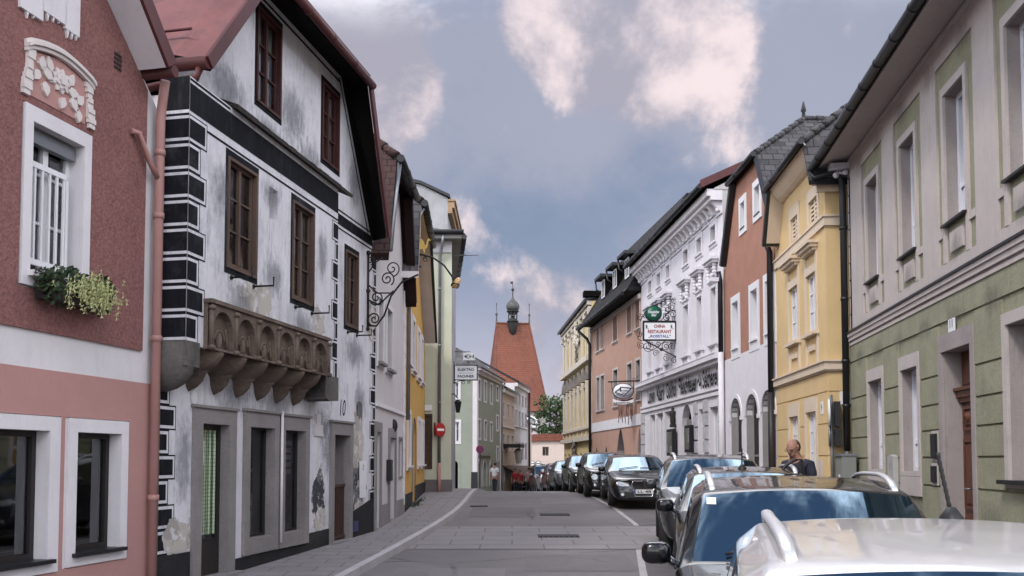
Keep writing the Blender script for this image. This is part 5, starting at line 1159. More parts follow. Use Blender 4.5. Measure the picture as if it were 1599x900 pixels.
b.build('coved_soffit', M['bandp'], h)
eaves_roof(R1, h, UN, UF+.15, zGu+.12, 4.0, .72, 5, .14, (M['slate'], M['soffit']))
gutter(h, R1.P(UF+.2, zGu, .78), R1.P(UN, zGu, .78), .085, M['dkgutter'])
pipe(h, [R1.P(UF+.05, zGu-.08, .78), R1.P(UF+.02, zGu-.25, .72), R1.P(UF-.15, zM-.12, .30), R1.P(UF-.08, zM-.35, .15), R1.P(UF-.05, zM-.7, .13), R1.P(UF-.05, 2.2, .13)], .075, M['dkgutter'], joints=[R1.P(UF-.05, z, .13) for z in (7.2, 5.6, 4.2, 3.2)])
pipe(h, [R1.P(UF-.05, 2.2, .13), R1.P(UF-.05, .7, .13)], .06, M['zinc'], 'downpipe_foot')
b = MB(); b.tube([R1.P(UF-.32, 8.3, .05), R1.P(UF-.32, zC1, .05)], .012, 6)
for k in range(9): b.ball(R1.P(UF-.32, 5.2+k*.38, .06), .022, n=5)
b.build('lightning_cable', M['dkgutter'], h)
# things on and before the green house
fl = empty('floodlight', R1.P(UF-.25, zM-.12, .1), 'white twin floodlight fixed under the eaves of the moss-green house', 'floodlight')
b = MB(); b.box(R1, UF-.38, UF-.12, zM-.14, zM-.02, .04, .46); b.build('housing', M['pvc'], fl)
b = MB(); b.tube([R1.P(UF-.2, zM-.22, .05), R1.P(UF-.2, zM-.18, .3)], .03, 6); b.ball(R1.P(UF-.2, zM-.24, .3), .07, n=7); b.ball(R1.P(UF-.3, zM-.22, .12), .06, n=7); b.build('lamp_head', M['pvc'], fl)
Pc = R1.P(UF-.62, 0, .42)
cb = empty('utility_cabinet', (Pc.x, Pc.y, zg(Pc.y)+.16), 'plain grey-green metal utility cabinet standing against the corner of the green house', 'cabinet')
b = MB(); b.box(R1, UF-.78, UF-.22, .6, 2.08, .12, .42); b.build('body', mat('grey_green_metal', (.20, .205, .19), .6, var=.08, streak=.2), cb)
b = MB(); b.box(R1, UF-.80, UF-.20, 2.08, 2.13, .10, .45); b.build('cap', M['zinc'], cb)
b = MB(); b.box(R1, UF-.62, UF-.48, 1.55, 1.68, .42, .424); b.build('sticker', M['paper'], cb)
sg = empty('road_sign', R1.P(UF+.1, 3.0, .35), 'two road sign plates seen edge-on on the pole at the corner of the yellow house', 'road sign')
b = MB(); b.tube([R1.P(UF+.12, .6, .42), R1.P(UF+.12, 3.45, .42)], .035, 10); b.build('pole', M['zinc'], sg)
for z, r_, m in ((3.05, .32, M['signwhite']), (2.52, .22, M['zinc'])):
    c = R1.P(UF+.12, z, .42); n = Vector((-.945, .27, 0)).normalized(); a = n.cross(Vector((0, 0, 1)))
    b = MB(); b.lathe(c+n*.05, [(.001, -.012), (r_, -.012), (r_, .012), (.001, .012)], 24, 0, a, Vector((0, 0, 1)), n); b.build('plate', m, sg)
    b = MB(); BP = Pl(c-n*.12, a, n); b.box(BP, -.10, .10, -r_*.95, r_*.8, -.07, .06); b.build('plate_back', M['signblack'], sg)
pp = R1.P(.05, 0, .55)
po = empty('marker_post', (pp.x, pp.y, zg(pp.y)+.16), 'narrow white-grey marker post with a small figure before the green house', 'post')
b = MB(); r = R1.R(1389, 713, 800, 1398, .5); b.prism(R1, [(r[0], .6), (r[1], .6), (r[1], r[3]), ((r[0]+r[1])/2, r[3]+.03), (r[0], r[3])], .46, .54); b.build('board', mat('pale_grey_post', (.40, .39, .37), .7, var=.1, streak=.2), po)
b = MB(); b.text('1', R1.P((r[0]+r[1])/2, r[3]-.17, .54), R1.tx, R1.up, .12, thick=.004); b.build('figure', M['signblack'], po, recalc=False)

for q in uw[:4]:
    peel((q[0]+q[1])/2, q[2]-.45, .42, .38, .0465, M['stainw'], 0, R1, h)
for k in range(7): peel(2.4-k*1.4, zC0-.35, .6, .32, .0315, M['stainw'], 0, R1, h); peel(2.2-k*1.5, zM-.35, .6, .38, .0365, M['stainw'], 0, R1, h); peel(2.0-k*1.6, 1.1, .6, .5, .0325, M['stainw'], 0, R1, h)
# ------------------------------------------------------------------ yellow house
M['yellow'] = mat('warm_yellow_plaster', (.64, .465, .24), .9, var=.05, bump=.12, bs=40, streak=.16, dirt=(.42, .27, .1), fine=.06)
M['yelltrim'] = mat('cream_trim_plaster', (.62, .51, .39), .88, var=.05, streak=.15, dirt=(.4, .33, .26))
R2 = Fac(880, 1295, 20.3, 'R')
h = empty('yellow_house', R2.P(2.5, .75), 'warm yellow gabled house with shuttered attic windows between the green and the brown house', 'house')
U2 = 5.15; NE = returns(R2, 0)
A2_ = [R2.R(1235.5, 345, 382, 1246.5), R2.R(1263.5, 318, 358, 1277)]
F2 = [R2.R(1233, 454, 536, 1247), R2.R(1260, 436, 522, 1275)]
F2 = [(q[0], q[1], F2[0][2], F2[0][3]) for q in F2]
G2 = [R2.R(1234, 652, 742, 1248), R2.R(1260, 645, 742, 1276)]
zt2 = R2.uv(1222, 400)[1]; zc2 = R2.uv(1224, 600)[1]
prof2 = [(0, 8.55), (.45, 9.3), (4.2, 9.3), (U2, 8.3)]
wall(R2, h, [(0, 0), (U2, 0), (U2, 8.2), (4.35, 9.62), (.62, 9.62), (0, 8.7)], [rect(*q) for q in A2_+F2+G2], M['yellow'], depth=.14)
side_walls(R2, h, 0, U2, 0, 8.6, 9, M['yellow'])
for q in A2_:
    trim(R2, h, q, .14, M['yelltrim'], .03, wt=.30, wb=.14)
    b = MB(); n = 6; cw = (q[1]-q[0])/2; b.box(R2, q[0]+cw-.03, q[0]+cw+.03, q[2], q[3], -.09, -.02); b.box(R2, q[0], q[0]+.04, q[2], q[3], -.09, -.02); b.box(R2, q[1]-.04, q[1], q[2], q[3], -.09, -.02)
    for i in range(n+1): v = q[2]+(q[3]-q[2])*i/n; b.hexa([R2.P(q[0]+.04, v-.03, -.03), R2.P(q[1]-.04, v-.03, -.03), R2.P(q[1]-.04, v, -.10), R2.P(q[0]+.04, v, -.10), R2.P(q[0]+.04, v+.02, -.03), R2.P(q[1]-.04, v+.02, -.03), R2.P(q[1]-.04, v+.05, -.10), R2.P(q[0]+.04, v+.05, -.10)])
    b.build('shutter', M['yelltrim'], h)
for q in F2:
    trim(R2, h, q, .11, M['yelltrim'], .04, wt=.2, wb=.05); window(R2, h, q, M['wpaint'], 2, (1, 1, .9), rec=.05, fw=.06, curtain=M['curtain'], glass=GLC)
    b = MB(); b.box(R2, q[0]-.16, q[1]+.16, q[3]+.55, q[3]+.63, .001, .20); b.box(R2, q[0]-.20, q[1]+.20, q[3]+.63, q[3]+.70, .001, .26); b.box(R2, q[0]-.12, q[1]+.12, q[3]+.48, q[3]+.55, .001, .12); b.build('window_hood', M['yelltrim'], h)
    b = MB(); b.box(R2, q[0]-.11, q[0]-.0, q[3]+.2, q[3]+.48, .001, .04); b.box(R2, q[1], q[1]+.11, q[3]+.2, q[3]+.48, .001, .04)
    b.box(R2, q[0]-.16, q[1]+.16, q[2]-.13, q[2]-.05, .001, .14); b.box(R2, q[0]-.11, q[0], zc2+.20, q[2]-.13, .001, .04); b.box(R2, q[1], q[1]+.11, zc2+.20, q[2]-.13, .001, .04); b.box(R2, q[0]+.18, q[1]-.18, zc2+.55, q[2]-.35, .001, .05); b.build('apron_frame', M['yelltrim'], h)
for q in G2: trim(R2, h, q, .11, M['yelltrim'], .04, wt=.35); window(R2, h, q, M['wpaint'], 2, (1, 1, .8), rec=.06, fw=.07, curtain=M['curtain'])
b = MB()
for (z0_, z1_, o) in ((zt2-.22, zt2-.02, .05), (zt2-.02, zt2+.03, .08), (zc2-.02, zc2+.16, .10), (zc2+.16, zc2+.20, .14), (zc2-.06, zc2-.02, .05)):
    b.box(R2, -.002-o, U2, z0_, z1_, .001, o); b.box(NE, -8, -.001, z0_, z1_, .001, o)
b.build('string_course', M['yelltrim'], h)
zs2 = [zc2-.08]+[R2.uv(1226, y)[1] for y in (629, 671, 713)]+[.4]
ops2 = [(q[0]-.12, q[1]+.12, q[2]-.1, q[3]+.36) for q in G2]
blocks(R2, ops2, zs2, .005, U2, .022, .014).build('rustication', M['yellow'], h)
blocks(NE, [], zs2, -8, -.005, .022, .014).build('rustication', M['yellow'], h)
jerkin(R2, h, (4.35, 8.05), (3.75, 9.42), (.25, 9.42), (-.25, 8.35), 12.4, .42, -9, -3.2, .12, (M['slate'], M['dkgutter']), M['slate'])
b = MB()
for k in range(5):
    t0, t1 = k/5, (k+1)/5; cv = lambda t: 8.98+.40*(1-math.cos(t*1.45)); 
    b.hexa([R2.P(.2, cv(t0), .40*t0), R2.P(3.8, cv(t0), .40*t0), R2.P(3.8, cv(t1), .40*t1), R2.P(.2, cv(t1), .40*t1), R2.P(.2, cv(t0)+.05, .40*t0), R2.P(3.8, cv(t0)+.05, .40*t0), R2.P(3.8, cv(t1)+.05, .40*t1), R2.P(.2, cv(t1)+.05, .40*t1)])
b.prism(R2, [(3.72, 9.3), (4.30, 8.0), (4.72, 8.0), (4.1, 9.3)], .001, .36); b.box(NE, -8, .3, 8.28, 8.42, .001, .22); b.box(NE, -8, .2, 8.12, 8.28, .001, .10)
b.build('coved_eaves', M['yelltrim'], h)
gutter(h, R2.P(.05, 9.36, .50), R2.P(3.95, 9.36, .50), .075, M['dkgutter'])
b = MB(); b.prism(R2, [(3.8, 9.45), (4.48, 7.98), (4.36, 7.92), (3.68, 9.36)], .36, .46); b.build('verge_board', M['dkgutter'], h)
b = MB(); b.box(R2, .32, .50, 3.05, 3.35, .023, .035); b.build('number_plate', M['signwhite'], h)
b = MB(); b.text('9', R2.P(.41, 3.2, .035), R2.tx, R2.up, .15, thick=.003); b.build('plate_figure', M['signblack'], h, recalc=False)
b = MB(); b.box(NE, -.55, -.25, 3.25, 3.55, .023, .04); b.build('street_plate', M['signwhite'], h)
b = MB(); b.box(R2, .45, .62, 1.1, 2.0, .023, .07); b.build('notice_post', M['bandp'], h)

# ------------------------------------------------------------------ terracotta house with three arches
M['terra'] = mat('terracotta_plaster', (.36, .180, .130), .92, var=.10, bump=.12, bs=40, streak=.35, dirt=(.28, .12, .085), fine=.08)
M['greyrev'] = mat('grey_reveal_plaster', (.27, .25, .245), .9, var=.08, streak=.15)
R3 = Fac(770, 1215, R2.Y(R2.uv(1215, 720)[0]), 'R')
h = empty('terracotta_house', R3.P(2.8, .75), 'terracotta gabled house with white lower storey and three tall arches', 'house')
U3 = R3.uv(1133, 720)[0]
def sq(lst): z0_ = sum(q[2] for q in lst)/len(lst); z1_ = sum(q[3] for q in lst)/len(lst); return [(q[0], q[1], z0_, z1_) for q in lst]
A3 = [R3.R(1157, 319.3, 359, 1163.5), R3.R(1178.8, 294.4, 338, 1187)]
F3 = sq([R3.R(1144.6, 476.4, 545.7, 1153.6), R3.R(1172.9, 456.2, 531.7, 1183.4), R3.R(1195.9, 439, 523, 1209)])
zA = R3.uv(1175, 615.6)[1]
C3 = [(R3.uv(a, 680)[0], R3.uv(c, 680)[0]) for a, c in ((1143, 1160), (1166.7, 1186.9), (1191.5, 1213.5))]
C3 = [(min(q)+.05, max(q)-.02, .5, zA) for q in C3]
zB3 = R3.uv(1150, 556)[1]
prof3 = [(0, 0), (U3, 0), (U3, 8.2), (5.2, 8.75), (4.05, 11.1), (1.25, 11.1), (0, 8.6)]
wall(R3, h, prof3, [rect(*q) for q in A3+F3]+[arch(*q) for q in C3], M['terra'], M['wpaint'], depth=.24)
side_walls(R3, h, 0, U3, 0, 8.6, 9, M['terra'])
sheet(R3, h, rect(0, U3, .2, zB3), [arch(q[0], q[1], .2001, q[3]) for q in C3]+[], M['whitef'], .02, 'lower_render') if False else None
vl = [(0, .2)]
for q in sorted(C3): vl += [p for p in reversed(arch(q[0], q[1], .2, q[3])[2:])] if False else []
# white lower storey: one sheet whose lower edge runs round the three arches
pts = [(0, zB3), (0, .2)]
for q in sorted(C3):
    a = arch(q[0], q[1], .2, q[3], n=14); pts += [(q[0], .2)]+list(reversed(a[2:]))+[(q[1], .2)]
pts += [(U3, .2), (U3, zB3)]
sheet(R3, h, pts, [], M['whitef'], .022, 'lower_render')
b = MB()
for q in C3:
    a1 = arch(q[0], q[1], .2, q[3], n=14)[2:]; a2 = arch(q[0]-.13, q[1]+.13, .2, q[3]+.13, n=14)[2:]
    for i in range(14): b.hexa([R3.P(*a1[i], .023), R3.P(*a2[i], .023), R3.P(*a2[i+1], .023), R3.P(*a1[i+1], .023), R3.P(*a1[i], .06), R3.P(*a2[i], .06), R3.P(*a2[i+1], .06), R3.P(*a1[i+1], .06)])
    zs_ = q[3]-(q[1]-q[0])/2; b.box(R3, q[0]-.13, q[0]-.001, zs_-.12, zs_, .023, .09); b.build('arch_moulding', M['whitef'], h); b = MB()
b.box(R3, max(q[1] for q in C3)+.001, max(q[1] for q in C3)+.13, zs_-.12, zs_, .023, .09)
b.build('impost', M['whitef'], h)
for q in C3:                                                     # deep grey passage with a second arch and door inside
    b = MB(); a1 = arch(q[0]+.001, q[1]-.001, .4, q[3]-.001, n=14)
    for i in range(len(a1)):
        j = (i+1) % len(a1); b.poly([R3.P(*a1[i], .02), R3.P(*a1[j], .02), R3.P(*a1[j], -.62), R3.P(*a1[i], -.62)], 0)
    b.build('arch_reveal', M['greyrev'], h, recalc=False)
    iw = (q[1]-q[0])*.06; fr_ = arch(q[0]+iw, q[1]-iw, .5, q[3]-.15, n=12); ar_ = arch(q[0], q[1], .4, q[3], n=12)
    sheet(R3, h, ar_, [fr_], M['greyrev'], -.17, 'inner_arch', base=-.2)
    b = MB(); b.poly([R3.P(*p, -.205) for p in fr_]); frm = b.build('arch_door', M['dkframe'], h, recalc=False)
    b = MB(); cu = (q[0]+q[1])/2; b.box(R3, cu-.04, cu+.04, .5, q[3]-.2, -.205, -.185)
    for z_ in (1.3, 2.1): b.box(R3, q[0]+iw, q[1]-iw, z_, z_+.07, -.205, -.185)
    b.build('door_bars', M['greywin'], frm)
for q in A3: trim(R3, h, q, .17, M['wpaint'], .035, wt=.2, wb=.2); window(R3, h, q, M['wpaint'], 1, (1,), rec=.15, fw=.05); b = MB(); b.box(R3, q[0]-.02, q[1]+.02, q[2]-.03, q[2], -.1, .06); b.build('sill', M['dkgutter'], h)
for q in F3: trim(R3, h, q, .17, M['wpaint'], .04, wt=.22, wb=.36); window(R3, h, q, M['wpaint'], 2, (1, 1, .6), rec=.22, fw=.07); sill(R3, h, q, M['wpaint'], .10, .06, .02)
jerkin(R3, h, (5.35, 8.75), (4.0, 11.15), (1.2, 11.15), (-.25, 8.65), 12.75, .17, -9, -1.8, .13, (M['slate'], M['dsoffit']), M['slate'])
b = MB(); b.prism(R3, [(4.03, 11.18), (5.45, 8.7), (5.28, 8.62), (3.88, 11.05)], .02, .21); b.build('verge_board', M['dkgutter'], h); b = MB(); b.prism(R3, [(1.17, 11.18), (-.3, 8.63), (-.18, 8.55), (1.3, 11.05)], .14, .21); b.build('verge_board', M['dkgutter'], h)
gutter(h, R3.P(1.1, 11.10, .26), R3.P(4.1, 11.10, .26), .085, M['dkgutter'])
b = MB(); b.lathe(R3.P(2.6, 12.7, -1.8), [(.08, 0), (.05, .25), (.09, .3), (.02, .6)], 8); b.build('roof_finial', M['dkgutter'], h)
b = MB(); b.tube([R3.P(2.9, 14.1, -4.2), R3.P(2.9, 14.9, -4.2)], .2, 8); b.build('chimney_pot', M['dkgutter'], h) if False else None
pipe(h, [R3.P(.02, 8.25, .30), R3.P(.06, 7.9, .14), R3.P(.10, 3.9, .14)], .085, M['dkgutter'])
pipe(h, [R3.P(.10, 3.9, .14), R3.P(.10, .6, .14)], .10, M['dkframe'], 'downpipe_foot')
pipe(h, [R3.P(U3-.1, 8.5, .20), R3.P(U3-.12, 8.2, .15), R3.P(U3-.12, 5.7, .15)], .085, M['dkgutter']); pipe(h, [R3.P(U3-.12, 5.7, .15), R3.P(U3-.12, .6, .15)], .10, M['whitef'], 'downpipe_foot')
fl = empty('wall_floodlight', R3.P(U3-.15, 8.9, .3), 'small white floodlight bracket on the gutter pipe between white and terracotta houses', 'floodlight')
b = MB(); b.box(R3, U3-.35, U3+.15, 8.12, 8.26, .25, .55); b.build('housing', M['pvc'], fl)
b = MB()
for k in range(7): b.tube([R3.P(U3-.3+.07*k, 8.26, .4), R3.P(U3-.3+.07*k, 8.42, .36+.02*(k % 3))], .008, 4)
b.build('bird_spikes', M['zinc'], fl)

# ------------------------------------------------------------------ white guild house
R4 = Fac(695, 1133, R3.Y(U3), 'R')
h = empty('white_stucco_house', R4.P(6.5, .7), 'ornate white stucco house with black lettering over the ground floor', 'house')
U4 = R4.uv(1003, 720)[0]-.02
zF0 = R4.uv(1003, 638)[1]; zF1 = R4.uv(1130, 556)[1]; zG = R4.uv(1060, 345, .5)[1]-.16
top_w = sq([R4.R(1013.2, 440.7, 461.6, 1018), R4.R(1026.4, 429.8, 450.8, 1032), R4.R(1041, 416.5, 440, 1046.3), R4.R(1067.7, 394.8, 417.3, 1074.9), R4.R(1088.6, 375.3, 400, 1095.6), R4.R(1110.4, 358.2, 379, 1118)])
big0 = sq([R4.R(1068.4, 479.5, 558, 1075.9), R4.R(1088.6, 466.3, 548, 1096.2), R4.R(1109.6, 453, 537, 1118)])
big = [(q[0]-.02, q[1]+.02, big0[0][2]+.05, big0[0][3]) for q in top_w]
gd = [R4.R(1091, 640, 722, 1098.7), R4.R(1108, 636, 722, 1122.9)]; gd = [(q[0], q[1], .9, gd[0][3]) for q in gd]
sh = [(R4.uv(1049.5, 650)[0], R4.uv(1038, 650)[0]), (R4.uv(1035, 650)[0], R4.uv(1025, 650)[0]), (R4.uv(1022.5, 650)[0], R4.uv(1014.5, 650)[0])]; sh = [(q[0], q[1], 1.0, R4.uv(1014, 649)[1]) for q in sh]
ad = (R4.uv(1081.7, 660)[0]+.05, R4.uv(1063.3, 660)[0]-.05, .5, R4.uv(1073, 631)[1])
wall(R4, h, rect(0, U4, 0, zG+.3), [rect(*q) for q in top_w+big+gd+sh]+[arch(*ad, rise=(ad[1]-ad[0])*.75)], M['whitef'], M['whitef'], depth=.28)
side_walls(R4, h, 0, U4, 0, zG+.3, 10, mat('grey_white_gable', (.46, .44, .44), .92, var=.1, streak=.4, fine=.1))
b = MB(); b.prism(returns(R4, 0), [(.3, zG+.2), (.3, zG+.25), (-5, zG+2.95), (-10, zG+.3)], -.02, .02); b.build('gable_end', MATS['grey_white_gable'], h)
for q in top_w:
    trim(R4, h, q, .17, M['whitef'], .04, wt=.2); window(R4, h, q, M['greywin'], 1, (1,), rec=.16, fw=.05); sill(R4, h, q, M['whitef'], .10, .06, .14)
    b = MB(); b.box(R4, q[0]-.2, q[1]+.2, q[3]+.28, q[3]+.36, .001, .10); b.ball(R4.P((q[0]+q[1])/2, q[3]+.5, .05), .16, .06, .14, 7); b.box(R4, q[0]-.06, q[1]+.06, q[2]-.95, q[2]-.28, .001, .05); b.build('window_ornament', M['whitef'], h)
for q in big:
    trim(R4, h, q, .13, M['whitef'], .05, wt=.16, wb=.02); window(R4, h, q, M['wpaint'], 2, (1, .45), rec=.16, fw=.06, curtain=M['curtgrey'])
    b = MB(); v = q[3]+.16
    for sg_ in (-1, 1):
        c = (q[0]+q[1])/2+sg_*((q[1]-q[0])/2+.06)
        for k in range(5): b.ball(R4.P(c, v+.08+.13*k, .10), .085, .08, .085, 6)
    for k in range(9): b.ball(R4.P(q[0]+.1+(q[1]-q[0]-.2)*k/8, v+.22+.10*abs(math.cos(k*math.pi/8)), .04), .07, .06, .09, 6)
    b.box(R4, q[0]-.22, q[1]+.22, v+.66, v+.76, .001, .22); b.box(R4, q[0]-.28, q[1]+.28, v+.76, v+.86, .001, .30); b.box(R4, q[0]-.14, q[1]+.14, v, v+.06, .001, .1); b.build('window_hood', M['whitef'], h)
    b = MB(); b.box(R4, q[0]-.22, q[1]+.22, q[2]-.14, q[2]-.02, .001, .18); b.box(R4, q[0]-.13, q[0]-.0, q[2]-.7, q[2]-.14, .001, .10); b.box(R4, q[1], q[1]+.13, q[2]-.7, q[2]-.14, .001, .10); b.box(R4, q[0]+.1, q[1]-.1, q[2]-.62, q[2]-.24, .001, .05); b.build('window_apron', M['whitef'], h)
b = MB(); b.box(R4, -.0, U4+.12, zF1-.08, zF1+.10, .001, .34); b.box(R4, 0, U4+.06, zF1-.22, zF1-.08, .001, .22); b.box(R4, 0, U4, zF0-.04, zF0+.06, .001, .10); b.box(R4, 0, U4, zF0-.24, zF0-.12, .001, .08); b.prism(R4, [(0, zF1+.1), (U4+.1, zF1+.1), (U4+.1, zF1+.13), (0, zF1+.13)], .001, .36); b.build('shop_cornice', M['whitef'], h)
b = MB(); b.box(R4, 0, U4+.1, zG-.02, zG+.22, .001, .55); b.box(R4, 0, U4+.05, zG-.16, zG-.02, .001, .42); b.box(R4, 0, U4, zG-.62, zG-.56, .001, .06)
n = 24
for i in range(n): u = .2+(U4-.4)*i/(n-1); b.hexa([R4.P(u-.09, zG-.56, .002), R4.P(u+.09, zG-.56, .002), R4.P(u+.09, zG-.48, .10), R4.P(u-.09, zG-.48, .10), R4.P(u-.09, zG-.16, .002), R4.P(u+.09, zG-.16, .002), R4.P(u+.09, zG-.16, .36), R4.P(u-.09, zG-.16, .36)]); b.ball(R4.P(u, zG-.46, .12), .09, .09, .09, 6)
b.build('main_cornice', M['whitef'], h)
eaves_roof(R4, h, 0, U4+.1, zG+.36, 2.75, .75, 5, .12, (M['slate'], M['soffit']))
gutter(h, R4.P(-.05, zG+.30, .80), R4.P(U4+.1, zG+.30, .80), .10, M['dkgutter'])
b = MB(); nv = returns(R4, -.06); b.prism(nv, [(.8, zG+.22), (.8, zG+.50), (-5, zG+3.2), (-5, zG+2.92)], -.05, .05); b.build('verge_board', M['redverge'], h)
b = MB(); zt_ = (zF0+zF1)/2-.02
M['blacklet'] = mat('black_lettering', (.004, .004, .004), .8, spec=.1)
words = [('Ludwin', 1014, 1024.5), ('Karl', 1028, 1039), ('Gollhof', 1043, 1059), ('Fleischhauer', 1063, 1091), ('-u.', 1092.5, 1098.5), ('Selcherei', 1100.5, 1123.5)]
for s_, xa, xb in words:
    ua, ub = R4.uv(xa, 615)[0], R4.uv(xb, 605)[0]; b.text(s_, R4.P((ua+ub)/2, zt_-.06, .05), R4.tx, R4.up, .70 if any(c in s_ for c in 'Kdkfhl') else .46, abs(ua-ub), thick=.03, bold=.025)
b.build('lettering', M['blacklet'], h, recalc=False)
for q in gd+sh: window(R4, h, q, M['wpaint'], 1, (1,), rec=.18, fw=.07, curtain=M['curtgrey'] if q in sh else None)
b = MB(); zs4 = [zF0-.28-i*.5 for i in range(9)]
for (a, c) in ((0.02, .55), (U4-.62, U4-.02), (gd[0][1]+.1, gd[0][1]+.5), (gd[1][1]+.12, gd[0][0]-.12)):
    b = MB()
    for zt, zb in zip(zs4, zs4[1:]): b.prism(R4, [(a, zb+.03), (c, zb+.03), (c, zt-.03), (a, zt-.03)], .001, .08)
    b.build('rusticated_pilaster', mat('rough_white_stucco', (.50, .48, .51), .95, var=.15, vs=6, bump=.9, bs=14, fine=.3), h)
b = MB(); o = -.5; b.box(R4, ad[0], ad[1], .5, ad[3]-.6, -.27, -.2); b.build('door', M['greywin'], h)
b = MB(); nu, nv0 = R4.uv(1055, 663); nv1 = R4.uv(1055, 635)[1]; nh = nv1-nv0; b.box(R4, nu-.14, nu+.14, nv0-.12, nv0, .001, .22); b.lathe(R4.P(nu, nv0, .12), [(.09, 0), (.12, .2*nh), (.09, .5*nh), (.13, .68*nh), (.05, .8*nh), (.075, .88*nh), (.06, .95*nh), (.01, nh)], 10); b.build('niche_figure', mat('dark_bronze', (.02, .02, .02), .6), h)
for x0, x1, yt_, yb_ in ((1049.5, 1059, 671, 712), (1078, 1087, 665, 707)):
    ua, ub = R4.uv(x0, 690)[0], R4.uv(x1, 690)[0]
    t = empty('menu_case', R4.P((ua+ub)/2, 1.5, .1), ('black framed menu case on the shop-window side of the arched door' if x0 < 1060 else 'black menu case standing in the arched doorway of the white house'), 'display case')
    b = MB(); b.box(R4, min(ua, ub), max(ua, ub), R4.uv(x0, yb_)[1], R4.uv(x0, yt_)[1], .085, .24); b.build('case', M['signblack'], t)
    b = MB(); b.poly([R4.P(u, v, .243) for u, v in rect(min(ua, ub)+.12, max(ua, ub)-.12, R4.uv(x0, yb_)[1]+.12, R4.uv(x0, yt_)[1]-.12)]); b.build('pane', GL, t, recalc=False)

# ------------------------------------------------------------------ salmon house
M['salmon'] = mat('salmon_plaster', (.42, .255, .195), .9, var=.07, bump=.12, bs=40, streak=.2, dirt=(.34, .18, .13), fine=.06)
R5 = Fac(640, 1003, R4.Y(U4), 'R')
h = empty('salmon_house', R5.P(6, .5), 'long salmon house with dark dormers and pointed arches beside the white stucco house', 'house')
U5 = R5.uv(925, 720)[0]; zE5 = R5.uv(960, 471, .85)[1]-.06; zb0 = R5.uv(928, 675)[1]; zb1 = R5.uv(928, 661)[1]
xs_ = [(932, 936.3), (938.5, 943.8), (957, 964.8), (980, 987), (996, 1002.5)]
hi_ = R5.R(957, 481, 536, 964.6); lo_ = R5.R(957, 580, 636, 964.6)
up5 = []; lo5 = []
for a, c in xs_: u0, u1 = sorted((R5.uv(a, 600)[0], R5.uv(c, 600)[0])); u1 = min(u1, u0+1.05); up5.append((max(u0, .25), max(u1, 1.1), hi_[2], hi_[3])); lo5.append((max(u0, .25), max(u1, 1.1), lo_[2], lo_[3]))
zp = R5.uv(969, 669)[1]; ap = sorted((R5.uv(963.5, 690)[0], R5.uv(975, 690)[0])); ap2 = (.15, R5.uv(996, 690)[0]); sm_ = [sorted((R5.uv(a, 705)[0], R5.uv(c, 705)[0])) for a, c in ((930, 933.5), (944.5, 949))]
pa = [arch(ap[0], ap[1], .3, zp, rise=1.2, n=12, point=1), arch(ap2[0], ap2[1], .3, zp-.1, rise=1.2, n=12, point=1)]+[arch(q[0], q[1], 1.6, R5.uv(947, 698)[1], rise=.5, n=10, point=1) for q in sm_]
wall(R5, h, rect(0, U5, 0, zE5), [rect(*q) for q in up5+lo5]+pa, M['salmon'], M['stonetrim'], depth=.4)
side_walls(R5, h, 0, U5, 0, zE5, 9, M['salmon'])
for q in up5+lo5: trim(R5, h, q, .12, M['bandp'], .03); window(R5, h, q, M['greywin'], 2, (1, .4), rec=.14, fw=.06, curtain=M['curtgrey']); sill(R5, h, q, M['bandp'], .1, .06, .14)
b = MB(); b.box(R5, 0, U5, zb0, zb1, .001, .05); b.build('string_course', M['white_trim'], h)
b = MB(); b.box(R5, 0, U5, zE5-.12, zE5+.1, .001, .14); b.build('eaves_cornice', M['bandp'], h)
eaves_roof(R5, h, -.0, U5+.1, zE5+.2, 4.95, .85, 3.1, .25, (M['slate'], M['soffit']))
b = MB(); zx = 15.3; b.prism(returns(R5, 0), [(.8, zE5+.22), (-.9, 12.95), (-2.35, zx), (-6.5, zx), (-8, zE5+.22)], -U5, .04); b.build('slated_mansard', mat('dark_slate', (.012, .0115, .012), .8, spec=.2, var=.3, pattern=('t', .34, .24, .02, (.035, .033, .034), (.003, .003, .003)), bump=.5, bs=40), h)
gutter(h, R5.P(.1, zE5+.12, .9), R5.P(U5+.2, zE5+.12, .9), .11, M['dkgutter'])
pipe(h, [R5.P(U5+.15, zE5, .85), R5.P(U5+.05, zE5-.5, .3), R5.P(U5, zE5-.9, .14), R5.P(U5, .5, .14)], .09, M['dkgutter'])
for u in (2.4, 5.2, 8.2):
    t = MB(); of_, ob_ = .1, -1.8; z0_, z1_ = zE5+1.25, zE5+2.5
    t.box(R5, u-.55, u+.55, z0_, z1_, ob_, of_); dm_ = t.build('dormer', M['soffit'], h)
    t = MB(); t.prism(R5, [(u-.85, z1_-.02), (u+.85, z1_-.02), (u+.85, z1_+.14), (u-.85, z1_+.14)], ob_, of_+.35); t.build('dormer_roof', M['dkgutter'], dm_)
    t = MB(); frame_ring(t, R5, u-.42, u+.42, z0_+.12, z1_-.1, .08, of_+.001, of_+.03); t.box(R5, u-.03, u+.03, z0_+.2, z1_-.18, of_+.001, of_+.03); t.build('dormer_window', M['wpaint'], dm_)
    pipe(dm_, [R5.P(u+.8, z1_, of_+.3), R5.P(u+.75, z1_-.5, of_+.25), R5.P(u+.6, z1_-.7, of_+.05)], .05, M['dkgutter'])
b = MB(); c = R5.P(6.5, zE5+4.6, -5.0); b.build('chimney', M['dkgutter'], h) if False else None
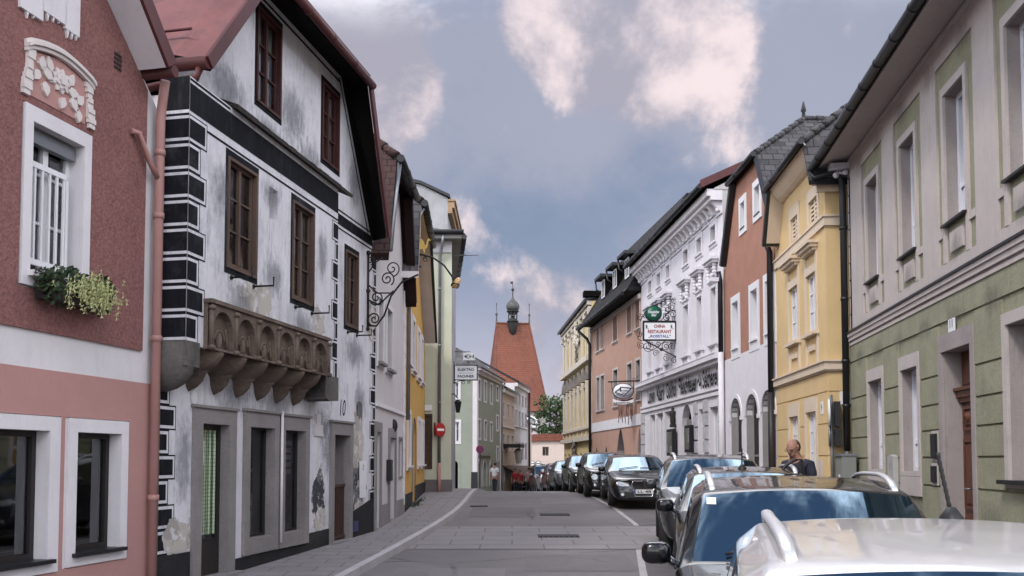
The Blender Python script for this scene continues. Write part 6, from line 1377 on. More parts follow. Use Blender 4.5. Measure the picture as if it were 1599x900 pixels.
# ------------------------------------------------------------------ ornate yellow house
M['lemon'] = mat('pale_lemon_plaster', (.62, .50, .26), .9, var=.05, streak=.12, dirt=(.4, .33, .2)); M['beige'] = mat('beige_stucco', (.56, .50, .42), .9, var=.1, streak=.2, dirt=(.28, .25, .22), fine=.1); M['darkorn'] = mat('dark_weathered_ornament', (.15, .13, .115), .9, var=.3)
R6 = Fac(715, 925, R5.Y(U5), 'R')
h = empty('ornate_yellow_house', R6.P(7, .2), 'pale yellow house with heavy beige stucco ornament at the far right end of the row', 'house')
U6 = R6.uv(881, 720)[0]; z6 = R6.uv(881, 521)[1]; zc6 = R6.uv(881, 593)[1]; zl6 = R6.uv(881, 692)[1]
ws = []
for i in range(7):
    c = .9+(U6-1.8)*i/6
    ws += [(c-.42, c+.42, zc6+.5, zc6+2.6), (c-.42, c+.42, zl6+.9, zc6-1.6)]
gs6 = [(.9+(U6-1.8)*i/6-.5, .9+(U6-1.8)*i/6+.5, .3, zl6-.9) for i in range(7)]
wall(R6, h, rect(0, U6, -1, z6), [rect(*q) for q in ws+gs6], M['lemon'], depth=.2); side_walls(R6, h, 0, U6, -1, z6, 9, M['lemon'])
for q in ws: window(R6, h, q, M['greywin'], 1, (1, .4), rec=.12, fw=.06)
for q in gs6: window(R6, h, q, M['brown'], 1, (1, .4), rec=.12, fw=.08)
for q in ws: trim(R6, h, q, .16, M['beige'], .05, wt=.25)
b = MB()
for i in range(8): u = .15+(U6-.3)*i/7; b.box(R6, u-.16, u+.16, zc6+.3, zc6+3.0, .001, .09); b.box(R6, u-.2, u+.2, zl6+.3, zc6-.9, .001, .09); b.box(R6, u-.28, u+.28, zc6+2.8, zc6+3.1, .001, .24)
b.box(R6, 0, U6, zc6-.1, zc6+.25, .001, .35); b.box(R6, 0, U6, zl6-.1, zl6+.2, .001, .3); b.box(R6, 0, U6, zc6+3.1, zc6+3.3, .001, .22); b.box(R6, 0, U6, zl6+1.0-.35, zl6+.8, .001, .2); b.build('stucco_order', M['beige'], h)
for i in range(7): b = MB(); c = .9+(U6-1.8)*i/6; b.lathe(R6.P(c, zc6-.75, .0), [(.40, -.5), (.36, -.2), (.28, .25), (.12, .5)], 8, 0, R6.d, R6.n*.8, arc=(0, math.pi)); b.build('carved_hood', M['darkorn'], h)
b = MB(); rg = random.Random(4); cu = U6*.42
for k in range(70): z = zc6+1.6+rg.random()*2.3; b.ball(R6.P(cu+rg.gauss(0, .42), z, .06+rg.random()*.14), rg.uniform(.06, .17), rg.uniform(.05, .12), rg.uniform(.08, .22), 6)
b.build('cartouche', M['beige'], h)
b = MB()
for k in range(8): b.ball(R6.P(cu+rg.gauss(0, .12), zc6+.5+k*.17, .16), .09, .10, .13, 6)
for k in range(10): b.ball(R6.P(cu+1.0+rg.gauss(0, .3), zl6-1.6+k*.17, .2), .16, .16, .2, 6)
b.build('dark_statue', M['darkorn'], h)
eaves_roof(R6, h, 0, U6+.2, z6+.1, 2.5, .5, 5, .2, (M['slate'], M['dkgutter']))
b = MB(); b.box(R6, 0, U6+.1, z6-.25, z6, .001, .3); b.build('cornice', M['beige'], h)
b = MB(); b.box(R6, -.2, .5, z6+.25, z6+.6, -1, .5); b.build('dark_gable_dormer', M['soffit'], h)

# ------------------------------------------------------------------ hanging signs on the right
def at_depth(x, y, d): r = ray(x, y); k = d/r.y; return Vector((r.x*k, d, EYE+r.z*k))
# restaurant sign: wrought bracket square to the white facade, box sign below a round lamp sign
dS = 37.3; c = at_depth(1029.5, 517.5, dS); t = empty('restaurant_sign', c, 'white CHINA RESTAURANT box sign in a scrolled iron bracket under a round green beer sign', 'shop sign')
PLN = Pl(c, (1, 0, 0), (0, -1, 0)); k = dS/1400.0
b = MB(); b.box(PLN, -25.5*k, 25.5*k, -14.5*k, 14.5*k, -.09, .09); b.build('sign_box', M['signwhite'], t)
b = MB(); frame_ring(b, PLN, -26*k, 26*k, -15*k, 15*k, .05, -.10, .105); b.build('sign_frame', M['iron'], t)
M['letred'] = mat('dark_red_lettering', (.25, .015, .03), .5); M['letblue'] = mat('blue_lettering', (.02, .06, .28), .5)
for (s_, dy, hh, ww, m) in (('CHINA', 7.3, 5.4, 18, M['letred']), ('RESTAURANT', -1.0, 5.6, 37, M['letred']), ('„ROSSTALL“', -8.6, 5.2, 35, M['letblue'])):
    b = MB(); b.text(s_, PLN.P(0, dy*k, .092), PLN.d, PLN.up, hh*k, ww*k, thick=.004, bold=.03); b.build('lettering', m, t, recalc=False)
b = MB()
for sx in (-1, 1):
    cx = sx*17*k-(3*k if sx < 0 else -2*k)
    for (x0, y0, x1, y1) in ((-2, 4.5, 1, 5), (-.5, 5, -.8, 10), (-2.5, 8, 1.5, 7.5), (1.5, 4, 2.5, 3)): b.tube([PLN.P(cx+x0*k, y0*k, .095), PLN.P(cx+x1*k, y1*k, .095)], .014, 5)
b.build('brush_marks', M['signblack'], t)
g = PLN.P(-9*k, 28*k, 0)
b = MB(); b.lathe(g, [(.001, -.09), (11.8*k, -.09), (12.2*k, 0), (11.8*k, .09), (.001, .09)], 28, 0, PLN.d, PLN.up, PLN.n); rs = b.build('round_sign', mat('bottle_green_sign', (.008, .10, .055), .4), t)
b = MB(); b.lathe(g, [(11.6*k, .095), (12.8*k, .095), (12.8*k, -.095), (11.6*k, -.095)], 28, 0, PLN.d, PLN.up, PLN.n); b.build('rim', M['iron'], rs)
b = MB(); b.text('Zwettler', PLN.P(-9*k, 30*k, .092), PLN.d, PLN.up, 4.2*k, 17*k, thick=.006, bold=.02, shear=.25) if False else b.text('Freistädter', PLN.P(-9*k, 30*k, .092), PLN.d, PLN.up, 4.6*k, 18*k, thick=.006, bold=.02, shear=.25); b.text('Bier', PLN.P(-8.6*k, 25*k, .092), PLN.d, PLN.up, 4.0*k, 8*k, thick=.006, bold=.02, shear=.25); b.build('lettering', M['signwhite'], rs, recalc=False)
b = MB(); px = 29*k
b.tube([PLN.P(px, -52*k, 0), PLN.P(px, 52*k, 0)], .028, 8); b.tube([PLN.P(-26*k, 16*k, 0), PLN.P(px, 16*k, 0)], .022, 6); b.tube([PLN.P(-22*k, -15*k, 0), PLN.P(0, -27*k, 0), PLN.P(px, -42*k, 0)], .025, 6); b.ball(PLN.P(3*k, -29*k, 0), .07, n=6)
rg = random.Random(12)
for (x, y, r, a, tn) in ((-30, 22, 6, 0, 1.6), (-32, -5, 5, 1, -1.6), (-29, -22, 6, 2, 1.7), (-18, -24, 9, 0, -1.6), (-2, -20, 5, 3, 1.5), (10, -24, 7, 1, 1.7), (20, -24, 6, 4, -1.5), (-6, -35, 5, 0, 1.5), (10, -42, 6, 2, -1.6), (23, -46, 5, 1, 1.5), (12, 22, 7, 1, 1.6), (21, 27, 7, 3, -1.6), (20, 39, 7, 0, 1.7), (13, 35, 6, 2, -1.5), (24, 48, 5, 1, 1.6), (5, 44, 5, 4, 1.5), (-7, 43, 5, 0, -1.5), (-21, 25, 5, 3, 1.5), (25, 20, 5, 2, 1.4), (-13, -20, 5, 2, 1.5)):
    b.spiral(PLN.P(x*k, y*k, rg.uniform(-.03, .03)), PLN.d, PLN.up, r*k, r*k*.18, a, tn, .015, 22, 5)
for (p0, p1, p2) in (((-30, 16), (-20, 34), (-4, 42)), ((-4, 42), (12, 50), (28, 50)), ((-27, -16), (-34, -12), (-30, 0)), ((2, 16), (14, 30), (28, 34)), ((-26, -26), (-10, -30), (8, -16)), ((8, -16), (18, -12), (28, -22))):
    b.tube([PLN.P(p0[0]*k, p0[1]*k, 0), PLN.P(p1[0]*k, p1[1]*k, 0), PLN.P(p2[0]*k, p2[1]*k, 0)], .017, 6)
b.build('scrollwork', M['iron'], t)
# oval hanging sign with tassels
dO = 44.5; c = at_depth(973, 611, dO); k = dO/1400.0; PLN = Pl(c, (1, 0, 0), (0, -1, 0))
t = empty('oval_sign', c, 'oval white sign with a diamond emblem, ribbon and hanging red tassels before the salmon house', 'shop sign')
b = MB(); b.lathe(c, [(.001, -.05), (16*k, -.05), (16*k, .05), (.001, .05)], 32, 0, PLN.d, PLN.up*.74, PLN.n); b.build('plate', M['signwhite'], t)
b = MB(); b.lathe(c, [(15.6*k, .055), (16.8*k, .055), (16.8*k, -.055), (15.6*k, -.055)], 32, 0, PLN.d, PLN.up*.74, PLN.n)
dia = [(-13, -2), (-3, 6), (13, 4.5), (2, -7)]
for i in range(4): p, q = dia[i], dia[(i+1) % 4]; b.tube([PLN.P(p[0]*k, p[1]*k, .055), PLN.P(q[0]*k, q[1]*k, .055)], .022, 5)
b.poly([PLN.P(x*k, y*k, .058) for x, y in ((-5, 8), (-3, 2), (-3.6, -2), (-5, 0))]); b.tube([PLN.P(x*k, y*k, .055) for x, y in ((-11, -5), (0, -8.5), (12, -5.5))], .012, 5)
b.build('emblem_lines', M['navy'], t)
b = MB(); b.text('Wiazhaus', PLN.P(1*k, .8*k, .055), PLN.d, PLN.up, 3*k, 12*k, thick=.004, shear=.3) if False else b.text('Freistädter', PLN.P(1*k, .9*k, .055), PLN.d, PLN.up, 3.0*k, 15*k, thick=.004, shear=.3); b.text('Bier', PLN.P(1*k, -3.2*k, .055), PLN.d, PLN.up, 2.6*k, 6*k, thick=.004, shear=.3); b.build('lettering', M['navy'], t, recalc=False)
b = MB(); rib = [(-16, -14.5), (-8, -17.5), (0, -18.5), (8, -17.8), (16, -14.8)]
for (x0, y0), (x1, y1) in zip(rib, rib[1:]): b.hexa([PLN.P(x0*k, (y0-2.4)*k, -.03), PLN.P(x1*k, (y1-2.4)*k, -.03), PLN.P(x1*k, (y1-2.4)*k, .04), PLN.P(x0*k, (y0-2.4)*k, .04), PLN.P(x0*k, (y0+2.4)*k, -.03), PLN.P(x1*k, (y1+2.4)*k, -.03), PLN.P(x1*k, (y1+2.4)*k, .04), PLN.P(x0*k, (y0+2.4)*k, .04)])
b.build('ribbon', M['signwhite'], t)
b = MB(); b.text('Freistädter Bier', PLN.P(0, -18.2*k, .042), PLN.d, PLN.up, 2.8*k, 22*k, thick=.005, bold=.015); b.build('ribbon_lettering', M['navy'], t, recalc=False)
b = MB(); b.tube([PLN.P(-24*k, 14.5*k, 0), PLN.P(30*k, 16.5*k, 0)], .035, 8); b.tube([PLN.P(-18*k, 14.5*k, 0), PLN.P(-17*k, 2*k, 0)], .018, 6); b.tube([PLN.P(16*k, 16*k, 0), PLN.P(16.5*k, 2*k, 0)], .018, 6); b.prism(PLN, [(24*k, 16.3*k), (32*k, 25*k), (33*k, 25*k), (33*k, 10*k), (32*k, 10*k), (29*k, 14*k)], -.04, .04); b.tube([PLN.P(14*k, 19*k, 0), PLN.P(20*k, 20*k, 0), PLN.P(31*k, 30*k, 0)], .012, 5); b.build('bracket', M['iron'], t)
M['tasred'] = mat('dark_red_tassel', (.10, .028, .028), .8, var=.4, vs=8); rg = random.Random(6)
b = MB(); b.prism(PLN, [(-9*k, -13*k), (6*k, -13*k), (16*k, -10*k), (16*k, -15*k), (0, -16*k)], -.14, -.08)
for i in range(12): x = (-7+22*i/11)*k; L = rg.uniform(18, 32)*k; b.tube([PLN.P(x, -21*k, -.1), PLN.P(x+rg.uniform(-1, 1)*k, -21*k-L*.5, -.1), PLN.P(x+rg.uniform(-1.2, 1.2)*k, -21*k-L, -.1)], [.016, rg.uniform(.014, .026), .016], 6)
b.build('tassels', M['tasred'], t)
# ================================================================== CARS
def paint(name, col, metal=0.0, rough=.22):
    if name in MATS: return MATS[name]
    m = bpy.data.materials.new(name); m.use_nodes = True; p = m.node_tree.nodes['Principled BSDF']
    n = m.node_tree.nodes; l = m.node_tree.links
    tcn = n.new('ShaderNodeTexCoord'); nz = n.new('ShaderNodeTexNoise'); nz.inputs['Scale'].default_value = 5; nz.inputs['Detail'].default_value = 8; l.new(tcn.outputs['Object'], nz.inputs['Vector'])
    mr = n.new('ShaderNodeMapRange'); l.new(nz.outputs[0], mr.inputs[0]); mr.inputs[3].default_value = rough*.8; mr.inputs[4].default_value = rough*1.35; l.new(mr.outputs[0], p.inputs['Roughness'])
    mx = n.new('ShaderNodeMix'); mx.data_type = 'RGBA'; l.new(nz.outputs[0], mx.inputs[0]); mx.inputs[6].default_value = (*[c*.93 for c in col], 1); mx.inputs[7].default_value = (*[min(1, c*1.05) for c in col], 1); l.new(mx.outputs[2], p.inputs['Base Color'])
    p.inputs['Metallic'].default_value = metal; p.inputs['Coat Weight'].default_value = .75; p.inputs['Coat Roughness'].default_value = .02; p.inputs['Specular IOR Level'].default_value = .15 if max(col) < .05 else .5
    MATS[name] = m; return m
def car_glass(name='car_glass', tint=(.006, .012, .016)):
    if name in MATS: return MATS[name]
    m = bpy.data.materials.new(name); m.use_nodes = True; p = m.node_tree.nodes['Principled BSDF']
    p.inputs['Base Color'].default_value = (*tint, 1); p.inputs['Roughness'].default_value = .02; p.inputs['IOR'].default_value = 2.3; p.inputs['Specular IOR Level'].default_value = .6; p.inputs['Specular Tint'].default_value = (.50, .76, 1, 1)
    n = m.node_tree.nodes; l = m.node_tree.links; tcn = n.new('ShaderNodeTexCoord'); nz = n.new('ShaderNodeTexNoise'); nz.inputs['Scale'].default_value = 14; nz.inputs['Detail'].default_value = 9; l.new(tcn.outputs['Object'], nz.inputs['Vector'])
    mr = n.new('ShaderNodeMapRange'); l.new(nz.outputs[0], mr.inputs[0]); mr.inputs[1].default_value = .45; mr.inputs[2].default_value = .75; mr.inputs[3].default_value = .012; mr.inputs[4].default_value = .09; l.new(mr.outputs[0], p.inputs['Roughness'])
    MATS[name] = m; return m
M['cglass'] = car_glass(); M['rubber'] = mat('tyre_rubber', (.018, .018, .018), .85, var=.2); M['blackpl'] = mat('black_plastic', (.014, .014, .015), .5, var=.15); M['alloy'] = mat('alloy_rim', (.42, .42, .43), .3, metal=.85, var=.1)
M['chrome'] = mat('brushed_silver', (.62, .62, .64), .22, metal=.9, var=.05); M['rail'] = mat('satin_silver_rail', (.60, .60, .62), .32, metal=.55, var=.04); M['lens'] = mat('headlight_lens', (.34, .35, .36), .08, metal=.3, spec=.8, var=.3, vs=18); M['plate'] = mat('licence_plate_white', (.62, .62, .62), .5, var=.03)
def car(label, nose, yaw, P, col, group='cars parked along the kerb', rails=None, front='grille', wheels=True, lod=2):
    """one car: body grown from cross sections, glass cut out of the same skin so every pane sits in its frame"""
    L, Wd = P['L'], P['W']/2; zb, zB, zc, zh, zr = P['zb'], P['belt'], P['cowl_z'], P['head_z'], P['roof_z']
    yc, yh, yq, yt = P['cowl'], P['head'], P['rear'], P['tail']; zn = P['nose_z']
    st = []
    def low(k, top4): return [(0, zb), (.72*Wd*k, zb), (.93*Wd*k, zb+.07), (1.0*Wd*k, zb+.32), (top4[0], top4[1])]
    def add(y, pts, dy=None): st.append([(x, y+(dy[i] if dy else 0), z) for i, (x, z) in enumerate(pts)])
    dn = [0, 0, .02, .05, .10, .13, .12, .02, 0]
    add(0, low(.80, (.82*Wd, zn-.16))+[(.78*Wd, zn-.07), (.70*Wd, zn-.02), (.36*Wd, zn+.005), (0, zn+.01)], dn)
    add(.10, low(.90, (.90*Wd, zn-.13))+[(.84*Wd, zn-.04), (.74*Wd, zn+.02), (.38*Wd, zn+.04), (0, zn+.045)], dn)
    add(.48, low(.985, (.975*Wd, zn-.05))+[(.90*Wd, zn+.04), (.78*Wd, zn+.085), (.40*Wd, zn+.11), (0, zn+.115)])
    add(yc-.10, low(1.0, (.99*Wd, zB-.06))+[(.93*Wd, zc-.03), (.84*Wd, zc), (.42*Wd, zc+.02), (0, zc+.03)])
    add(yc, low(1.0, (.985*Wd, zB-.01))+[(.95*Wd, zB+.035), (.86*Wd, zc+.015), (.44*Wd, zc+.03), (0, zc+.035)], [0]*7+[-.09, -.12])
    ym = yh; g4 = (.975*Wd, zB+.01); tw = P.get('tumble', .76)
    add(yh, low(1.0, g4)+[(tw*Wd+.055, zh-.12), (tw*Wd-.03, zh-.025), (.40*Wd, zh+.015), (0, zh+.022)], [0]*7+[-.05, -.06])
    add(yh+.09, low(1.0, g4)+[(tw*Wd+.05, zh-.085), (tw*Wd-.045, zh+.005), (.40*Wd, zh+.035), (0, zh+.042)])
    yB = yh+(yq-yh)*.36
    for y in (yB, yB+.07): add(y, low(1.0, g4)+[(tw*Wd+.05, zr-.11), (tw*Wd-.05, zr-.03), (.40*Wd, zr), (0, zr+.008)])
    yC = yh+(yq-yh)*.80
    for y, dz in ((yC, -.012), (yC+.09, -.02)): add(y, low(1.0, (.965*Wd, zB+.03))+[(tw*Wd+.045, zr-.125+dz), (tw*Wd-.055, zr-.04+dz), (.40*Wd, zr-.01+dz), (0, zr-.004+dz)])
    zq = P['rear_z']
    add(yq, low(1.0, (.95*Wd, zB+.05))+[(tw*Wd+.02, zq-.11), (tw*Wd-.09, zq-.03), (.38*Wd, zq), (0, zq+.004)])
    add(yt, low(.985, (.93*Wd, zB+.0))+[(.86*Wd, zB+.07), (.72*Wd, zB+.10), (.36*Wd, zB+.11), (0, zB+.115)])
    add(L-.08, low(.95, (.90*Wd, zB-.12))+[(.82*Wd, zB-.03), (.70*Wd, zB+.02), (.35*Wd, zB+.03), (0, zB+.03)])
    add(L, low(.84, (.80*Wd, zB-.22))+[(.74*Wd, zB-.12), (.62*Wd, zB-.07), (.3*Wd, zB-.06), (0, zB-.06)])
    ns = len(st); np_ = 9; bm = bmesh.new(); V = []
    for s in st:
        V.append([bm.verts.new((x, y, z)) for x, y, z in s]+[bm.verts.new((-x, y, z)) for x, y, z in reversed(s[1:-1])])
    m = len(V[0]); faces = {}
    for i in range(ns-1):
        for j in range(m):
            k = (j+1) % m; f = bm.faces.new((V[i][j], V[i][k], V[i+1][k], V[i+1][j])); f.smooth = True
            jj = j if j < 8 else 15-j                               # mirrored row index
            mi = 0
            if jj in (6, 7) and i == 4: mi = 1
            elif jj == 4 and i in (4, 5, 6): mi = 2
            elif jj == 4 and i == 8: mi = 2
            elif jj == 4 and i == 10 and P.get('quarter', True): mi = 2
            elif jj in (6, 7) and i == 11: mi = 3
            elif jj == 4 and i in (7, 9): mi = 4
            elif jj in (0, 1): mi = 4
            elif jj in (6, 7) and i == 3: mi = 4 if jj == 99 else 0
            elif jj in (6, 7) and i in (6, 7, 8, 9) and P.get('glassroof'): mi = 4
            f.material_index = mi
    bm.faces.new(list(reversed(V[0]))); bm.faces.new(V[-1])
    cr = bm.edges.layers.float.new('crease_edge')
    def crease(a, c, v):
        e = bm.edges.get((a, c))
        if e: e[cr] = v
    for i in range(ns-1):
        for j in (4, 5, 6, 10, 11, 12): crease(V[i][j], V[i+1][j], .75 if 4 <= i <= 10 else .35)
    for i, v in ((4, .85), (5, .85), (11, .6), (12, .5), (0, .35), (14 if ns > 14 else ns-1, .3)):
        for j in range(m): crease(V[i][j], V[i][(j+1) % m], v if 4 <= (j if j < 8 else 15-j) else .2)
    bmesh.ops.recalc_face_normals(bm, faces=bm.faces)
    me = bpy.data.meshes.new('car_skin'); bm.to_mesh(me); bm.free()
    slots = [paint('car_paint_'+col[0], *col[1:]), M['cglass'], M['cglass'], M['cglass'], M['blackpl'], M['blackpl']]
    for s_ in slots: me.materials.append(s_)
    tmp = bpy.data.objects.new('car_skin', me); COL.objects.link(tmp)
    sb = tmp.modifiers.new('sub', 'SUBSURF'); sb.levels = lod; sb.render_levels = lod
    rw = P.get('wheel', .33); ya, yb = P.get('axle_f', .86), L-P.get('axle_r', .84); cut = None
    if wheels:
        cb = bmesh.new()
        for y in (ya, yb):
            for sx in (-1, 1):
                r = bmesh.ops.create_cone(cb, cap_ends=True, segments=28, radius1=rw+.055, radius2=rw+.055, depth=.5, matrix=Matrix.Translation((sx*(Wd-.02), y, rw+.01)) @ Matrix.Rotation(math.pi/2, 4, 'Y'))
        for f in cb.faces: f.material_index = 5
        cm_ = bpy.data.meshes.new('arch_cut'); cb.to_mesh(cm_); cb.free()
        for s_ in slots: cm_.materials.append(s_)
        cut = bpy.data.objects.new('arch_cut', cm_); COL.objects.link(cut)
        bo = tmp.modifiers.new('cut', 'BOOLEAN'); bo.operation = 'DIFFERENCE'; bo.object = cut; bo.solver = 'EXACT'
    bpy.context.view_layer.update(); dg = bpy.context.evaluated_depsgraph_get()
    ev = bpy.data.meshes.new_from_object(tmp.evaluated_get(dg))
    bpy.data.objects.remove(tmp); 
    if cut: bpy.data.objects.remove(cut)
    root = empty('car', (nose[0], nose[1], zg(nose[1]+1.5)+.006), label, 'car', group)
    pitch_ = math.atan2(zg(nose[1]+3.4)-zg(nose[1]+.9), 2.5)
    root.rotation_euler = (pitch_, 0, -yaw)
    verts = [v.co.copy() for v in ev.vertices]
    bvh = BVHTree.FromPolygons(verts, [tuple(p.vertices) for p in ev.polygons])
    def part(name, vs, fs, mats_, parent=root, mi=None, smooth=True):
        d = bpy.data.meshes.new(name); d.from_pydata([tuple(v) for v in vs], [], fs)
        for q in (mats_ if isinstance(mats_, (list, tuple)) else [mats_]): d.materials.append(q)
        if mi: d.polygons.foreach_set('material_index', mi)
        d.polygons.foreach_set('use_smooth', [smooth]*len(d.polygons)); d.update()
        o = bpy.data.objects.new(name, d); COL.objects.link(o); o.parent = parent; return o
    def sub(ids, name, mats_, mimap=None, parent=root):
        used = {}; vs = []; fs = []; mi = []
        for p in ids:
            q = []
            for v in ev.polygons[p].vertices:
                if v not in used: used[v] = len(vs); vs.append(verts[v])
                q.append(used[v])
            fs.append(q); mi.append(mimap[ev.polygons[p].material_index] if mimap else 0)
        return part(name, vs, fs, mats_, parent, mi)
    by = {}
    for p in ev.polygons: by.setdefault(p.material_index, []).append(p.index)
    body = sub(by.get(0, [])+by.get(4, [])+by.get(5, []), 'body', [slots[0], M['blackpl']], {0: 0, 4: 1, 5: 1})
    if 1 in by: sub(by[1], 'windscreen', M['cglass'])
    if 3 in by: sub(by[3], 'rear_window', M['cglass'])
    if 2 in by:
        rem = set(by[2]); vmap = {}
        for p in by[2]:
            for v in ev.polygons[p].vertices: vmap.setdefault(v, []).append(p)
        while rem:
            stack = [rem.pop()]; isl = list(stack)
            while stack:
                for v in ev.polygons[stack.pop()].vertices:
                    for q in vmap[v]:
                        if q in rem: rem.discard(q); stack.append(q); isl.append(q)
            sub(isl, 'side_window', M['cglass'])
    def front_patch(name, outline, mt, parent=root, off=.008, ymax=1.2, grid=10):
        """a panel that follows the nose: outline in (x,z) laid on the skin from in front"""
        xs = [p[0] for p in outline]; zs_ = [p[1] for p in outline]; tri = tessellate_polygon([[Vector((x, z, 0)) for x, z in outline]])
        b_ = bmesh.new(); vv = [b_.verts.new((x, 0, z)) for x, z in outline]
        for t in tri:
            try: b_.faces.new([vv[i] for i in t])
            except ValueError: pass
        bmesh.ops.subdivide_edges(b_, edges=b_.edges, cuts=3, use_grid_fill=True)
        for v in b_.verts:
            hit = bvh.ray_cast(Vector((v.co.x, -1, v.co.z)), Vector((0, 1, 0)))
            v.co.y = (min(hit[0].y, ymax) if hit[0] else .2)-off
        vs = [v.co.copy() for v in b_.verts]; b_.verts.index_update(); fs = [[v.index for v in f.verts] for f in b_.faces]; b_.free()
        n0 = len(vs); vs2 = vs+[v+Vector((0, off*.9, 0)) for v in vs]
        return part(name, vs, fs, mt, parent)
    zl = zn-.12
    if front in ('grille', 'shield'):
        gz0 = zb+.14 if front == 'shield' else zn-.22
        g = front_patch('grille', [(-.30*Wd, zn-.05), (.30*Wd, zn-.05), (.34*Wd, zn-.12), (.24*Wd, gz0), (-.24*Wd, gz0), (-.34*Wd, zn-.12)], M['blackpl'], off=.010)
        pts = [(-.31*Wd, zn-.045), (.31*Wd, zn-.045), (.35*Wd, zn-.12), (.25*Wd, gz0-.01), (-.25*Wd, gz0-.01), (-.35*Wd, zn-.12), (-.31*Wd, zn-.045)]
        b_ = MB(); tp = []
        for x, z in pts:
            hit = bvh.ray_cast(Vector((x, -1, z)), Vector((0, 1, 0))); tp.append(Vector((x, (hit[0].y if hit[0] else 0)-.014, z)))
        b_.tube(tp, .014, 6); part('grille_trim', b_.v, b_.f, M['chrome'], g)
    elif front == 'bar':
        g = front_patch('grille', [(-.45*Wd, zn-.06), (.45*Wd, zn-.06), (.42*Wd, zn-.15), (-.42*Wd, zn-.15)], M['blackpl'], off=.010)
        b_ = MB(); b_.tube([(-.45*Wd, -.006, zn-.105), (0, -.014, zn-.105), (.45*Wd, -.006, zn-.105)], .012, 6); part('grille_trim', b_.v, b_.f, M['chrome'], g)
    front_patch('lower_intake', [(-.62*Wd, zb+.24), (.62*Wd, zb+.24), (.55*Wd, zb+.09), (-.55*Wd, zb+.09)], M['blackpl'], off=.006)
    for sx in (-1, 1):
        if front == 'round':
            o = front_patch('headlight', [(sx*.64*Wd+.10*math.cos(t*.524), zl-.06+.10*math.sin(t*.524)) for t in range(12)], M['lens'])
        else:
            o = front_patch('headlight', [(sx*.42*Wd, zl-.05), (sx*.45*Wd, zl+.035), (sx*.74*Wd, zl+.075), (sx*.80*Wd, zl+.05), (sx*.78*Wd, zl-.035), (sx*.6*Wd, zl-.065)], M['lens'])
        front_patch('fog_light', [(sx*.62*Wd+.045*math.cos(t*.785), zb+.18+.04*math.sin(t*.785)) for t in range(8)], M['lens'], off=.012)
    pz = P.get('plate_z', zn-.30); px = P.get('plate_x', 0)
    hit = bvh.ray_cast(Vector((px, -1, pz)), Vector((0, 1, 0))); y0 = (hit[0].y if hit[0] else .0)-.022
    b_ = MB(); b_.cube(px-.26, px+.26, y0-.006, y0+.006, pz-.055, pz+.055); lp_ = part('licence_plate', b_.v, b_.f, M['plate'], smooth=False)
    b_ = MB(); b_.cube(px-.258, px-.215, y0-.008, y0-.0065, pz-.052, pz+.052); part('blue_band', b_.v, b_.f, M['signblue'], lp_, smooth=False)
    if P.get('plate_text'):
        b_ = MB(); b_.text(P['plate_text'], (px+.02, y0-.0065, pz), Vector((1, 0, 0)), Vector((0, 0, 1)), .075, .36, thick=.002, bold=.02); part('plate_figures', b_.v, b_.f, M['signblack'], lp_, smooth=False)
    for sx in (-1, 1):                                            # mirrors
        b_ = MB(); c = Vector((sx*(Wd+.115), yc+.30, zB+.10)); b_.sball(c, .105, .07, .08, .68, 12); b_.tube([c+Vector((-sx*.08, .0, -.04)), (sx*(Wd*.94), yc+.30, zB+.0)], .028, 6)
        mo = part('mirror', b_.v, b_.f, slots[0])
        b_ = MB(); b_.lathe(c+Vector((0, .072, 0)), [(.001, 0), (.09, 0)], 14, 0, Vector((1, 0, 0)), Vector((0, 0, .7)), Vector((0, 1, 0))); part('mirror_glass', b_.v, b_.f, M['chrome'], mo)
    if wheels:
        for y in (ya, yb):
            for sx in (-1, 1):
                c = Vector((sx*(Wd-.12), y, rw)); X_ = Vector((sx, 0, 0)); A_, B_ = Vector((0, 1, 0)), Vector((0, 0, 1))
                b_ = MB(); b_.lathe(c, [(rw*.66, .10), (rw*.9, .105), (rw, .07), (rw, -.09), (rw*.8, -.11)], 28, 0, A_, B_, X_); wo_ = part('wheel', b_.v, b_.f, M['rubber'])
                b_ = MB(); b_.lathe(c, [(rw*.67, .095), (rw*.62, .10), (rw*.60, .04), (.02, .02)], 24, 1, A_, B_, X_)
                for k in range(5):
                    a = k*2*math.pi/5; d = A_*math.cos(a)+B_*math.sin(a); e = A_*-math.sin(a)+B_*math.cos(a)
                    b_.hexa([c+e*.035+X_*.05, c-e*.035+X_*.05, c-e*.035+X_*.085, c+e*.035+X_*.085, c+d*rw*.63+e*.05+X_*.06, c+d*rw*.63-e*.05+X_*.06, c+d*rw*.63-e*.05+X_*.095, c+d*rw*.63+e*.05+X_*.095])
                b_.lathe(c, [(.06, .06), (.055, .095), (.001, .1)], 12, 0, A_, B_, X_); b_.lathe(c, [(rw*.66, .096), (rw*.60, .098)], 24, 0, A_, B_, X_)
                part('rim', b_.v, b_.f, [M['alloy'], M['blackpl']], wo_, b_.m)
    def top_at(x, y):
        hit = bvh.ray_cast(Vector((x, y, 3)), Vector((0, 0, -1))); return hit[0].z if hit[0] else zr
    if rails:
        w_, hgt, th = rails[1], rails[2], rails[3]
        for sx in (-1, 1):
            n = 14; pts = []
            for i in range(n+1):
                t = i/n; y = yh+.10+(yq-.05-yh-.10)*t; x = sx*(tw*Wd-w_-.025*(2*t-1)**2); z = top_at(x, y); lift = hgt*(1-abs(2*t-1)**5)
                pts.append(Vector((x, y, z+lift-.008)))
            b_ = MB(); b_.tube(pts, [th*.8]+[th]*(n-1)+[th*.8], 10, flat=.62, up=(0, 0, 1)); rl = part('roof_rail', b_.v, b_.f, rails[0])
    # black trims: waist line, sill, wipers, roof gutter, antenna
    b_ = MB()
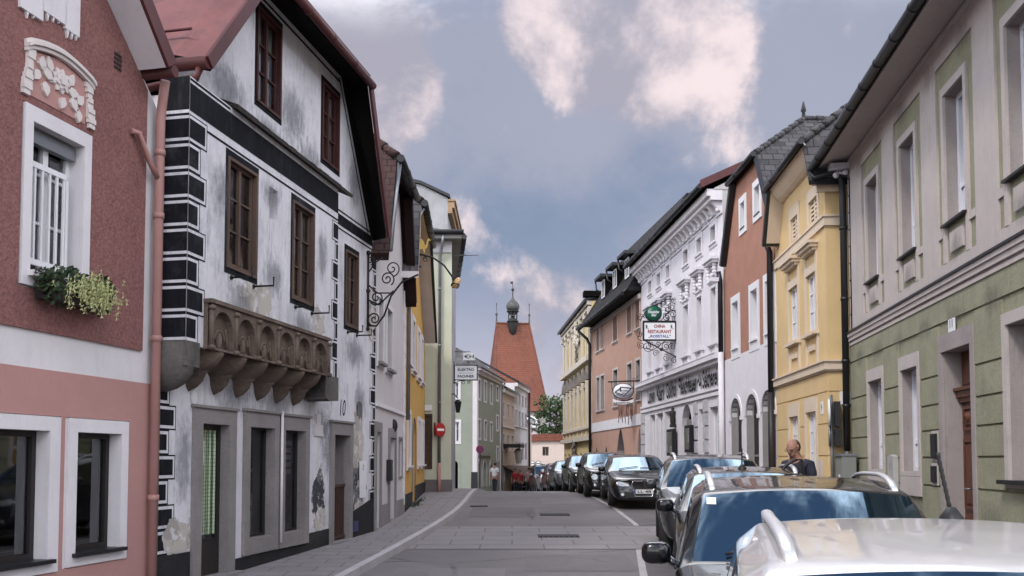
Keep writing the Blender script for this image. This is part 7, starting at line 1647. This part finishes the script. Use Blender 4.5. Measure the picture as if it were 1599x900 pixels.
    for sx in (-1, 1):
        pts = []
        for i in range(9):
            x0 = sx*(.10+.33*i/8) if False else 0
        yy = [yc+.2+(yt-yc-.5)*i/12 for i in range(13)]
        for y in yy:
            hit = bvh.ray_cast(Vector((sx*2, y, zB+.012)), Vector((-sx, 0, 0)))
            if hit[0]: pts.append(hit[0]+Vector((sx*.004, 0, 0)))
        if len(pts) > 3: b_.tube(pts, .012, 6)
    part('waist_trim', b_.v, b_.f, M['chrome'] if P.get('chrome_trim') else M['blackpl'])
    b_ = MB()                                                    # shut lines of bonnet, doors and roof ditch
    for sx in (-1, 1):
        for (xa, ya_, xb, yb_) in ((.80*Wd, .12, .86*Wd, yc-.06), (tw*Wd-.10, yh+.12, tw*Wd-.12, yq-.1)):
            pts = []
            for i in range(13):
                x = sx*(xa+(xb-xa)*i/12); y = ya_+(yb_-ya_)*i/12; hit = bvh.ray_cast(Vector((x, y, 3)), Vector((0, 0, -1)))
                if hit[0]: pts.append(hit[0]+Vector((0, 0, -.0015)))
            if len(pts) > 3: b_.tube(pts, .0045, 5)
        for y in (yc+.12, yB+.04, yC+.05):
            pts = []
            for i in range(9):
                z = zb+.2+(zB-.03-zb-.2)*i/8; hit = bvh.ray_cast(Vector((sx*2, y, z)), Vector((-sx, 0, 0)))
                if hit[0]: pts.append(hit[0]-Vector((sx*.0015, 0, 0)))
            if len(pts) > 3: b_.tube(pts, .0045, 5)
    part('panel_gap', b_.v, b_.f, M['blackpl'])
    b_ = MB()
    for x0, x1 in ((-.62*Wd, -.02*Wd), (.05*Wd, .66*Wd)):
        pts = []
        for i in range(8):
            x = x0+(x1-x0)*i/7; y = yc+.01+.06*(i/7); hit = bvh.ray_cast(Vector((x, y, 3)), Vector((0, 0, -1)))
            if hit[0]: pts.append(hit[0]+Vector((0, -.012, .016)))
        b_.tube(pts, .011, 5)
    part('wiper', b_.v, b_.f, M['blackpl'])
    if P.get('antenna'):
        ax_, ay_, hh, lean = P['antenna']; z = top_at(ax_, ay_); b_ = MB()
        b_.lathe((ax_, ay_, z-.01), [(.055, 0), (.052, .02), (.03, .05), (.018, .065), (.001, .07)], 12, 0, Vector((1, 0, 0)), Vector((0, 1.5, 0)), Vector((0, 0, 1)))
        n = 16; b_.tube([(ax_+lean*i/n, ay_+.03, z+.05+hh*i/n) for i in range(n+1)], [.011 if i % 2 else .008 for i in range(n)]+[.013], 6); part('roof_antenna', b_.v, b_.f, M['blackpl'])
    if P.get('sticker'):
        x, z = P['sticker']; hit = bvh.ray_cast(Vector((x, -1, z)), Vector((0, 1, 0)))
        vs = []
        for dx, dz in ((-.033, -.022), (.033, -.022), (.033, .022), (-.033, .022)):
            hit = bvh.ray_cast(Vector((x+dx, -1, z+dz)), Vector((0, 1, 0)))
            if hit[0]: vs.append(hit[0]+hit[1]*.004 if hit[1].y < 0 else hit[0]-hit[1]*.004)
        if len(vs) == 4: part('toll_sticker', vs, [(0, 1, 2, 3)], M['paper'], smooth=False)
    bpy.data.meshes.remove(ev)
    return root
SUV = dict(L=4.35, W=1.80, zb=.26, belt=1.02, cowl_z=1.08, head_z=1.52, roof_z=1.60, rear_z=1.55, cowl=1.08, head=1.72, rear=3.72, tail=4.18, nose_z=.92, wheel=.34)
EST = dict(L=4.65, W=1.82, zb=.20, belt=.92, cowl_z=.96, head_z=1.34, roof_z=1.41, rear_z=1.36, cowl=1.25, head=1.98, rear=4.05, tail=4.50, nose_z=.78, wheel=.33, axle_f=.92)
HAT = dict(L=3.70, W=1.66, zb=.22, belt=.94, cowl_z=.98, head_z=1.40, roof_z=1.48, rear_z=1.42, cowl=.92, head=1.52, rear=3.15, tail=3.55, nose_z=.84, wheel=.30, axle_f=.72, axle_r=.62)
VAN = dict(L=4.7, W=1.88, zb=.24, belt=1.12, cowl_z=1.12, head_z=1.78, roof_z=1.90, rear_z=1.86, cowl=.82, head=1.45, rear=4.45, tail=4.62, nose_z=.92, wheel=.33, tumble=.84)
def mod(a, **k): d = dict(a); d.update(k); return d
BLACK = ('black', (.0035, .0035, .0045), 0.0, .25); WHITE = ('white', (.45, .437, .435), 0.0, .3); SILVER = ('silver', (.40, .41, .43), .75, .3); GREY = ('grey', (.13, .135, .14), .5, .3); RED = ('wine_red', (.16, .012, .02), .2, .25)
# nearest white car, only its roof and shoulder in the frame
yw = .235
def nose_at(hx, hy, head, yaw): return (hx-head*math.sin(yaw), hy-head*math.cos(yaw))
car('white car nearest the camera, with silver roof rails and a whip antenna on its roof', nose_at(1.47, 2.62, 1.72, yw), yw, mod(SUV, L=4.15, W=1.84, rear=3.62, tail=4.0, head_z=1.545, roof_z=1.585, rear_z=1.53, tumble=.80, antenna=(.20, 3.45, .26, -.05), quarter=True, chrome_trim=False), WHITE, rails=(M['rail'], .085, .06, .027), front='bar', lod=3)
car('black car with silver rails and a toll sticker, directly behind the white car', nose_at(2.12, 6.55, 1.72, .20), .20, mod(SUV, W=1.86, head_z=1.54, roof_z=1.61, rear_z=1.57, black_mirror=True, sticker=(-.655, 1.47), tumble=.80), BLACK, rails=(M['rail'], .075, .06, .028), front='grille', lod=3)
car('black car with a brown-reflecting roof and short aerial, third from the camera', nose_at(2.88, 10.95, 1.6, .17), .17, mod(SUV, L=4.1, W=1.78, head_z=1.49, roof_z=1.55, rear_z=1.50, cowl=1.0, head=1.6, rear=3.5, tail=3.95, antenna=(-.05, 1.9, .2, 0), black_mirror=True), BLACK, rails=(M['rail'], .085, .05, .03))
car('silver-bonneted dark car with silver roof rails between the man and the dark estate', nose_at(3.45, 15.5, 1.72, .14), .14, mod(SUV, W=1.88, head_z=1.55, roof_z=1.62, belt=1.04), ('dark_grey', (.03, .031, .034), .3, .25), rails=(M['rail'], .075, .06, .03))
car('black estate car with a chrome-edged shield grille and its full front in view', nose_at(3.56, 24.3, 0, .03), .03, mod(EST, plate_text='LL 48', plate_z=.46, chrome_trim=True), BLACK, front='shield')
car('small black hatchback with round headlights behind the black estate', nose_at(3.22, 29.2, 0, -.02), -.02, mod(HAT, black_mirror=True), BLACK, front='round')
car('dark compact car with a chrome bar across its nose, behind the round-lit hatchback', nose_at(3.10, 33.4, 0, -.05), -.05, mod(EST, L=4.2, head_z=1.42, roof_z=1.48, rear_z=1.42, rear=3.7, tail=4.05, W=1.78), BLACK, front='bar')
car('grey compact car half hidden at the crest of the street', nose_at(2.72, 38.6, 0, -.06), -.06, mod(HAT, L=3.9, rear=3.3, tail=3.7), GREY, front='bar')
car('wine-red car at the crest of the street', nose_at(2.60, 43.4, 0, -.07), -.07, mod(HAT, head_z=1.5, roof_z=1.58, rear_z=1.5, W=1.72), RED, front='bar')
car('white car squeezed between the wine-red car and the dark van', nose_at(2.42, 48.0, 0, -.07), -.07, mod(HAT, W=1.7), WHITE, front='bar')
car('tall dark van at the far end of the parked row', nose_at(2.28, 52.6, 0, -.07), -.07, mod(VAN, W=1.86), GREY, front='bar')
car('small silver-blue car, farthest of the parked row', nose_at(1.95, 58.6, 0, -.08), -.08, mod(HAT), ('pale_blue', (.30, .36, .45), .6, .3), front='bar')
car('dark car beyond the silver-blue car under the awning end', nose_at(1.25, 64.5, 0, -.08), -.08, mod(HAT), BLACK, front='bar')

# ================================================================== PEOPLE
M['skin'] = mat('skin', (.30, .155, .11), .55, var=.08); M['tshirt'] = mat('dark_blue_cotton', (.018, .020, .030), .9, var=.2, bump=.3, bs=30); M['jeans'] = mat('dark_trousers', (.022, .024, .032), .9, var=.2); M['hair'] = mat('short_grey_hair', (.045, .034, .03), .9, var=.3, bump=.6, bs=90); M['shoe'] = mat('dark_shoe', (.02, .018, .016), .6)
def skin_mesh(name, nodes, edges, radii, mt, parent, loc=(0, 0, 0), sub=2, root=0):
    me = bpy.data.meshes.new(name); me.from_pydata([Vector(n) for n in nodes], edges, []); o = bpy.data.objects.new(name, me); COL.objects.link(o)
    sk = o.modifiers.new('skin', 'SKIN'); sk.use_smooth_shade = True; sl_ = me.skin_vertices[0].data
    for i, r in enumerate(radii):
        sl_[i].radius = (r, r) if not isinstance(r, tuple) else r; sl_[i].use_root = (i == root)
    ss = o.modifiers.new('sub', 'SUBSURF'); ss.levels = sub; ss.render_levels = sub
    bpy.context.view_layer.update(); dg = bpy.context.evaluated_depsgraph_get(); ev = bpy.data.meshes.new_from_object(o.evaluated_get(dg)); bpy.data.objects.remove(o)
    ev.materials.clear(); ev.materials.append(mt); ev.polygons.foreach_set('use_smooth', [True]*len(ev.polygons)); ev.name = name
    q = bpy.data.objects.new(name, ev); COL.objects.link(q); q.parent = parent; return q
def ell(b, c, rx, ry, rz, n=14): b.ball(c, rx, ry, rz, n)
def person(loc, rz, H, label, shirt, trousers, hair, look=0.0, bald=False, glasses=False, reach=False, stride=0.0):
    """standing figure facing local -Y; hips as root, one continuous skin body"""
    s = H/1.78; t = empty('person', loc, label, 'person', None, rz)
    hd = -.05-look*.10; neck = (0, -.035*1, 1.50*s); headc = Vector((0, hd, 1.640*s))
    n = [(0, 0, .95*s), (0, -.005, 1.12*s), (0, -.0, 1.32*s), (0, .0, 1.44*s), neck, (headc.x, headc.y+.02, 1.60*s), (headc.x, headc.y, 1.70*s)]
    r = [(.15*s, .115*s), (.145*s, .105*s), (.165*s, .115*s), (.135*s, .095*s), (.068*s, .068*s), (.073*s, .080*s), (.077*s, .094*s)]
    e = [(0, 1), (1, 2), (2, 3), (3, 4), (4, 5), (5, 6)]
    for sx in (-1, 1):
        b0 = len(n); fx = stride*sx
        n += [(sx*.09*s, 0, .86*s), (sx*.095*s, -.01-.5*fx, .49*s), (sx*.10*s, .02-1.0*fx, .09*s), (sx*.105*s, -.10-1.0*fx, .035*s)]
        r += [.088*s, .058*s, .040*s, .035*s]; e += [(0, b0), (b0, b0+1), (b0+1, b0+2), (b0+2, b0+3)]
        b1 = len(n)
        if reach: n += [(sx*.19*s, 0, 1.42*s), (sx*.27*s, -.03*s, 1.16*s), (sx*.24*s, -.22*s, 1.02*s), (sx*.22*s, -.29*s, .99*s)]
        else: n += [(sx*.19*s, 0, 1.42*s), (sx*.25*s, .03*s, 1.15*s), (sx*.26*s, -.03*s, .90*s), (sx*.26*s, -.05*s, .82*s)]
        r += [.055*s, .042*s, .030*s, .028*s]; e += [(3, b1), (b1, b1+1), (b1+1, b1+2), (b1+2, b1+3)]
        hp = Vector(n[b1+3]); d = (hp-Vector(n[b1+2])).normalized(); sd_ = Vector((0, 1, 0)) if abs(d.z) > .5 else Vector((0, 0, 1))
        for k in range(4):                                         # four fingers, unequal, curled
            a0 = hp+sd_*((k-1.5)*.021*s); ln = (.075, .085, .08, .062)[k]*s; c0 = len(n); cur = Vector((-sx*.012, 0, 0))
            n += [tuple(a0+d*ln*.45), tuple(a0+d*ln*.75+cur), tuple(a0+d*ln*.95+cur*2.6)]; r += [.0095*s]*3; e += [(b1+3, c0), (c0, c0+1), (c0+1, c0+2)]
        c0 = len(n); th = hp-d*.02-sd_*.03*s; n += [tuple(th+d*.03-sd_*.012), tuple(th+d*.065-sd_*.012)]; r += [.011*s, .010*s]; e += [(b1+3, c0), (c0, c0+1)]
    body = skin_mesh('body', n, e, r, M['skin'], t)
    # face: nose, brow, lips, ears, eyes set on the head at half its height
    b = MB(); up = Vector((0, 0, 1)); tl = math.radians(18+22*look); fw = Vector((0, -math.cos(tl), -math.sin(tl))); ut = Vector((0, -math.sin(tl), math.cos(tl))); C = headc+Vector((0, .005, .012*s)); X = Vector((1, 0, 0))
    ell(b, C, .076*s, .096*s, .115*s)
    ell(b, C+fw*.060*s-ut*.055*s, .052*s, .045*s, .052*s)
    b.tube([C+fw*.094*s+ut*.02*s, C+fw*.112*s-ut*.022*s, C+fw*.098*s-ut*.034*s], [.010*s, .017*s, .012*s], 8)
    for sx in (-1, 1): ell(b, C+X*sx*.076*s-fw*.005, .014*s, .022*s, .034*s, 8); ell(b, C+fw*.088*s+X*sx*.032*s+ut*.024*s, .022*s, .010*s, .009*s, 7)
    b.tube([C+fw*.098*s-ut*.066*s+X*k*.011*s-fw*.001*k*k for k in range(-2, 3)], .0075*s, 6)
    hdm = bpy.data.meshes.new('head'); hdm.from_pydata([v for v in b.v], [], b.f); hdm.materials.append(M['skin']); hdm.polygons.foreach_set('use_smooth', [True]*len(hdm.polygons))
    # join the head into the body mesh so the figure stays one surface object
    bm = bmesh.new(); bm.from_mesh(body.data); bm.from_mesh(hdm); bm.to_mesh(body.data); bm.free(); bpy.data.meshes.remove(hdm)
    def child(name, bb, m, par=t):
        d = bpy.data.meshes.new(name); d.from_pydata(bb.v, [], bb.f); d.materials.append(m); d.polygons.foreach_set('use_smooth', [True]*len(d.polygons)); q = bpy.data.objects.new(name, d); COL.objects.link(q); q.parent = par; return q
    eb = MB()
    for sx in (-1, 1): ell(eb, C+fw*.0905*s+X*sx*.032*s+ut*.012*s, .012*s, .006*s, .007*s, 7)
    child('eyes', eb, M['signblack'])
    hb = MB(); hc = C-fw*(.030 if bald else .014)*s+ut*(-.012 if bald else .022)*s
    hb.ball(hc, .0815*s, .094*s, .106*s, 12)
    child('hair', hb, hair)
    if glasses:
        gb = MB()
        for sx in (-1, 1): gb.tube([C+fw*.108*s+X*(sx*.033+.024*math.cos(k*.524))*s+ut*(.012+.018*math.sin(k*.524))*s for k in range(13)], .003*s, 5); gb.tube([C+fw*.106*s+X*sx*.057*s+ut*.016*s, C+X*sx*.084*s+ut*.012*s], .003*s, 5)
        child('glasses', gb, M['signblack'])
    # clothes follow the same skeleton, slightly larger
    g = .016*s
    sn = n[:4]+[(0, -.018*s, 1.485*s)]; sr = [tuple(v+g for v in q) for q in r[:4]]+[(.078*s, .075*s)]; sr[3] = (.130*s+g, .095*s+g); se = [(0, 1), (1, 2), (2, 3), (3, 4)]
    for sx, b1 in ((-1, None), (1, None)):
        base = [i for i, q in enumerate(n) if abs(q[0]-sx*.19*s) < 1e-6 and abs(q[2]-1.42*s) < 1e-6][0]; k0 = len(sn); mid = Vector(n[base]).lerp(Vector(n[base+1]), .72)
        sn = sn+[n[base], tuple(mid)]; sr = sr+[.064*s+g*.6, .056*s+g*.8]; se = se+[(3, k0), (k0, k0+1)]
    skin_mesh('shirt', [(q[0], q[1], q[2]-(.03*s if i == 0 else 0)) for i, q in enumerate(sn)], se, sr, shirt, t)
    tn = [(0, 0, .97*s), (0, 0, .90*s)]; trr = [(.152*s, .118*s), (.15*s, .118*s)]; te = [(0, 1)]
    for k, sx in enumerate((-1, 1)):
        k0 = len(tn); fx = stride*sx; tn += [(sx*.09*s, 0, .84*s), (sx*.095*s, -.01-.5*fx, .49*s), (sx*.10*s, .02-1.0*fx, .10*s)]; trr += [.098*s, .072*s, .060*s]; te += [(1, k0), (k0, k0+1), (k0+1, k0+2)]
    skin_mesh('trousers', tn, te, trr, trousers, t)
    sb = MB()
    for sx in (-1, 1): ell(sb, Vector((sx*.102*s, -.06-1.0*stride*sx, .045*s)), .05*s, .13*s, .05*s, 8)
    child('shoes', sb, M['shoe'])
    return t
mx, my = 3.93, 12.35
person((mx, my, zg(my)+.165), math.radians(-52), 1.80, 'man in a dark blue T-shirt and glasses looking down beside the parked cars', M['tshirt'], M['jeans'], M['hair'], look=.6, bald=True, glasses=True, reach=True)
def far_person(x, d, label, shirt, trousers, hair, H=1.72, rz=0, stride=.0): X = (x-CX)/1400*d; person((X, d, zg(d)), math.radians(rz), H, label, shirt, trousers, hair, stride=stride)
M['wshirt'] = mat('white_cotton', (.60, .60, .60), .9); M['rshirt'] = mat('red_cotton', (.28, .02, .03), .9, var=.1); M['pshirt'] = mat('pale_pink_cotton', (.42, .26, .25), .9, var=.1); M['dhair'] = mat('dark_hair', (.02, .015, .012), .9)
far_person(772.5, 50, 'person in a white shirt walking by the sage green house', M['wshirt'], M['jeans'], M['dhair'], rz=160, stride=.12)
far_person(804.5, 58, 'person in a red shirt under the awning', M['rshirt'], M['jeans'], M['dhair'], rz=20)
far_person(812.5, 58.6, 'person in a red top close beside the one in the red shirt', M['rshirt'], M['jeans'], M['hair'], H=1.62, rz=-30)
far_person(826, 58, 'person in a pale pink shirt right of the red-shirted pair', M['pshirt'], M['jeans'], M['dhair'], H=1.78, rz=180)
far_person(835, 60, 'person in dark clothes beside the farthest cars', M['jeans'], M['jeans'], M['dhair'], H=1.75, rz=180)

# ================================================================== SMALL THINGS DOWN THE STREET
# steering-wheel-like dark arc in front of the man: the top of an open car door frame
t = empty('open_door_frame', (3.55, 11.3, 1.7), 'dark curved top edge of an open car door in front of the man', 'car door')
b = MB(); p0, p1, p2, p3 = at_depth(1221, 735, 11.3), at_depth(1228, 726, 11.3), at_depth(1240, 719, 11.3), at_depth(1251, 717, 11.3); lowp = at_depth(1251, 800, 11.3); lowq = at_depth(1219, 800, 11.3)
b.tube([lowq, p0, p1, p2, p3, lowp], .022, 8); b.build('door_edge', M['blackpl'], t)
b = MB(); b.poly([p + Vector((0, .01, 0)) for p in (at_depth(1220, 745, 11.3), at_depth(1250, 745, 11.3), lowp, lowq)]); b.poly([p + Vector((0, .04, 0)) for p in (at_depth(1220, 745, 11.3), at_depth(1250, 745, 11.3), lowp, lowq)]); b.build('door_panel', paint('car_paint_black', *BLACK[1:]), t)
# awning over the shop
u0 = G.uv(785, 735)[0]; u1 = G.uv(826, 735)[0]
t = empty('awning', G.P((u0+u1)/2, 2.5), 'long brown sloping awning over a shop front beyond the crest', 'awning')
za = G.uv(785, 728)[1]; b = MB(); b.hexa([G.P(u0, za, .02), G.P(u1, za-.1, .02), G.P(u1, za-.75, 1.5), G.P(u0, za-.75, 1.5), G.P(u0, za+.05, .02), G.P(u1, za-.05, .02), G.P(u1, za-.68, 1.52), G.P(u0, za-.68, 1.52)]); b.build('canopy', mat('brown_awning_cloth', (.12, .085, .07), .9, var=.1), t)
b = MB(); b.hexa([G.P(u0, za-.95, 1.5), G.P(u1, za-.95, 1.5), G.P(u1, za-.95, 1.53), G.P(u0, za-.95, 1.53), G.P(u0, za-.70, 1.5), G.P(u1, za-.70, 1.5), G.P(u1, za-.70, 1.53), G.P(u0, za-.70, 1.53)]); b.build('valance', M['greyplaster'], t)
t = empty('hanging_lantern', G.P(u0+2.5, 4.0, .8), 'trapezoid glass lantern hung from a dark bracket on the cream house', 'lantern')
c = G.P(u0+1.4, G.uv(790, 713)[1], .9); b = MB(); b.lathe(c, [(.25, -.5), (.45, .35), (.30, .5), (.02, .6)], 4, 0, arc=(math.pi/4, 2*math.pi+math.pi/4)); b.build('glass_body', mat('lantern_glass', (.35, .32, .3), .3, var=.2), t)
b = MB(); b.box(G, u0+.2, u0+2.2, c.z+.62, c.z+.85, .0, 1.2); b.build('bracket', M['iron'], t)
# no-stopping sign on its post at the sage house corner
d = 47.0; X = (749.5-CX)/1400*d; zt = EYE+(719.5-702)/1400*d
t = round_sign('no_stopping_sign', Vector((X, d-.06, zt)), (.1, -1, 0), .21, M['signblue'], M['signred'], 'round blue no-stopping sign with red rim and cross on a thin post', (M['signred'], .17, .025, .785))
b = MB(); b.tube([(X, d, zg(d)), (X, d, zt+.2)], .035, 8); b.build('post', M['dkgutter'], t)
b = MB(); c = Vector((X, d-.06, zt)); a, u_ = Vector((1, .1, 0)).normalized(), Vector((0, 0, 1)); p_, q_ = (a-u_).normalized(), (a+u_).normalized(); n_ = Vector((.1, -1, 0)).normalized()*.0145
b.poly([c+n_-p_*.17-q_*.025, c+n_+p_*.17-q_*.025, c+n_+p_*.17+q_*.025, c+n_-p_*.17+q_*.025]); b.build('bar', M['signred'], t, recalc=False)
# wall lanterns on the far side of the pale green house and a small pavement sign
lt = empty('wall_lantern', S5.P(6.5, 4.4, .3), 'dark curved wall lantern on the pale green house below the box signs', 'lantern')
b = MB(); b.tube([S5.P(6.5, 4.75, 0), S5.P(6.5, 4.8, .25), S5.P(6.5, 4.6, .42)], .025, 6); b.lathe(S5.P(6.5, 4.2, .42), [(.08, -.2), (.14, .2), (.16, .24), (.03, .36)], 8); b.build('lamp_body', M['iron'], lt)
d = 44.0; ab = empty('pavement_sign', ((741-CX)/1400*d, d, zg(d)), 'dark A-board standing on the pavement at the corner of the sage green house', 'sign')
b = MB(); X = (741-CX)/1400*d
for sy in (-1, 1): b.hexa([(X-.16, d+sy*.28-.01, zg(d)), (X+.16, d+sy*.28-.01, zg(d)), (X+.16, d+sy*.28+.01, zg(d)), (X-.16, d+sy*.28+.01, zg(d)), (X-.16, d-.01+sy*.02, zg(d)+1.0), (X+.16, d-.01+sy*.02, zg(d)+1.0), (X+.16, d+.01+sy*.02, zg(d)+1.0), (X-.16, d+.01+sy*.02, zg(d)+1.0)])
b.build('board', M['dkgutter'], ab)
# weeds along the foot of the ochre house
b = MB(); rng = random.Random(8)
for i in range(26): c = L4.P(1.2+rng.random()*5.5, zg(25)+KH+.03, .12+rng.random()*.12); leaves(b, c, .1, .1, .06, 12, .03, rng)
tag(b.build('weeds', M['leafdark'], None, recalc=False), 'thin green weeds growing at the foot of the ochre house wall', 'weeds', kind='stuff')
